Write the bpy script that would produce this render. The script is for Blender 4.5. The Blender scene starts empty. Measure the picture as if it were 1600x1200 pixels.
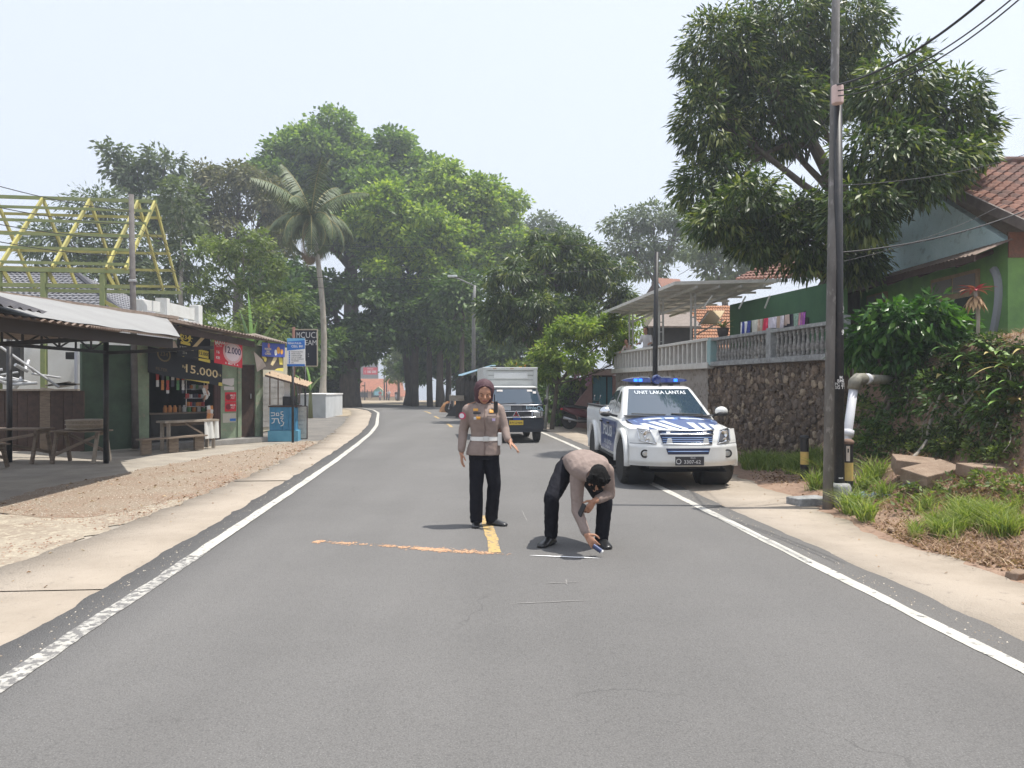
import bpy, bmesh, math, random
import numpy as np
from mathutils import Vector, Matrix, Euler
R = math.radians
rng = np.random.default_rng(7)
random.seed(7)
scene = bpy.context.scene
COL = scene.collection
# ------------------------------------------------------------------ camera
CAMH = 1.6
cam_d = bpy.data.cameras.new('camera'); cam = bpy.data.objects.new('camera', cam_d); COL.objects.link(cam)
cam.location = (0, 0, CAMH); cam.rotation_euler = (R(90), 0, 0)
cam_d.sensor_width = 36; cam_d.lens = 27.0; cam_d.clip_start = 0.05; cam_d.clip_end = 2000
scene.camera = cam
# ------------------------------------------------------------------ sky, sun, exposure
SUNDIR = Vector((.34, .03, 1.0)).normalized()
SUN_EL = math.asin(SUNDIR.z); SUN_ROT = math.atan2(SUNDIR.x, SUNDIR.y)
world = bpy.data.worlds.new('World'); scene.world = world; world.use_nodes = True
wn = world.node_tree; wn.nodes.clear()
wo = wn.nodes.new('ShaderNodeOutputWorld'); wb = wn.nodes.new('ShaderNodeBackground')
sk = wn.nodes.new('ShaderNodeTexSky'); sk.sky_type = 'NISHITA'; sk.sun_disc = False
sk.sun_elevation = SUN_EL; sk.sun_rotation = SUN_ROT; sk.altitude = 200
sk.air_density = 1.3; sk.dust_density = 4.0; sk.ozone_density = 1.0
mx = wn.nodes.new('ShaderNodeMix'); mx.data_type = 'RGBA'; mx.inputs[0].default_value = .74
mx.inputs[7].default_value = (7.35, 7.85, 8.9, 1)          # milky tropical haze over the blue
wn.links.new(sk.outputs[0], mx.inputs[6]); wn.links.new(mx.outputs[2], wb.inputs[0])
wb.inputs[1].default_value = .10
wn.links.new(wb.outputs[0], wo.inputs[0])
sun_d = bpy.data.lights.new('sun', 'SUN'); sun = bpy.data.objects.new('sun', sun_d); COL.objects.link(sun)
sun_d.energy = 4.2; sun_d.angle = R(.5); sun_d.color = (1, .955, .88)
sun.rotation_euler = SUNDIR.to_track_quat('Z', 'Y').to_euler(); sun.location = (20, 10, 60)
vs = scene.view_settings
vs.view_transform = 'Standard'; vs.look = 'None'; vs.gamma = 1; vs.use_curve_mapping = False; vs.exposure = .53
# ------------------------------------------------------------------ projection helpers (pixel of the 1600 wide photo + distance -> metres)
F = 1200.0
def P(px, py, d): return Vector(((px-800)*d/F, d, CAMH + (600-py)*d/F))
def G(px, py): return P(px, py, CAMH*F/(py-600))
def zg(d): return 0.0 if d < 45 else -(d-45)**2*.00016 if d < 150 else -1.764-(d-150)*.0336
# ------------------------------------------------------------------ object bookkeeping
WM = {}
def setp(o, label=None, cat=None, group=None, kind=None):
    if label: o['label'] = label
    if cat: o['category'] = cat
    if group: o['group'] = group
    if kind: o['kind'] = kind
    return o
def thing(name, label, cat, loc=(0, 0, 0), rz=0.0, group=None):
    o = bpy.data.objects.new(name, None); COL.objects.link(o); o.empty_display_size = .2
    o.location = loc; o.rotation_euler = (0, 0, rz)
    WM[o.name] = Matrix.Translation(Vector(loc)) @ Matrix.Rotation(rz, 4, 'Z')
    return setp(o, label, cat, group)
def link(name, me, parent=None, mat=None, local=None):
    """link a mesh object; mat = extra local matrix"""
    o = bpy.data.objects.new(name, me); COL.objects.link(o)
    if parent is not None:
        o.parent = parent; WM[o.name] = WM[parent.name]
        if local is not None: o.matrix_basis = local; WM[o.name] = WM[parent.name] @ local
    else:
        WM[o.name] = Matrix.Identity(4)
        if local is not None: o.matrix_basis = local; WM[o.name] = local
    return o
def copy_tree(root, loc=None, rz=None, label=None, group=None, scale=None):
    r = root.copy(); COL.objects.link(r)
    if loc is not None: r.location = loc
    if rz is not None: r.rotation_euler = (0, 0, rz)
    if scale: r.scale = (scale,)*3
    if label: r['label'] = label
    if group: r['group'] = group
    WM[r.name] = Matrix.LocRotScale(r.location, r.rotation_euler, r.scale)
    for ch in list(root.children):
        c = ch.copy(); COL.objects.link(c); c.parent = r
        for g in list(ch.children):
            k = g.copy(); COL.objects.link(k); k.parent = c
    return r
def perp(t):
    t = Vector(t).normalized()
    u = t.cross(Vector((0, 0, 1)))
    if u.length < 1e-3: u = Vector((1, 0, 0))
    u.normalize(); return u, u.cross(t).normalized()
# ------------------------------------------------------------------ mesh builder
class MB:
    def __init__(s): s.v = []; s.f = []; s.m = []
    def add(s, vs_, fs, m=0):
        b = len(s.v); s.v.extend([tuple(x) for x in vs_])
        for f in fs: s.f.append([b+i for i in f]); s.m.append(m)
        return s
    def box(s, c, size, rot=None, m=0, top=1.0):
        x, y, z = [k/2 for k in size]; c = Vector(c)
        q = [Vector((a*x*(top if k > 0 else 1), b*y*(top if k > 0 else 1), k*z)) for k in (-1, 1) for a, b in ((-1, -1), (1, -1), (1, 1), (-1, 1))]
        if rot is not None:
            if not isinstance(rot, Matrix): rot = Matrix.Rotation(rot, 3, 'Z')
            q = [rot @ p for p in q]
        return s.add([c+p for p in q], [(3, 2, 1, 0), (4, 5, 6, 7), (0, 1, 5, 4), (1, 2, 6, 5), (2, 3, 7, 6), (3, 0, 4, 7)], m)
    def beam(s, a, b, w, h, m=0, up=(0, 0, 1)):
        a = Vector(a); b = Vector(b); t = (b-a).normalized(); u = t.cross(Vector(up))
        if u.length < 1e-3: u = t.cross(Vector((0, 1, 0)))
        u.normalize(); n = u.cross(t); u = u*w/2; n = n*h/2
        q = [p+x*u+y*n for p in (a, b) for x, y in ((-1, -1), (1, -1), (1, 1), (-1, 1))]
        return s.add(q, [(3, 2, 1, 0), (4, 5, 6, 7), (0, 1, 5, 4), (1, 2, 6, 5), (2, 3, 7, 6), (3, 0, 4, 7)], m)
    def tube(s, pts, r, n=8, m=0, caps=True):
        pts = [Vector(p) for p in pts]; k = len(pts)
        rs = [r]*k if isinstance(r, (int, float)) else list(r)
        vs_ = []; fs = []; u = None
        for i, p in enumerate(pts):
            t = (pts[min(i+1, k-1)]-pts[max(i-1, 0)]).normalized()
            if u is None: u, w = perp(t)
            else:
                u = (u-t*u.dot(t))
                if u.length < 1e-4: u, w = perp(t)
                u.normalize(); w = t.cross(u)
            w = t.cross(u)
            for j in range(n):
                a = 2*math.pi*j/n; vs_.append(p+(u*math.cos(a)+w*math.sin(a))*rs[i])
        for i in range(k-1):
            for j in range(n):
                fs.append((i*n+j, i*n+(j+1) % n, (i+1)*n+(j+1) % n, (i+1)*n+j))
        if caps: fs.append(tuple(range(n-1, -1, -1))); fs.append(tuple((k-1)*n+j for j in range(n)))
        return s.add(vs_, fs, m)
    def lathe(s, prof, c=(0, 0, 0), n=16, m=0, axis='Z', close=True):
        c = Vector(c); vs_ = []; fs = []; k = len(prof)
        for r_, z in prof:
            for j in range(n):
                a = 2*math.pi*j/n; x, y = r_*math.cos(a), r_*math.sin(a)
                vs_.append(c+(Vector((x, y, z)) if axis == 'Z' else Vector((z, x, y)) if axis == 'X' else Vector((y, z, x))))
        for i in range(k-1):
            for j in range(n): fs.append((i*n+j, i*n+(j+1) % n, (i+1)*n+(j+1) % n, (i+1)*n+j))
        if close: fs.append(tuple(range(n-1, -1, -1))); fs.append(tuple((k-1)*n+j for j in range(n)))
        return s.add(vs_, fs, m)
    def prism(s, poly, ext, m=0):
        """poly: 3D points, ext: extrusion vector"""
        n = len(poly); poly = [Vector(p) for p in poly]; ext = Vector(ext)
        return s.add(poly+[p+ext for p in poly], [tuple(range(n-1, -1, -1)), tuple(range(n, 2*n))]+[(i, (i+1) % n, n+(i+1) % n, n+i) for i in range(n)], m)
    def grid(s, fn, nu, nv, m=0, closed=False):
        vs_ = [fn(i/nu, j/nv) for i in range(nu+1) for j in range(nv+1)]
        fs = [(i*(nv+1)+j, (i+1)*(nv+1)+j, (i+1)*(nv+1)+j+1, i*(nv+1)+j+1) for i in range(nu) for j in range(nv)]
        return s.add(vs_, fs, m)
    def loft(s, rings, m=0, caps=True):
        n = len(rings[0]); k = len(rings)
        fs = [(i*n+j, i*n+(j+1) % n, (i+1)*n+(j+1) % n, (i+1)*n+j) for i in range(k-1) for j in range(n)]
        if caps: fs += [tuple(range(n-1, -1, -1)), tuple((k-1)*n+j for j in range(n))]
        return s.add([p for r_ in rings for p in r_], fs, m)
    def ball(s, c, r, n=10, k=7, m=0, sc=(1, 1, 1), rot=None):
        c = Vector(c); rings = []
        for i in range(k+1):
            th = math.pi*max(.03, min(.97, i/k)); ring = []
            for j in range(n):
                a = 2*math.pi*j/n
                p = Vector((math.sin(th)*math.cos(a)*sc[0], math.sin(th)*math.sin(a)*sc[1], -math.cos(th)*sc[2]))*r
                if rot is not None: p = rot @ p
                ring.append(c+p)
            rings.append(ring)
        return s.loft(rings, m)
    def mesh(s, name, mats, inv=None, smooth=False):
        me = bpy.data.meshes.new(name)
        vs_ = s.v if inv is None else [tuple(inv @ Vector(p)) for p in s.v]
        me.from_pydata(vs_, [], s.f)
        if not isinstance(mats, (list, tuple)): mats = [mats]
        for mm in mats: me.materials.append(mm)
        if len(mats) > 1: me.polygons.foreach_set('material_index', s.m)
        if smooth: me.polygons.foreach_set('use_smooth', [True]*len(me.polygons))
        return me
    def build(s, name, mats, parent=None, smooth=False, bevel=0, local=False, seg=2, auto=None, subsurf=0):
        inv = None if (parent is None or local) else WM[parent.name].inverted()
        me = s.mesh(name, mats, inv, smooth)
        o = link(name, me, parent)
        if bevel:
            b = o.modifiers.new('bevel', 'BEVEL'); b.width = bevel; b.segments = seg; b.limit_method = 'ANGLE'; b.angle_limit = R(35)
        if subsurf:
            b = o.modifiers.new('subdivision', 'SUBSURF'); b.levels = subsurf; b.render_levels = subsurf
        if auto is not None:
            for p in me.polygons: p.use_smooth = True
            me.set_sharp_from_angle(angle=R(auto))
        return o
def np_mesh(name, verts, faces, mats, tint=None, smooth=False, mi=None):
    """verts Nx3, faces MxK (constant K)"""
    me = bpy.data.meshes.new(name); n = len(verts); m, k = faces.shape
    me.vertices.add(n); me.vertices.foreach_set('co', np.asarray(verts, np.float32).ravel())
    me.loops.add(m*k); me.loops.foreach_set('vertex_index', faces.astype(np.int32).ravel())
    me.polygons.add(m); me.polygons.foreach_set('loop_start', np.arange(0, m*k, k, dtype=np.int32))
    me.update(calc_edges=True)
    for mm in (mats if isinstance(mats, (list, tuple)) else [mats]): me.materials.append(mm)
    if tint is not None:
        a = me.attributes.new('tint', 'FLOAT', 'FACE'); a.data.foreach_set('value', np.asarray(tint, np.float32))
    if smooth: me.polygons.foreach_set('use_smooth', np.ones(m, bool))
    if mi is not None: me.polygons.foreach_set('material_index', np.asarray(mi, np.int32))
    return me
# ------------------------------------------------------------------ materials
MATS = {}
def M(name, col, rough=.75, metal=0.0, col2=None, scale=6.0, amt=1.0, bump=0.0, bscale=60.0, detail=5.0, spec=.4,
      lo=.35, hi=.65, col3=None, s3=40.0, t3=(.6, .7), coat=0.0, emit=None, stretch=None):
    if name in MATS: return MATS[name]
    m = bpy.data.materials.new(name); m.use_nodes = True; nt = m.node_tree; n = nt.nodes; L = nt.links
    b = n['Principled BSDF']; b.inputs['Roughness'].default_value = rough; b.inputs['Metallic'].default_value = metal
    b.inputs['Specular IOR Level'].default_value = spec; b.inputs['Coat Weight'].default_value = coat
    b.inputs['Base Color'].default_value = (*col, 1)
    if emit: b.inputs['Emission Color'].default_value = (*emit[0], 1); b.inputs['Emission Strength'].default_value = emit[1]
    pos = n.new('ShaderNodeNewGeometry').outputs['Position']
    if stretch:
        mp = n.new('ShaderNodeMapping'); mp.inputs['Scale'].default_value = stretch; L.new(pos, mp.inputs[0]); pos = mp.outputs[0]
    def noise(sc, det=detail):
        t = n.new('ShaderNodeTexNoise'); t.inputs['Scale'].default_value = sc; t.inputs['Detail'].default_value = det
        t.inputs['Roughness'].default_value = .62; L.new(pos, t.inputs['Vector']); return t.outputs['Fac']
    if col2 is not None:
        rp = n.new('ShaderNodeMapRange'); rp.inputs['From Min'].default_value = lo; rp.inputs['From Max'].default_value = hi
        L.new(noise(scale), rp.inputs['Value'])
        mixn = n.new('ShaderNodeMix'); mixn.data_type = 'RGBA'
        mixn.inputs[6].default_value = (*col, 1); mixn.inputs[7].default_value = (*col2, 1)
        L.new(rp.outputs[0], mixn.inputs[0]); out = mixn.outputs[2]
        if col3 is not None:
            r3 = n.new('ShaderNodeMapRange'); r3.inputs['From Min'].default_value = t3[0]; r3.inputs['From Max'].default_value = t3[1]
            L.new(noise(s3), r3.inputs['Value'])
            m3 = n.new('ShaderNodeMix'); m3.data_type = 'RGBA'; m3.inputs[7].default_value = (*col3, 1)
            L.new(out, m3.inputs[6]); L.new(r3.outputs[0], m3.inputs[0]); out = m3.outputs[2]
        L.new(out, b.inputs['Base Color'])
    if bump:
        bp = n.new('ShaderNodeBump'); bp.inputs['Strength'].default_value = bump; bp.inputs['Distance'].default_value = .02
        L.new(noise(bscale), bp.inputs['Height']); L.new(bp.outputs[0], b.inputs['Normal'])
    MATS[name] = m; return m
def leaf_mat(name, c_dark, c_mid, c_light, trans=.35, rough=.5, spec=.35):
    if name in MATS: return MATS[name]
    m = bpy.data.materials.new(name); m.use_nodes = True; nt = m.node_tree; n = nt.nodes; L = nt.links
    b = n['Principled BSDF']; b.inputs['Roughness'].default_value = rough; b.inputs['Specular IOR Level'].default_value = spec
    at = n.new('ShaderNodeAttribute'); at.attribute_name = 'tint'
    cr = n.new('ShaderNodeValToRGB'); e = cr.color_ramp.elements
    e[0].position = 0; e[0].color = (*c_dark, 1); e[1].position = 1; e[1].color = (*c_light, 1)
    k = e.new(.55); k.color = (*c_mid, 1)
    L.new(at.outputs['Fac'], cr.inputs[0]); L.new(cr.outputs[0], b.inputs['Base Color'])
    tr = n.new('ShaderNodeBsdfTranslucent')
    mul = n.new('ShaderNodeMix'); mul.data_type = 'RGBA'; mul.blend_type = 'MULTIPLY'; mul.inputs[0].default_value = 1
    mul.inputs[7].default_value = (1.15, 1.25, .5, 1); L.new(cr.outputs[0], mul.inputs[6]); L.new(mul.outputs[2], tr.inputs[0])
    ms = n.new('ShaderNodeMixShader'); ms.inputs[0].default_value = trans
    L.new(b.outputs[0], ms.inputs[1]); L.new(tr.outputs[0], ms.inputs[2])
    L.new(ms.outputs[0], n['Material Output'].inputs['Surface'])
    MATS[name] = m; return m
# ------------------------------------------------------------------ lettering
_tc = {}
def text_mesh(s, size=1.0, align='CENTER', bold=0.0):
    key = (s, align, bold)
    if key not in _tc:
        cu = bpy.data.curves.new('lettering', 'FONT'); cu.body = s; cu.size = 1.0; cu.align_x = align; cu.align_y = 'CENTER'; cu.offset = bold; cu.resolution_u = 2
        o = bpy.data.objects.new('lettering', cu); COL.objects.link(o)
        dg = bpy.context.evaluated_depsgraph_get(); me = bpy.data.meshes.new_from_object(o.evaluated_get(dg))
        _tc[key] = ([tuple(v.co) for v in me.vertices], [tuple(p.vertices) for p in me.polygons])
        bpy.data.objects.remove(o); bpy.data.curves.remove(cu); bpy.data.meshes.remove(me)
    vs_, fs = _tc[key]
    return [(x*size, y*size) for x, y, _ in vs_], fs
class Panel:
    """flat printed sheet: origin, u axis, v axis, facing n; a slight wave"""
    def __init__(s, o, u, v, wave=None):
        s.o = Vector(o); s.u = Vector(u).normalized(); s.v = Vector(v).normalized(); s.n = s.u.cross(s.v); s.wave = wave or (lambda a, b: 0.0)
    def pt(s, a, b, layer=0): return s.o+s.u*a+s.v*b+s.n*(s.wave(a, b)+layer*.004)
    def rect(s, mb, a0, b0, a1, b1, layer=0, nu=1, nv=1, m=0):
        mb.grid(lambda i, j: s.pt(a0+(a1-a0)*i, b0+(b1-b0)*j, layer), nu, nv, m)
    def poly(s, mb, pts, layer=0, m=0): mb.add([s.pt(a, b, layer) for a, b in pts], [tuple(range(len(pts)))], m)
    def text(s, mb, t, a, b, size, layer=1, align='CENTER', bold=0.0, sx=1.0, rot=0.0, m=0):
        vs_, fs = text_mesh(t, size, align, bold); c, q = math.cos(rot), math.sin(rot)
        mb.add([s.pt(a+(x*sx*c-y*q), b+(x*sx*q+y*c), layer) for x, y in vs_], fs, m)
# ================================================================== ground, road, markings
def vnoise(x, y, seed=0):
    x = np.asarray(x, float); y = np.asarray(y, float)
    xi = np.floor(x).astype(int); yi = np.floor(y).astype(int); fx = x-xi; fy = y-yi
    fx = fx*fx*(3-2*fx); fy = fy*fy*(3-2*fy)
    def h(a, b):
        k = np.sin(a*127.1+b*311.7+seed*74.7)*43758.5453; return k-np.floor(k)
    return (h(xi, yi)*(1-fx)+h(xi+1, yi)*fx)*(1-fy)+(h(xi, yi+1)*(1-fx)+h(xi+1, yi+1)*fx)*fy
def fnoise(x, y, seed=0, o=4):
    t = 0; a = .5
    for k in range(o): t = t+a*(vnoise(np.asarray(x)*2**k, np.asarray(y)*2**k, seed+k)-.5)*2; a *= .5
    return t
cl = np.array([(1.3, -12), (.08, 4.1), (-.24, 8.3), (-.49, 11.5), (-.87, 16), (-1.25, 20), (-1.78, 25), (-2.45, 30), (-3.3, 35), (-4.65, 43), (-5.85, 48), (-7.3, 52), (-9.3, 56), (-12, 59.5), (-16, 63), (-22, 66), (-32, 69), (-60, 72)], float)
def smooth_path(p, n=1600, it=60):
    d = np.r_[0, np.cumsum(np.hypot(*np.diff(p, axis=0).T))]; t = np.linspace(0, d[-1], n)
    q = np.c_[np.interp(t, d, p[:, 0]), np.interp(t, d, p[:, 1])]
    for _ in range(it): q[1:-1] = (q[:-2]+2*q[1:-1]+q[2:])/4
    return q
CL = smooth_path(cl); _t = np.gradient(CL, axis=0); _t /= np.hypot(_t[:, 0], _t[:, 1])[:, None]
CN = np.c_[_t[:, 1], -_t[:, 0]]                      # right-hand normal
CS = np.r_[0, np.cumsum(np.hypot(*np.diff(CL, axis=0).T))]
def s_at(d): return float(np.interp(d, CL[:1250, 1], CS[:1250]))
def cx(d): return float(np.interp(d, CL[:1250, 1], CL[:1250, 0]))
def path(s, off):
    x = np.interp(s, CS, CL[:, 0])+np.interp(s, CS, CN[:, 0])*off; y = np.interp(s, CS, CL[:, 1])+np.interp(s, CS, CN[:, 1])*off
    return x, y
def zgv(y): y = np.asarray(y, float); return np.where(y < 45, 0.0, np.where(y < 150, -(y-45)**2*.00016, -1.764-(y-150)*.0336))
def rag(s, a, seed): return a*(fnoise(s*2.6, s*0, seed, 5)*1.7+.5*fnoise(s*.5, s*0, seed+3, 2))
def ribbon(name, o0, o1, s0, s1, dz, mat, step=.12, r0=0.0, r1=0.0, seed=1, skirt=0.0, ncol=2, parent=None, kind='structure'):
    s = np.arange(s0, s1+step, step); n = len(s)
    f = lambda o: np.full(n, float(o)) if isinstance(o, (int, float)) else np.interp(s, [s_at(k[0]) for k in o], [k[1] for k in o])
    a = f(o0)+rag(s, r0, seed); b = f(o1)+rag(s, r1, seed+9)
    rows = []
    if skirt: x, y = path(s, a); rows.append(np.c_[x, y, zgv(y)+dz-skirt])
    for j in range(ncol):
        x, y = path(s, a+(b-a)*j/(ncol-1)); rows.append(np.c_[x, y, zgv(y)+dz])
    if skirt: x, y = path(s, b); rows.append(np.c_[x, y, zgv(y)+dz-skirt])
    k = len(rows); v = np.stack(rows, 1).reshape(-1, 3)
    i = (np.arange(n-1)[:, None]*k+np.arange(k-1)[None]).ravel()
    fc = np.c_[i, i+1, i+k+1, i+k]
    o = link(name, np_mesh(name, v, fc, mat), parent)
    if parent is None: o['kind'] = kind
    return o
m_asph = M('asphalt', (.146, .142, .138), .88, col2=(.173, .168, .163), scale=.45, col3=(.24, .235, .225), s3=130, t3=(.56, .66), bump=.55, bscale=95, lo=.3, hi=.7, spec=.25)
# finer aggregate on the carriageway: dark pits too
nt = m_asph.node_tree; _b = nt.nodes['Principled BSDF']; _src = _b.inputs['Base Color'].links[0].from_socket
_geo = nt.nodes.new('ShaderNodeNewGeometry'); _vor = nt.nodes.new('ShaderNodeTexVoronoi'); _vor.inputs['Scale'].default_value = 110
nt.links.new(_geo.outputs['Position'], _vor.inputs['Vector'])
_mr = nt.nodes.new('ShaderNodeMapRange'); _mr.inputs['From Min'].default_value = .0; _mr.inputs['From Max'].default_value = .9; _mr.inputs['To Min'].default_value = 1.22; _mr.inputs['To Max'].default_value = .62
nt.links.new(_vor.outputs['Distance'], _mr.inputs['Value'])
_mm = nt.nodes.new('ShaderNodeMix'); _mm.data_type = 'RGBA'; _mm.blend_type = 'MULTIPLY'; _mm.inputs[0].default_value = .62
nt.links.new(_src, _mm.inputs[6]); nt.links.new(_mr.outputs[0], _mm.inputs[7]); 
def _n(t, **k):
    q = nt.nodes.new(t)
    for a, v_ in k.items(): q.inputs[a].default_value = v_
    return q
_mp = _n('ShaderNodeMapping'); _mp.inputs['Scale'].default_value = (.9, .05, 1); _mp.inputs['Rotation'].default_value = (0, 0, -.08); nt.links.new(_geo.outputs['Position'], _mp.inputs[0])
_tn = _n('ShaderNodeTexNoise', Scale=1.0, Detail=4.0); nt.links.new(_mp.outputs[0], _tn.inputs['Vector'])
_tr = nt.nodes.new('ShaderNodeMapRange'); _tr.inputs['From Min'].default_value = .3; _tr.inputs['From Max'].default_value = .7; _tr.inputs['To Min'].default_value = .92; _tr.inputs['To Max'].default_value = 1.08; nt.links.new(_tn.outputs['Fac'], _tr.inputs['Value'])
_m1 = nt.nodes.new('ShaderNodeMix'); _m1.data_type = 'RGBA'; _m1.blend_type = 'MULTIPLY'; _m1.inputs[0].default_value = 1; nt.links.new(_mm.outputs[2], _m1.inputs[6]); nt.links.new(_tr.outputs[0], _m1.inputs[7])
_dn = _n('ShaderNodeTexNoise', Scale=1.4, Detail=6.0); nt.links.new(_geo.outputs['Position'], _dn.inputs['Vector'])
_ad = nt.nodes.new('ShaderNodeVectorMath'); _ad.operation = 'MULTIPLY_ADD'; _ad.inputs[1].default_value = (.9, .9, .9); nt.links.new(_dn.outputs['Color'], _ad.inputs[0]); nt.links.new(_geo.outputs['Position'], _ad.inputs[2])
_vc = nt.nodes.new('ShaderNodeTexVoronoi'); _vc.feature = 'DISTANCE_TO_EDGE'; _vc.inputs['Scale'].default_value = .42; nt.links.new(_ad.outputs[0], _vc.inputs['Vector'])
_cr = nt.nodes.new('ShaderNodeMapRange'); _cr.inputs['From Min'].default_value = .001; _cr.inputs['From Max'].default_value = .005; _cr.inputs['To Min'].default_value = .78; _cr.inputs['To Max'].default_value = 1.0; nt.links.new(_vc.outputs['Distance'], _cr.inputs['Value'])
_mk = _n('ShaderNodeTexNoise', Scale=.33, Detail=2.0); nt.links.new(_geo.outputs['Position'], _mk.inputs['Vector'])
_mkr = nt.nodes.new('ShaderNodeMapRange'); _mkr.inputs['From Min'].default_value = .52; _mkr.inputs['From Max'].default_value = .6; nt.links.new(_mk.outputs['Fac'], _mkr.inputs['Value'])
_m2 = nt.nodes.new('ShaderNodeMix'); _m2.data_type = 'RGBA'; _m2.blend_type = 'MULTIPLY'; nt.links.new(_mkr.outputs[0], _m2.inputs[0]); nt.links.new(_m1.outputs[2], _m2.inputs[6]); nt.links.new(_cr.outputs[0], _m2.inputs[7])
nt.links.new(_m2.outputs[2], _b.inputs['Base Color'])
m_asph2 = M('old asphalt', (.13, .122, .115), .9, col2=(.20, .185, .165), scale=1.2, col3=(.28, .25, .21), s3=9, t3=(.62, .7), bump=.6, bscale=50)
m_conc = M('shoulder concrete', (.385, .33, .27), .92, col2=(.295, .25, .20), scale=.9, col3=(.27, .235, .195), s3=11, t3=(.60, .70), bump=.7, bscale=55, lo=.40, hi=.72)
m_yard = M('yard concrete', (.26, .235, .20), .92, col2=(.37, .33, .275), scale=1.5, bump=.4, bscale=30)
m_broken = M('broken paving', (.355, .31, .245), .95, col2=(.27, .22, .17), scale=2.2, col3=(.42, .37, .285), s3=14, t3=(.52, .6), bump=.8, bscale=18)
m_gravel = M('gravel ground', (.27, .22, .165), .95, col2=(.24, .165, .115), scale=1.3, col3=(.37, .315, .25), s3=30, t3=(.52, .62), bump=.9, bscale=40)
m_soil = M('soil', (.235, .15, .105), .95, col2=(.31, .215, .155), scale=2.2, col3=(.13, .08, .053), s3=14, t3=(.56, .68), bump=.8, bscale=25)
m_dust = M('dusty ground', (.36, .30, .22), .95, col2=(.27, .22, .155), scale=.35, bump=.5, bscale=8)
m_white = M('white road paint', (.56, .54, .485), .8, col2=(.42, .405, .365), scale=2.0, col3=(.17, .165, .16), s3=13, t3=(.57, .64), bump=.35, bscale=90)
m_white2 = M('worn white road paint', (.50, .485, .44), .85, col2=(.30, .29, .27), scale=9.0, col3=(.17, .165, .16), s3=17, t3=(.48, .53), bump=.35, bscale=90)
m_yel = M('yellow road paint', (.50, .34, .12), .85, col2=(.42, .30, .14), scale=6, col3=(.18, .17, .15), s3=19, t3=(.51, .60), bump=.3, bscale=90)
# base ground, one sheet to the horizon
ys = np.r_[np.linspace(-40, 40, 9), np.linspace(45, 150, 22), np.linspace(170, 600, 12)]; xs = np.linspace(-500, 500, 21)
v = np.array([(x, y, zg(y)-.07) for y in ys for x in xs]); nx = len(xs)
i = (np.arange(len(ys)-1)[:, None]*nx+np.arange(nx-1)[None]).ravel()
setp(link('ground', np_mesh('ground', v, np.c_[i, i+1, i+nx+1, i+nx], m_dust)), kind='structure')
s0 = s_at(-9); s1 = CS[-1]-2
ribbon('road', -3.13, 3.16, s0, s1, 0.0, m_asph, .05, .03, .022, 3, .04, 9)
sL = [(-12, -4.6), (6.9, -4.44), (9.6, -4.14), (14.8, -3.95), (21, -3.98), (35, -4.2), (60, -4.3)]
# left shoulder cast in bays with open joints
sh = ribbon('shoulder', sL, -2.9, s_at(-9), s_at(6.27), -.022, m_conc, .06, .06, 0, 21, .05, 3)
ds = [6.285, 13.2, 19.6, 26, 33, 41, 58]
for a, b in zip(ds[:-1], ds[1:]):
    ribbon('concrete_slab', sL, -2.9, s_at(a), s_at(b)-.1, -.022, m_conc, .06, .07, 0, 21+int(a), .05, 3, parent=sh)
sR = [(-12, 4.4), (4, 4.36), (6.3, 4.29), (7.68, 4.06), (9.2, 4.32), (10.97, 4.5), (14, 4.62), (28, 4.7), (40, 4.4), (58, 4.2)]
shr = ribbon('shoulder', 2.9, sR, s_at(-9), s_at(16.5), -.022, m_conc, .06, 0, .10, 31, .05, 3)
for a, b in ((16.53, 30), (30.05, 58)): ribbon('concrete_slab', 2.9, sR, s_at(a), s_at(b)-.03, -.022, m_conc, .1, 0, .12, 33, .05, 3, parent=shr)
# painted lines
ribbon('edge_line', -2.85, -2.73, s_at(4.9), s_at(7.6), .0045, m_white2, .03, .02, .02, 41)
ribbon('edge_line', -2.85, -2.73, s_at(-6), s_at(4.9), .004, m_white2, .05, .02, .02, 41)
ribbon('edge_line', -2.855, -2.725, s_at(7.3), s_at(62), .0085, m_white, .1, .008, .008, 42)
ribbon('edge_line', 2.74, 2.855, s_at(-6), s_at(62), .004, m_white, .06, .008, .008, 43)
for a, b in ((7.28, 9.3), (28.4, 31), (35.5, 38.2), (41.5, 45)):
    ribbon('centre_line', -.06, .06, s_at(a), s_at(b), .004, m_yel, .03, .012, .012, int(a))
# left yard in front of the stalls, broken paving and gravel on it
def sheet(name, fo, fi, d0, d1, dz, mat, step=.12, ra=.1, seed=1, ncol=4, parent=None):
    d = np.arange(d0, d1, step); a = np.interp(d, *zip(*fo))+rag(d, ra, seed); b = np.interp(d, *zip(*fi))+rag(d, ra, seed+5)
    v = np.stack([np.c_[a+(b-a)*j/(ncol-1), d, zgv(d)+dz] for j in range(ncol)], 1).reshape(-1, 3); n = len(d)
    i = (np.arange(n-1)[:, None]*ncol+np.arange(ncol-1)[None]).ravel()
    o = link(name, np_mesh(name, v, np.c_[i, i+1, i+ncol+1, i+ncol], mat), parent)
    if parent is None: o['kind'] = 'structure'
    return o
SLX = lambda d: cx(d)+float(np.interp(d, [k[0] for k in sL], [k[1] for k in sL]))
fi = [(d, SLX(d)+.1) for d in np.arange(-9, 60, 1.0)]
sheet('yard', [(-9, -22), (60, -22)], fi, -9, 24.6, -.05, m_yard, .3, 0, 2, 3)
sheet('broken_paving', [(-9, -9.5), (8, -7.6), (9.6, -6.4), (10.6, -5.2), (11.2, -4.7)], [(d, SLX(d)+.02) for d in np.arange(-9, 12, .5)], -9, 11.2, -.040, m_broken, .08, .14, 51)
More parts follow.
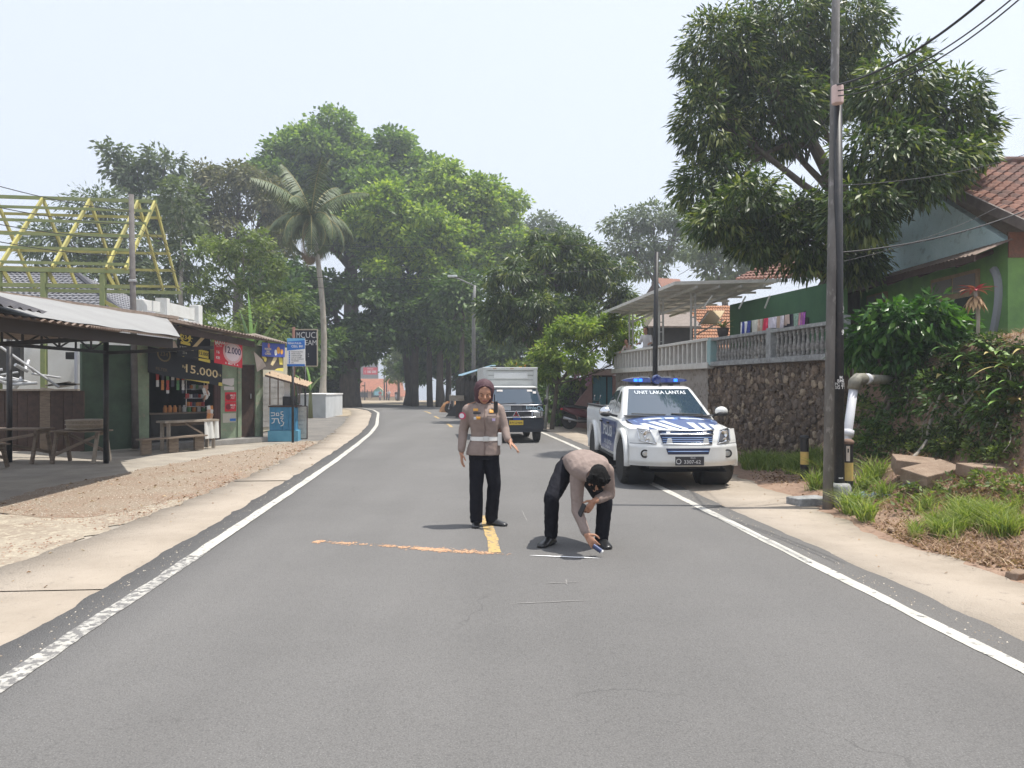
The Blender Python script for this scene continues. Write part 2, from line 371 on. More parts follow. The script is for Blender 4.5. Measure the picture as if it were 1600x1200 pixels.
sheet('gravel', [(9.3, -5.6), (10, -7.0), (12, -7.3), (16, -7.0), (21, -6.3), (22.3, -5.9)], [(9.3, -5.4), (10.5, -4.75)]+[(d, SLX(d)-.02) for d in np.arange(11.5, 21, .5)]+[(22.3, -5.6)], 9.4, 22.2, -.0375, m_gravel, .08, .14, 61)
sheet('driveway', [(21.6, -5.9), (24, -8.2), (26, -14), (44, -20), (50, -14)], [(d, SLX(d)-.03) for d in np.arange(21, 52, .5)], 21.9, 47, -.036, m_asph2, .12, .1, 71)
sheet('verge', [(38, -9.6), (46, -13), (60, -16)], [(d, SLX(d)-.1) for d in np.arange(37, 62, .5)], 38.6, 58, -.02, m_dust, .15, .15, 73)
# pebbles, dry leaves, red brick crumbs lying on the left side
def scatter_flat(name, n, fpos, size, mat, kind='stuff', zoff=0.0, curl=.4, tint=True, asp=.5):
    p = fpos(n); n = len(p); a = rng.uniform(0, 2*np.pi, n); L = size*rng.uniform(.5, 1.3, n); W = L*rng.uniform(.7, 1.3, n)*asp
    t = np.c_[np.cos(a), np.sin(a), rng.uniform(-curl, curl, n)]; u = np.c_[-np.sin(a), np.cos(a), rng.uniform(-curl, curl, n)]
    t *= L[:, None]/2; u *= W[:, None]/2
    up = np.c_[np.zeros(n), np.zeros(n), L*rng.uniform(.05, .4, n)*min(1, curl*2.5)]
    v = np.stack([p-t, p+u+up, p+t, p-u+up*.6], 1).reshape(-1, 3); v[:, 2] += zoff
    k = np.arange(n)*4; f = np.concatenate([np.c_[k, k+1, k+2], np.c_[k, k+2, k+3]])
    tn = rng.uniform(0, 1, n); o = link(name, np_mesh(name, v, f, mat, np.r_[tn, tn])); o['kind'] = kind; return o
m_dry = leaf_mat('dry leaves', (.15, .085, .052), (.33, .21, .135), (.50, .38, .27), .15, .8, .2)
m_peb = M('pebbles', (.42, .37, .30), .9, col2=(.24, .18, .13), scale=8)
m_brick = leaf_mat('brick crumbs', (.19, .10, .07), (.29, .185, .13), (.42, .33, .26), 0, .9, .1)
def on_gravel(n):
    d = rng.uniform(9.5, 22, n); o = np.interp(d, [9.4, 10, 12, 16, 21, 22.3], [-5.6, -7.1, -7.3, -7.0, -6.3, -5.9]); i_ = np.array([SLX(k) for k in d])
    t = rng.beta(.8, .8, n); x = o+(i_-o)*t; return np.c_[x, d, np.full(n, -.03)]
def edge_strip(n):
    d = rng.uniform(9.5, 21, n); i_ = np.array([SLX(k) for k in d]); x = i_-np.abs(rng.normal(0, .3, n))-.02
    k = fnoise(x*1.1, d*.6, 5)+rng.normal(0, .15, n) > .0; return np.c_[x, d, np.full(n, -.03)][k]
def pebbles(name, p, size, mat):
    n = len(p); s = size*rng.uniform(.4, 1.4, n); a = rng.uniform(0, 6.28, n); c, q = np.cos(a)*s, np.sin(a)*s
    z = s*rng.uniform(.3, .8, n); Z = np.zeros(n)
    v = np.stack([p+np.c_[c, q, Z], p+np.c_[-q, c, Z]*.8, p+np.c_[-c, -q, Z], p+np.c_[q, -c, Z]*.7, p+np.c_[Z+s*.1, Z, z]], 1).reshape(-1, 3); k = np.arange(n)*5
    f = np.concatenate([np.c_[k, k+1, k+4], np.c_[k+1, k+2, k+4], np.c_[k+2, k+3, k+4], np.c_[k+3, k, k+4]]); t = rng.uniform(0, 1, n)
    o = link(name, np_mesh(name, v, f, mat, np.r_[t, t, t, t])); o['kind'] = 'stuff'; return o
m_pebl = leaf_mat('pebble stone', (.20, .16, .12), (.36, .31, .25), (.55, .50, .42), 0, .9, .2)
setp(pebbles('gravel_stones', on_gravel(15000), .0085, m_pebl), 'loose gravel stones spread between the stalls and the concrete shoulder', 'gravel')
setp(pebbles('brick_crumbs', edge_strip(4200), .012, m_brick), 'reddish brick crumbs along the inner edge of the left shoulder', 'rubble')
def on_broken(n):
    d = rng.uniform(6.2, 10.8, n); i_ = np.array([SLX(k) for k in d]); x = i_-rng.uniform(0.05, 2.6, n)
    k = fnoise(x*1.3, d*1.3, 8)+rng.normal(0, .1, n) > .1; return np.c_[x, d, np.full(n, -.038)][k]
setp(pebbles('paving_chips', on_broken(2600), .013, m_brick), 'reddish chips on the crumbling pale paving at the left', 'rubble')
setp(scatter_flat('leaf_litter', 1000, lambda n: np.r_[on_gravel(n//2), edge_strip(n//2)], .05, m_dry, zoff=.004), 'dry brown leaves scattered over the gravel on the left', 'dry leaves')
# chalk and spray marks on the asphalt
m_orange = M('orange powder', (.62, .36, .20), .95, col2=(.42, .28, .19), scale=14, col3=(.19, .175, .165), s3=22, t3=(.47, .56))
m_spray = M('fresh white spray paint', (.80, .80, .80), .6)
def stroke(name, a, b, w, mat, dz, n=120, seed=3, jag=.5, taper=.2):
    a = np.array(a); b = np.array(b); t = np.linspace(0, 1, n); dr = b-a; dr /= np.hypot(*dr); nn = np.array([-dr[1], dr[0]])
    off = fnoise(t*4, t*0, seed, 4)*w*.25; env = np.clip(np.minimum(t, 1-t)/taper, .05, 1)**.6
    h1 = w/2*env*(1+jag*fnoise(t*22, t*0, seed+1, 4)*1.6); h2 = w/2*env*(1+jag*fnoise(t*26, t*0, seed+2, 4)*1.6)
    c = a+(b-a)*t[:, None]+nn*off[:, None]; A = c+nn*h1[:, None]; B = c-nn*h2[:, None]
    v = np.stack([np.c_[A, np.full(n, dz)], np.c_[B, np.full(n, dz)]], 1).reshape(-1, 3); k = np.arange(n-1)*2
    o = link(name, np_mesh(name, v, np.c_[k, k+1, k+3, k+2], mat)); o['kind'] = 'structure'; return o
gp = lambda x, y: tuple(G(x, y)[:2])
_a, _c = np.array(gp(492, 846)), np.array(gp(800, 867)); m_pow = leaf_mat('orange powder flecks', (.30, .19, .13), (.50, .30, .18), (.66, .44, .29), 0, .95, .1)
def on_chalk(n):
    t = rng.random(n); w = .05+.045*np.abs(fnoise(t*9, t*0, 6, 3))*2; k = fnoise(t*14, t*0, 16, 3)+rng.normal(0, .25, n) > -.12; dv = _c-_a; nn = np.array([-dv[1], dv[0]])/np.hypot(*dv)
    p = _a+t[:, None]*dv+nn*(rng.normal(0, 1, n)*w*.45+.02*fnoise(t*3, t*0, 26, 2))[:, None]; return np.c_[p, np.full(n, .003)][k]
setp(scatter_flat('chalk_line', 5200, on_chalk, .030, m_pow, curl=.02, asp=.45), 'line of orange powder strewn across the left lane up to the yellow dash', 'powder line')
stroke('spray_line', gp(828, 868.5), gp(938, 873), .035, m_spray, .007, 60, 5, .25, .3)
m_scr = M('pale scratch', (.24, .23, .22), .9)
for q, (a, b) in enumerate((((796, 944), (930, 938)), ((850, 912), (905, 910)), ((884, 905), (886, 915)), ((815, 797), (824, 815)))):
    stroke('scratch_mark', gp(*a), gp(*b), .012, m_scr, .004, 40, 8+q, .9, .3)
def on_shoulder(n):
    d = rng.uniform(4, 24, n)**1.0; k = rng.random(n) < .5; L = np.array([SLX(q) for q in d]); x = np.where(k, L+rng.uniform(0, 1.3, n)**1.6, np.array([cx(q) for q in d])+4.3-np.abs(rng.normal(0, .5, n)))
    return np.c_[x, d, np.full(n, -.018)]
setp(scatter_flat('leaf_litter', 260, on_shoulder, .035, m_dry, zoff=.003), 'few dry leaves and bits lying on the pale concrete shoulders', 'dry leaves')
setp(pebbles('road_grit', np.concatenate([np.stack([np.array(path(q, o)) for q, o in zip(rng.uniform(s_at(3), s_at(16), 900), np.where(rng.random(900) < .5, -1, 1)*(3.05-np.abs(rng.normal(0, .10, 900))))]).reshape(-1, 2), np.full((900, 1), .001)], 1), .007, m_pebl), 'loose grit along both asphalt edges', 'grit')
# ------------------------------------------------------------------ right bank
def SRX(d): return cx(d)+float(np.interp(d, [k[0] for k in sR], [k[1] for k in sR]))
BKY = np.arange(-10, 60, .5); BKE = np.array([SRX(k) for k in BKY])
def bank_z(x, y, noise=True):
    x = np.asarray(x, float); y = np.asarray(y, float)
    e = np.interp(y, BKY, BKE)
    u = x-e; us = 1.45+np.clip(14-y, 0, 20)*.10
    sm = lambda t: np.clip(t, 0, 1)**2*(3-2*np.clip(t, 0, 1))
    near = sm((14.4-y)/.7)
    z = -.03+.30*sm((u+.05)/us)*np.where(y < 11, 1, np.clip(1-(y-11)/3, .35, 1))
    z = z+near*(.22*sm((u-us*.55)/.8)+1.85*sm((u-us)/1.15))
    if noise: z = z+fnoise(x*1.1, y*1.1, 12, 5)*(.03+.26*sm((u-us*.3)/1.2)*near)*sm((u+.02)/.35)
    return z
xs = np.arange(-.15, 9, .075); yy = np.arange(-9, 30.1, .09)
v = []
for y in yy:
    e = SRX(y); X = e+xs; v.append(np.c_[X, np.full(len(X), y), bank_z(X, np.full(len(X), y))])
v = np.concatenate(v); k = len(xs); n = len(yy)
i = (np.arange(n-1)[:, None]*k+np.arange(k-1)[None]).ravel()
setp(link('bank', np_mesh('bank', v, np.c_[i, i+1, i+k+1, i+k], m_soil, smooth=True)), kind='structure')
# ================================================================== air
hz_m = bpy.data.materials.new('haze air'); hz_m.use_nodes = True; hz_m.node_tree.nodes.clear()
_o = hz_m.node_tree.nodes.new('ShaderNodeOutputMaterial'); _v = hz_m.node_tree.nodes.new('ShaderNodeVolumePrincipled')
_v.inputs['Color'].default_value = (.86, .92, 1.0, 1); _v.inputs['Density'].default_value = .0021; _v.inputs['Anisotropy'].default_value = .35
hz_m.node_tree.links.new(_v.outputs[0], _o.inputs['Volume'])
hb = MB(); hb.box((0, 290, 5), (1010, 700, 62)); setp(hb.build("haze", hz_m), kind="stuff")
# ================================================================== foliage tools
def unit(n):
    v = rng.normal(size=(n, 3)); return v/np.linalg.norm(v, axis=1)[:, None]
def leaf_verts(p, d, L, W, droop=0.0):
    """folded two-triangle leaves: base p, axis d"""
    n = len(p); d = d/np.linalg.norm(d, axis=1)[:, None]
    r = unit(n)*.9+np.array([0, 0, 1.0]); r = r-d*(r*d).sum(1)[:, None]; r /= np.linalg.norm(r, axis=1)[:, None]+1e-9   # leaf normal, mostly up
    s = np.cross(d, r); tip = p+d*L[:, None]-np.array([0, 0, 1])*(droop*L)[:, None]; mid = p+d*(L*.45)[:, None]-r*(W*.22)[:, None]
    return np.stack([p, mid+s*(W/2)[:, None], tip, mid-s*(W/2)[:, None]], 1).reshape(-1, 3)
def leaf_faces(n):
    k = np.arange(n)*4; return np.stack([np.c_[k, k+1, k+2], np.c_[k, k+2, k+3]], 1).reshape(-1, 3)
def lobes_clusters(lobes, dens, shell=.55, sub=0):
    """lobes: (x,y,z,rx,ry,rz); returns cluster centres, outward dirs; sub = leaf heads per lobe"""
    C = []; D = []
    if sub:
        L2 = []
        for (x, y, z, rx, ry, rz) in lobes:
            for q in range(sub):
                u = unit(1)[0]; u[2] = u[2]*.85+.12; k = rng.uniform(.22, .40); f = rng.uniform(.62, .95)
                L2.append((x+u[0]*rx*f, y+u[1]*ry*f, z+u[2]*rz*f, rx*k*1.1, ry*k*1.1, rz*k*.85))
        lobes = L2
    for (x, y, z, rx, ry, rz) in lobes:
        n = max(6, int(dens*(rx*ry*rz)**(2/3))); u = unit(n)
        rad = np.where(rng.random(n) < .72, rng.uniform(.78, 1.04, n), rng.uniform(shell*.5, .8, n))
        bump = 1+.16*fnoise(u[:, 0]*2.3+x, u[:, 1]*2.3+y+u[:, 2]*1.7, 3, 3)
        C.append(np.array([x, y, z])+u*np.array([rx, ry, rz])*(rad*bump)[:, None]); D.append(u)
    return np.concatenate(C), np.concatenate(D)
def crown_mesh(name, lobes, dens, per, leafL, leafW, crad, mat, out=.6, down=.25, var=.35, tintfn=None, droop=.15, gap=0.0, tshift=0.0, sub=0):
    C, D = lobes_clusters(lobes, dens, .55, sub)
    if gap > 0:
        g = fnoise(C[:, 0]*.9/crad*.35, C[:, 2]*.9/crad*.35+C[:, 1]*.2, 31, 3) > -gap; C, D = C[~g] if False else C[g], D[g]
    n = len(C)*per; ci = np.repeat(np.arange(len(C)), per)
    off = unit(n)*(rng.random(n)**.5)[:, None]*crad*rng.uniform(.6, 1.3, len(C))[ci][:, None]*np.array([1, 1, .7])
    p = C[ci]+off
    d = D[ci]*out+off/(crad+1e-6)*.7+unit(n)*.5+np.array([0, 0, -down])
    L = leafL*rng.uniform(.6, 1.25, n); W = leafW*rng.uniform(.7, 1.2, n)
    ct = rng.normal(.45+tshift, var*.55, len(C)); tint = np.clip(ct[ci]+rng.normal(0, var*.45, n), 0, 1)
    return np_mesh(name, leaf_verts(p, d, L, W, droop), leaf_faces(n), mat, np.repeat(tint, 2)), C
m_bark = M('bark', (.085, .065, .05), .95, col2=(.16, .135, .11), scale=7, bump=.9, bscale=30, stretch=(1, 1, .3))
m_barkd = M('dark bark', (.045, .036, .03), .95, col2=(.085, .07, .055), scale=6, bump=.9, bscale=25, stretch=(1, 1, .3))
m_barkp = M('pale bark', (.25, .22, .18), .9, col2=(.36, .33, .28), scale=6, bump=.5, bscale=25, stretch=(1, 1, .4))
def limb(mb, a, b, r0, r1, n=7, wob=.12, k=6, sag=0.0):
    a = Vector(a); b = Vector(b); L = (b-a).length; pts = []
    o1 = Vector(rng.normal(0, wob*L*.35, 3)); o2 = Vector(rng.normal(0, wob*L*.35, 3))
    for i in range(k+1):
        t = i/k; w = math.sin(math.pi*t); w2 = math.sin(2*math.pi*t)
        pts.append(a.lerp(b, t)+o1*w+o2*w2*.4+Vector((0, 0, sag*w)))
    mb.tube(pts, [r0+(r1-r0)*(i/k)**.8 for i in range(k+1)], n); return pts
def tree(name, label, base, lobes, bark, lmat, trunk=(.2, .1), fork=None, dens=40, per=20, leaf=(.3, .14), crad=.5, group=None, cat='tree', twigs=14, limbs=None, extra=None, wob=.1, nofork=False, **kw):
    base = Vector(base); t = thing(name, label, cat, base, 0, group)
    me, C = crown_mesh('crown', lobes, dens, per, leaf[0], leaf[1], crad, lmat, **kw)
    a = np.zeros(len(me.vertices)*3, np.float32); me.vertices.foreach_get('co', a); a = a.reshape(-1, 3)-np.array(base); me.vertices.foreach_set('co', a.astype(np.float32).ravel())
    link('crown', me, t)
    mb = MB(); cen = np.mean([l[:3] for l in lobes], axis=0)
    fk = Vector(fork) if fork else Vector((base.x*.5+cen[0]*.5, base.y*.5+cen[1]*.5, base.z+(cen[2]-base.z)*.55))
    limb(mb, base-Vector((0, 0, .15)), fk, trunk[0], trunk[1], 10, wob*.5, 8)
    for l in lobes:
        e = Vector(l[:3]); r_ = trunk[1]*.62
        q = limb(mb, fk, e, r_, r_*.4, 6, wob, 6)
        near_ = [c for c in C if (Vector(c)-e).length < max(l[3:])*1.1]
        for c in random.sample(near_, min(twigs, len(near_))): limb(mb, q[random.randint(3, 6)], Vector(c), r_*.3, r_*.08, 4, wob, 4)
    if extra: extra(mb, fk)
    mb.build('trunk', bark, t, smooth=True)
    return t
def lob(px, py, d, rpx, rpy=None, rd=None):
    c = P(px, py, d); s = d/F; rpy = rpy or rpx
    return (c.x, c.y, c.z, rpx*s, (rd if rd else rpx*s), rpy*s)
m_lf_mango = leaf_mat('mango leaves', (0.023, 0.045, 0.013), (0.065, 0.111, 0.026), (0.224, 0.252, 0.075), .38, .42, .45)
m_lf_green = leaf_mat('bright green leaves', (0.086, 0.146, 0.029), (0.203, 0.310, 0.053), (0.390, 0.476, 0.089), .42, .5)
m_lf_deep = leaf_mat('deep green leaves', (0.072, 0.128, 0.036), (0.152, 0.247, 0.061), (0.287, 0.389, 0.091), .38, .5)
m_lf_dark = leaf_mat('dark green leaves', (0.032, 0.067, 0.018), (0.072, 0.133, 0.030), (0.166, 0.245, 0.055), .3, .5)
m_lf_grey = leaf_mat('grey green leaves', (.06, .085, .05), (.12, .155, .09), (.21, .245, .145), .35, .6)
m_lf_dry = leaf_mat('dry olive leaves', (.075, .085, .04), (.16, .165, .085), (.29, .26, .145), .3, .7)
m_lf_yel = leaf_mat('yellow green leaves', (0.076, 0.133, 0.020), (0.202, 0.290, 0.045), (0.430, 0.472, 0.100), .42, .5)
m_lf_olive = leaf_mat('olive leaves', (0.066, 0.101, 0.028), (0.154, 0.209, 0.055), (0.286, 0.330, 0.105), .4, .55)
# ------------------------------------------------------------------ tall rain trees behind the palm
tree('rain_tree', 'tallest broad green tree behind the coconut palm', P(545, 632, 66)-Vector((0, 0, 0)), [lob(455, 270, 66, 62, 50), lob(520, 250, 68, 75, 58), lob(595, 262, 67, 72, 56), lob(650, 300, 66, 60, 50), lob(560, 330, 64, 90, 62), lob(470, 350, 65, 70, 60), lob(610, 390, 66, 70, 60)],
     m_barkd, m_lf_deep, (.9, .55), P(548, 420, 66), dens=44, per=13, leaf=(.46, .28), crad=.66, sub=17, var=.6, group='tall trees round the bend', down=.05, twigs=8)
tree('rain_tree', 'light green leafy tree right of the palm, above the bend', P(634, 637, 58), [lob(600, 335, 56, 52, 42), lob(655, 370, 56, 56, 46), lob(690, 335, 60, 60, 50), lob(740, 325, 61, 60, 48), lob(700, 295, 62, 50, 36), lob(790, 335, 63, 38, 46), lob(720, 400, 58, 62, 50), lob(640, 430, 56, 60, 40), lob(780, 395, 60, 45, 45)],
     m_barkd, m_lf_green, (.32, .22), P(652, 470, 57), dens=44, per=13, leaf=(.40, .24), crad=.60, sub=17, var=.6, group='tall trees round the bend', down=.05, twigs=8, tshift=.08)
tree('rain_tree', 'spreading low tree over the mouth of the bend', P(548, 636, 54), [lob(455, 455, 54, 60, 50), lob(520, 470, 55, 62, 48), lob(600, 480, 55, 52, 40), lob(480, 540, 54, 55, 48), lob(545, 545, 54, 48, 48), lob(420, 560, 55, 50, 45), lob(640, 500, 54, 40, 25), lob(580, 515, 54, 42, 30)],
     m_barkd, m_lf_dark, (.85, .5), P(540, 560, 54), dens=44, per=15, leaf=(.40, .25), crad=.55, sub=14, group='tall trees round the bend', down=.1, twigs=8)
# dark trunks of the grove on the right of the bend
for k, (px, pb, d, w, tx, ty, lx, ly, lr) in enumerate(((640, 640, 57, 13, 628, 480, 615, 465, 36), (648, 640, 56, 15, 650, 470, 655, 470, 40), (672, 640, 55, 11, 668, 460, 672, 480, 36), (686, 641, 54, 13, 684, 440, 700, 470, 44), (700, 634, 58, 8, 706, 470, 715, 500, 30), (722, 632, 50, 10, 724, 470, 722, 455, 36))):
    b = P(px, pb, d); b.z = zg(d)-.05
    tree('grove_tree', ['leftmost dark trunked tree of the grove at the bend', 'thickest dark trunk of the grove, second from its left', 'third trunk from the left in the grove at the bend', 'fourth grove trunk, dark, nearest the pavement edge', 'thinnest trunk standing back in the grove', 'grey trunk at the right end of the grove beside the shack'][k], b,
         [lob(lx, ly, d, lr, lr*.8), lob(lx+random.uniform(-25, 25), ly+55, d, lr*.6, lr*.4)], m_barkd, m_lf_dark if k % 2 else m_lf_deep, (w*d/F/2*.92, w*d/F/2*.62), P(tx, ty, d), dens=34, per=20, leaf=(.42, .24), crad=.7, group='dark trunked trees of the grove at the bend', twigs=6, wob=.05)
# sparse, drier trees on the left skyline
tree('acacia_tree', 'tall sparse tree with open crown on left skyline', P(232, 600, 52), [lob(215, 275, 52, 38, 22), lob(255, 255, 52, 34, 26), lob(175, 240, 52, 28, 10), lob(240, 310, 52, 44, 28), lob(190, 262, 52, 26, 12), lob(262, 350, 52, 40, 36)], m_bark, m_lf_grey, (.35, .2), P(245, 380, 52), dens=30, per=15, leaf=(.40, .20), crad=.6, group='sparse trees on the left skyline', twigs=10)
tree('acacia_tree', 'feathery dark tree behind the yellow roof frame', P(150, 600, 46), [lob(150, 320, 46, 44, 26), lob(110, 380, 46, 70, 32), lob(195, 380, 46, 46, 36), lob(170, 430, 46, 80, 30), lob(85, 440, 46, 50, 22)], m_bark, m_lf_grey, (.3, .18), P(165, 450, 46), dens=34, per=16, leaf=(.42, .12), crad=.6, group='sparse trees on the left skyline', twigs=10, tshift=-.15)
tree('acacia_tree', 'half dry brownish tree between open tree and palm', P(372, 610, 58), [lob(330, 290, 58, 38, 34), lob(375, 300, 58, 50, 42), lob(420, 320, 58, 40, 46), lob(350, 350, 58, 60, 40), lob(300, 330, 58, 36, 46), lob(420, 390, 58, 46, 36)], m_bark, m_lf_dry, (.4, .25), P(372, 430, 58), dens=48, per=10, leaf=(.36, .18), crad=.5, sub=13, group='sparse trees on the left skyline', twigs=12)
tree('acacia_tree', 'pale trunked slim tree beside the yellow gable end', P(286, 560, 40), [lob(285, 330, 41, 34, 50), lob(300, 400, 41, 36, 46), lob(268, 440, 41, 36, 40)], m_barkp, m_lf_grey, (.15, .09), P(285, 400, 40), dens=34, per=16, leaf=(.36, .18), crad=.5, group='sparse trees on the left skyline', twigs=12, tshift=.1)
tree('young_tree', 'yellowish young tree with forked pale trunk behind the shop', P(381, 560, 36), [lob(340, 400, 36, 42, 34), lob(385, 385, 36, 42, 32), lob(415, 430, 36, 24, 40), lob(345, 450, 36, 44, 26), lob(400, 470, 36, 30, 22), lob(325, 490, 36, 30, 22)], m_barkp, m_lf_olive, (.13, .08), P(377, 455, 36), dens=75, per=12, leaf=(.22, .10), crad=.28, sub=12, twigs=12)
tree('young_tree', 'low leafy tree right behind the shop roof', P(420, 600, 33), [lob(410, 495, 33, 30, 16), lob(435, 520, 33, 24, 14), lob(370, 520, 33, 40, 24), lob(330, 530, 34, 40, 30), lob(440, 470, 34, 26, 18)], m_bark, m_lf_olive, (.1, .06), P(415, 540, 33), dens=70, per=16, leaf=(.26, .10), crad=.35, twigs=10)
tree('young_tree', 'dark bushy tree filling the gap left of palm trunk', P(470, 625, 46), [lob(440, 480, 47, 46, 50), lob(470, 560, 47, 40, 46), lob(410, 520, 47, 40, 40)], m_bark, m_lf_dark, (.2, .12), P(460, 560, 47), dens=40, per=22, leaf=(.36, .2), crad=.6, twigs=8)
# right side behind the van and the terrace
tree('mango_tree', 'rounded dark mango tree behind the white box truck', P(852, 655, 33), [lob(800, 450, 32, 46, 38), lob(850, 420, 33, 52, 46), lob(900, 430, 34, 56, 50), lob(950, 450, 34, 42, 48), lob(780, 500, 32, 36, 44), lob(840, 500, 32, 54, 44), lob(900, 500, 33, 50, 40), lob(865, 380, 34, 40, 26)],
     m_bark, m_lf_mango, (.28, .2), P(850, 560, 33), dens=120, per=17, leaf=(.28, .075), crad=.27, sub=16, twigs=10, down=.55, tshift=.04)
tree('fruit_tree', 'yellow green tree in front of the dark mango, by gatehouse', P(862, 668, 27.5), [lob(860, 540, 27, 32, 30), lob(905, 520, 27, 38, 30), lob(950, 530, 27.5, 36, 28), lob(900, 560, 26.5, 42, 22), lob(945, 505, 27.5, 26, 18), lob(850, 580, 27, 22, 18), lob(975, 560, 28, 24, 22), lob(985, 510, 29, 26, 24)],
     m_bark, m_lf_yel, (.09, .06), P(870, 600, 27.3), dens=150, per=15, leaf=(.17, .08), crad=.17, sub=14, twigs=8, down=.3)
tree('rain_tree', 'pale feathery tree beyond the terrace canopy', P(1022, 560, 62), [lob(975, 350, 62, 36, 18), lob(1020, 340, 62, 40, 22), lob(1060, 345, 62, 36, 20), lob(985, 390, 62, 46, 16), lob(1050, 385, 62, 46, 20), lob(1010, 420, 62, 40, 14)], m_bark, m_lf_grey, (.35, .22), P(1022, 440, 62), dens=32, per=13, leaf=(.42, .17), crad=.62, group='pale trees beyond the terrace', twigs=12, tshift=.05)
tree('rain_tree', 'pale tree half hidden left of the big mango', P(1125, 560, 55), [lob(1100, 390, 55, 34, 22), lob(1150, 380, 55, 46, 26), lob(1190, 400, 55, 40, 30), lob(1130, 420, 55, 40, 18)], m_bark, m_lf_grey, (.3, .2), P(1130, 450, 55), dens=36, per=15, leaf=(.40, .17), crad=.6, group='pale trees beyond the terrace', twigs=12, tshift=.12)
tree('rain_tree', 'small distant tree between the green wood and the dark mango', P(855, 600, 85), [lob(850, 360, 85, 30, 26), lob(885, 375, 85, 26, 20), lob(835, 400, 85, 30, 30)], m_bark, m_lf_grey, (.3, .2), P(855, 430, 85), dens=26, per=16, leaf=(.55, .25), crad=.8, group='pale trees beyond the terrace', twigs=8)
# roadside tree by the far house, seen under the arch of the bend
tree('roadside_tree', 'thin roadside tree in front of the far orange roof', P(622, 625, 95), [lob(620, 565, 95, 18, 14), lob(612, 585, 95, 14, 10), lob(632, 580, 95, 14, 14), lob(630, 548, 95, 18, 12)], m_bark, m_lf_olive, (.2, .12), P(622, 590, 95), dens=50, per=14, leaf=(.45, .2), crad=.6, twigs=6)
# understorey closing the far background
for k, (px, py, d, rx, ry) in enumerate(((690, 560, 75, 60, 50), (760, 540, 60, 50, 60), (820, 560, 55, 40, 60), (500, 590, 62, 50, 34), (440, 600, 60, 40, 30), (700, 500, 70, 60, 40))):
    b = P(px, 620, d); b.z = zg(d)
    tree('background_tree', ['bushy tree far behind the grove', 'dark tree filling the gap left of the mango', 'dense tree low behind the mango', 'dark thicket tree behind the white low wall', 'dark tree far left behind the blue cart', 'upper leafy tree behind the grove trunks'][k], b, [lob(px, py, d, rx, ry), lob(px+rx*.5, py+ry*.4, d, rx*.6, ry*.6), lob(px-rx*.5, py+ry*.3, d, rx*.6, ry*.6)], m_barkd, m_lf_dark if k != 5 else m_lf_deep, (.3, .2), None, dens=44, per=13, leaf=(.42, .25), crad=.6, sub=12, group='trees filling the background', twigs=5)
# ------------------------------------------------------------------ big mango tree at right
KD = 1.24
kd = lambda b: 1.24 if b[0] < 1345 and b[1] < 320 else (1.12 if b[0] < 1345 else .96)
big = [(1130, 90, 14.2, 66, 74), (1215, 60, 14.6, 84, 72), (1310, 60, 15, 72, 66), (1110, 190, 13.9, 52, 72), (1200, 176, 14.4, 84, 66), (1245, 330, 13.8, 44, 34), (1120, 350, 13.7, 40, 30), (1120, 290, 13.8, 60, 50), (1168, 325, 13.6, 56, 52),
       (1400, 150, 14.8, 66, 70), (1390, 245, 14.2, 76, 52), (1480, 180, 15.2, 60, 62), (1520, 215, 15.4, 36, 46), (1345, 330, 13.8, 52, 46), (1250, 380, 13.8, 62, 46), (1330, 400, 14, 50, 40), (1455, 258, 14.0, 60, 34), (1420, 290, 13.8, 44, 24), (1505, 244, 14.2, 44, 26), (1180, 385, 13.7, 32, 26), (1290, 130, 15, 70, 60)]
def mango_limbs(mb, fk):
    limb(mb, fk, P(1268, 225, 17.9), .13, .10, 8, .04, 6); limb(mb, P(1268, 225, 17.9), P(1215, 150, 17.7), .10, .05, 8, .06, 6)
    limb(mb, P(1268, 228, 17.9), P(1205, 235, 17.5), .08, .05, 7, .1, 6, .12); limb(mb, P(1205, 235, 17.5), P(1130, 290, 17.1), .05, .02, 6, .1, 6, .1)
    limb(mb, fk, P(1420, 210, 14.6), .11, .05, 8, .08, 6)
tree('mango_tree', 'big mango tree spreading over the terrace behind the poles', P(1332, 540, 18.2), [lob(b[0], b[1], b[2]*kd(b), b[3], b[4]) for b in big], m_bark, m_lf_mango, (.23, .17), P(1322, 330, 18.0), dens=190, per=27, leaf=(.20, .052), crad=.27, twigs=12, down=.5, extra=mango_limbs, gap=.56, out=.5, var=.5, tshift=-.03)
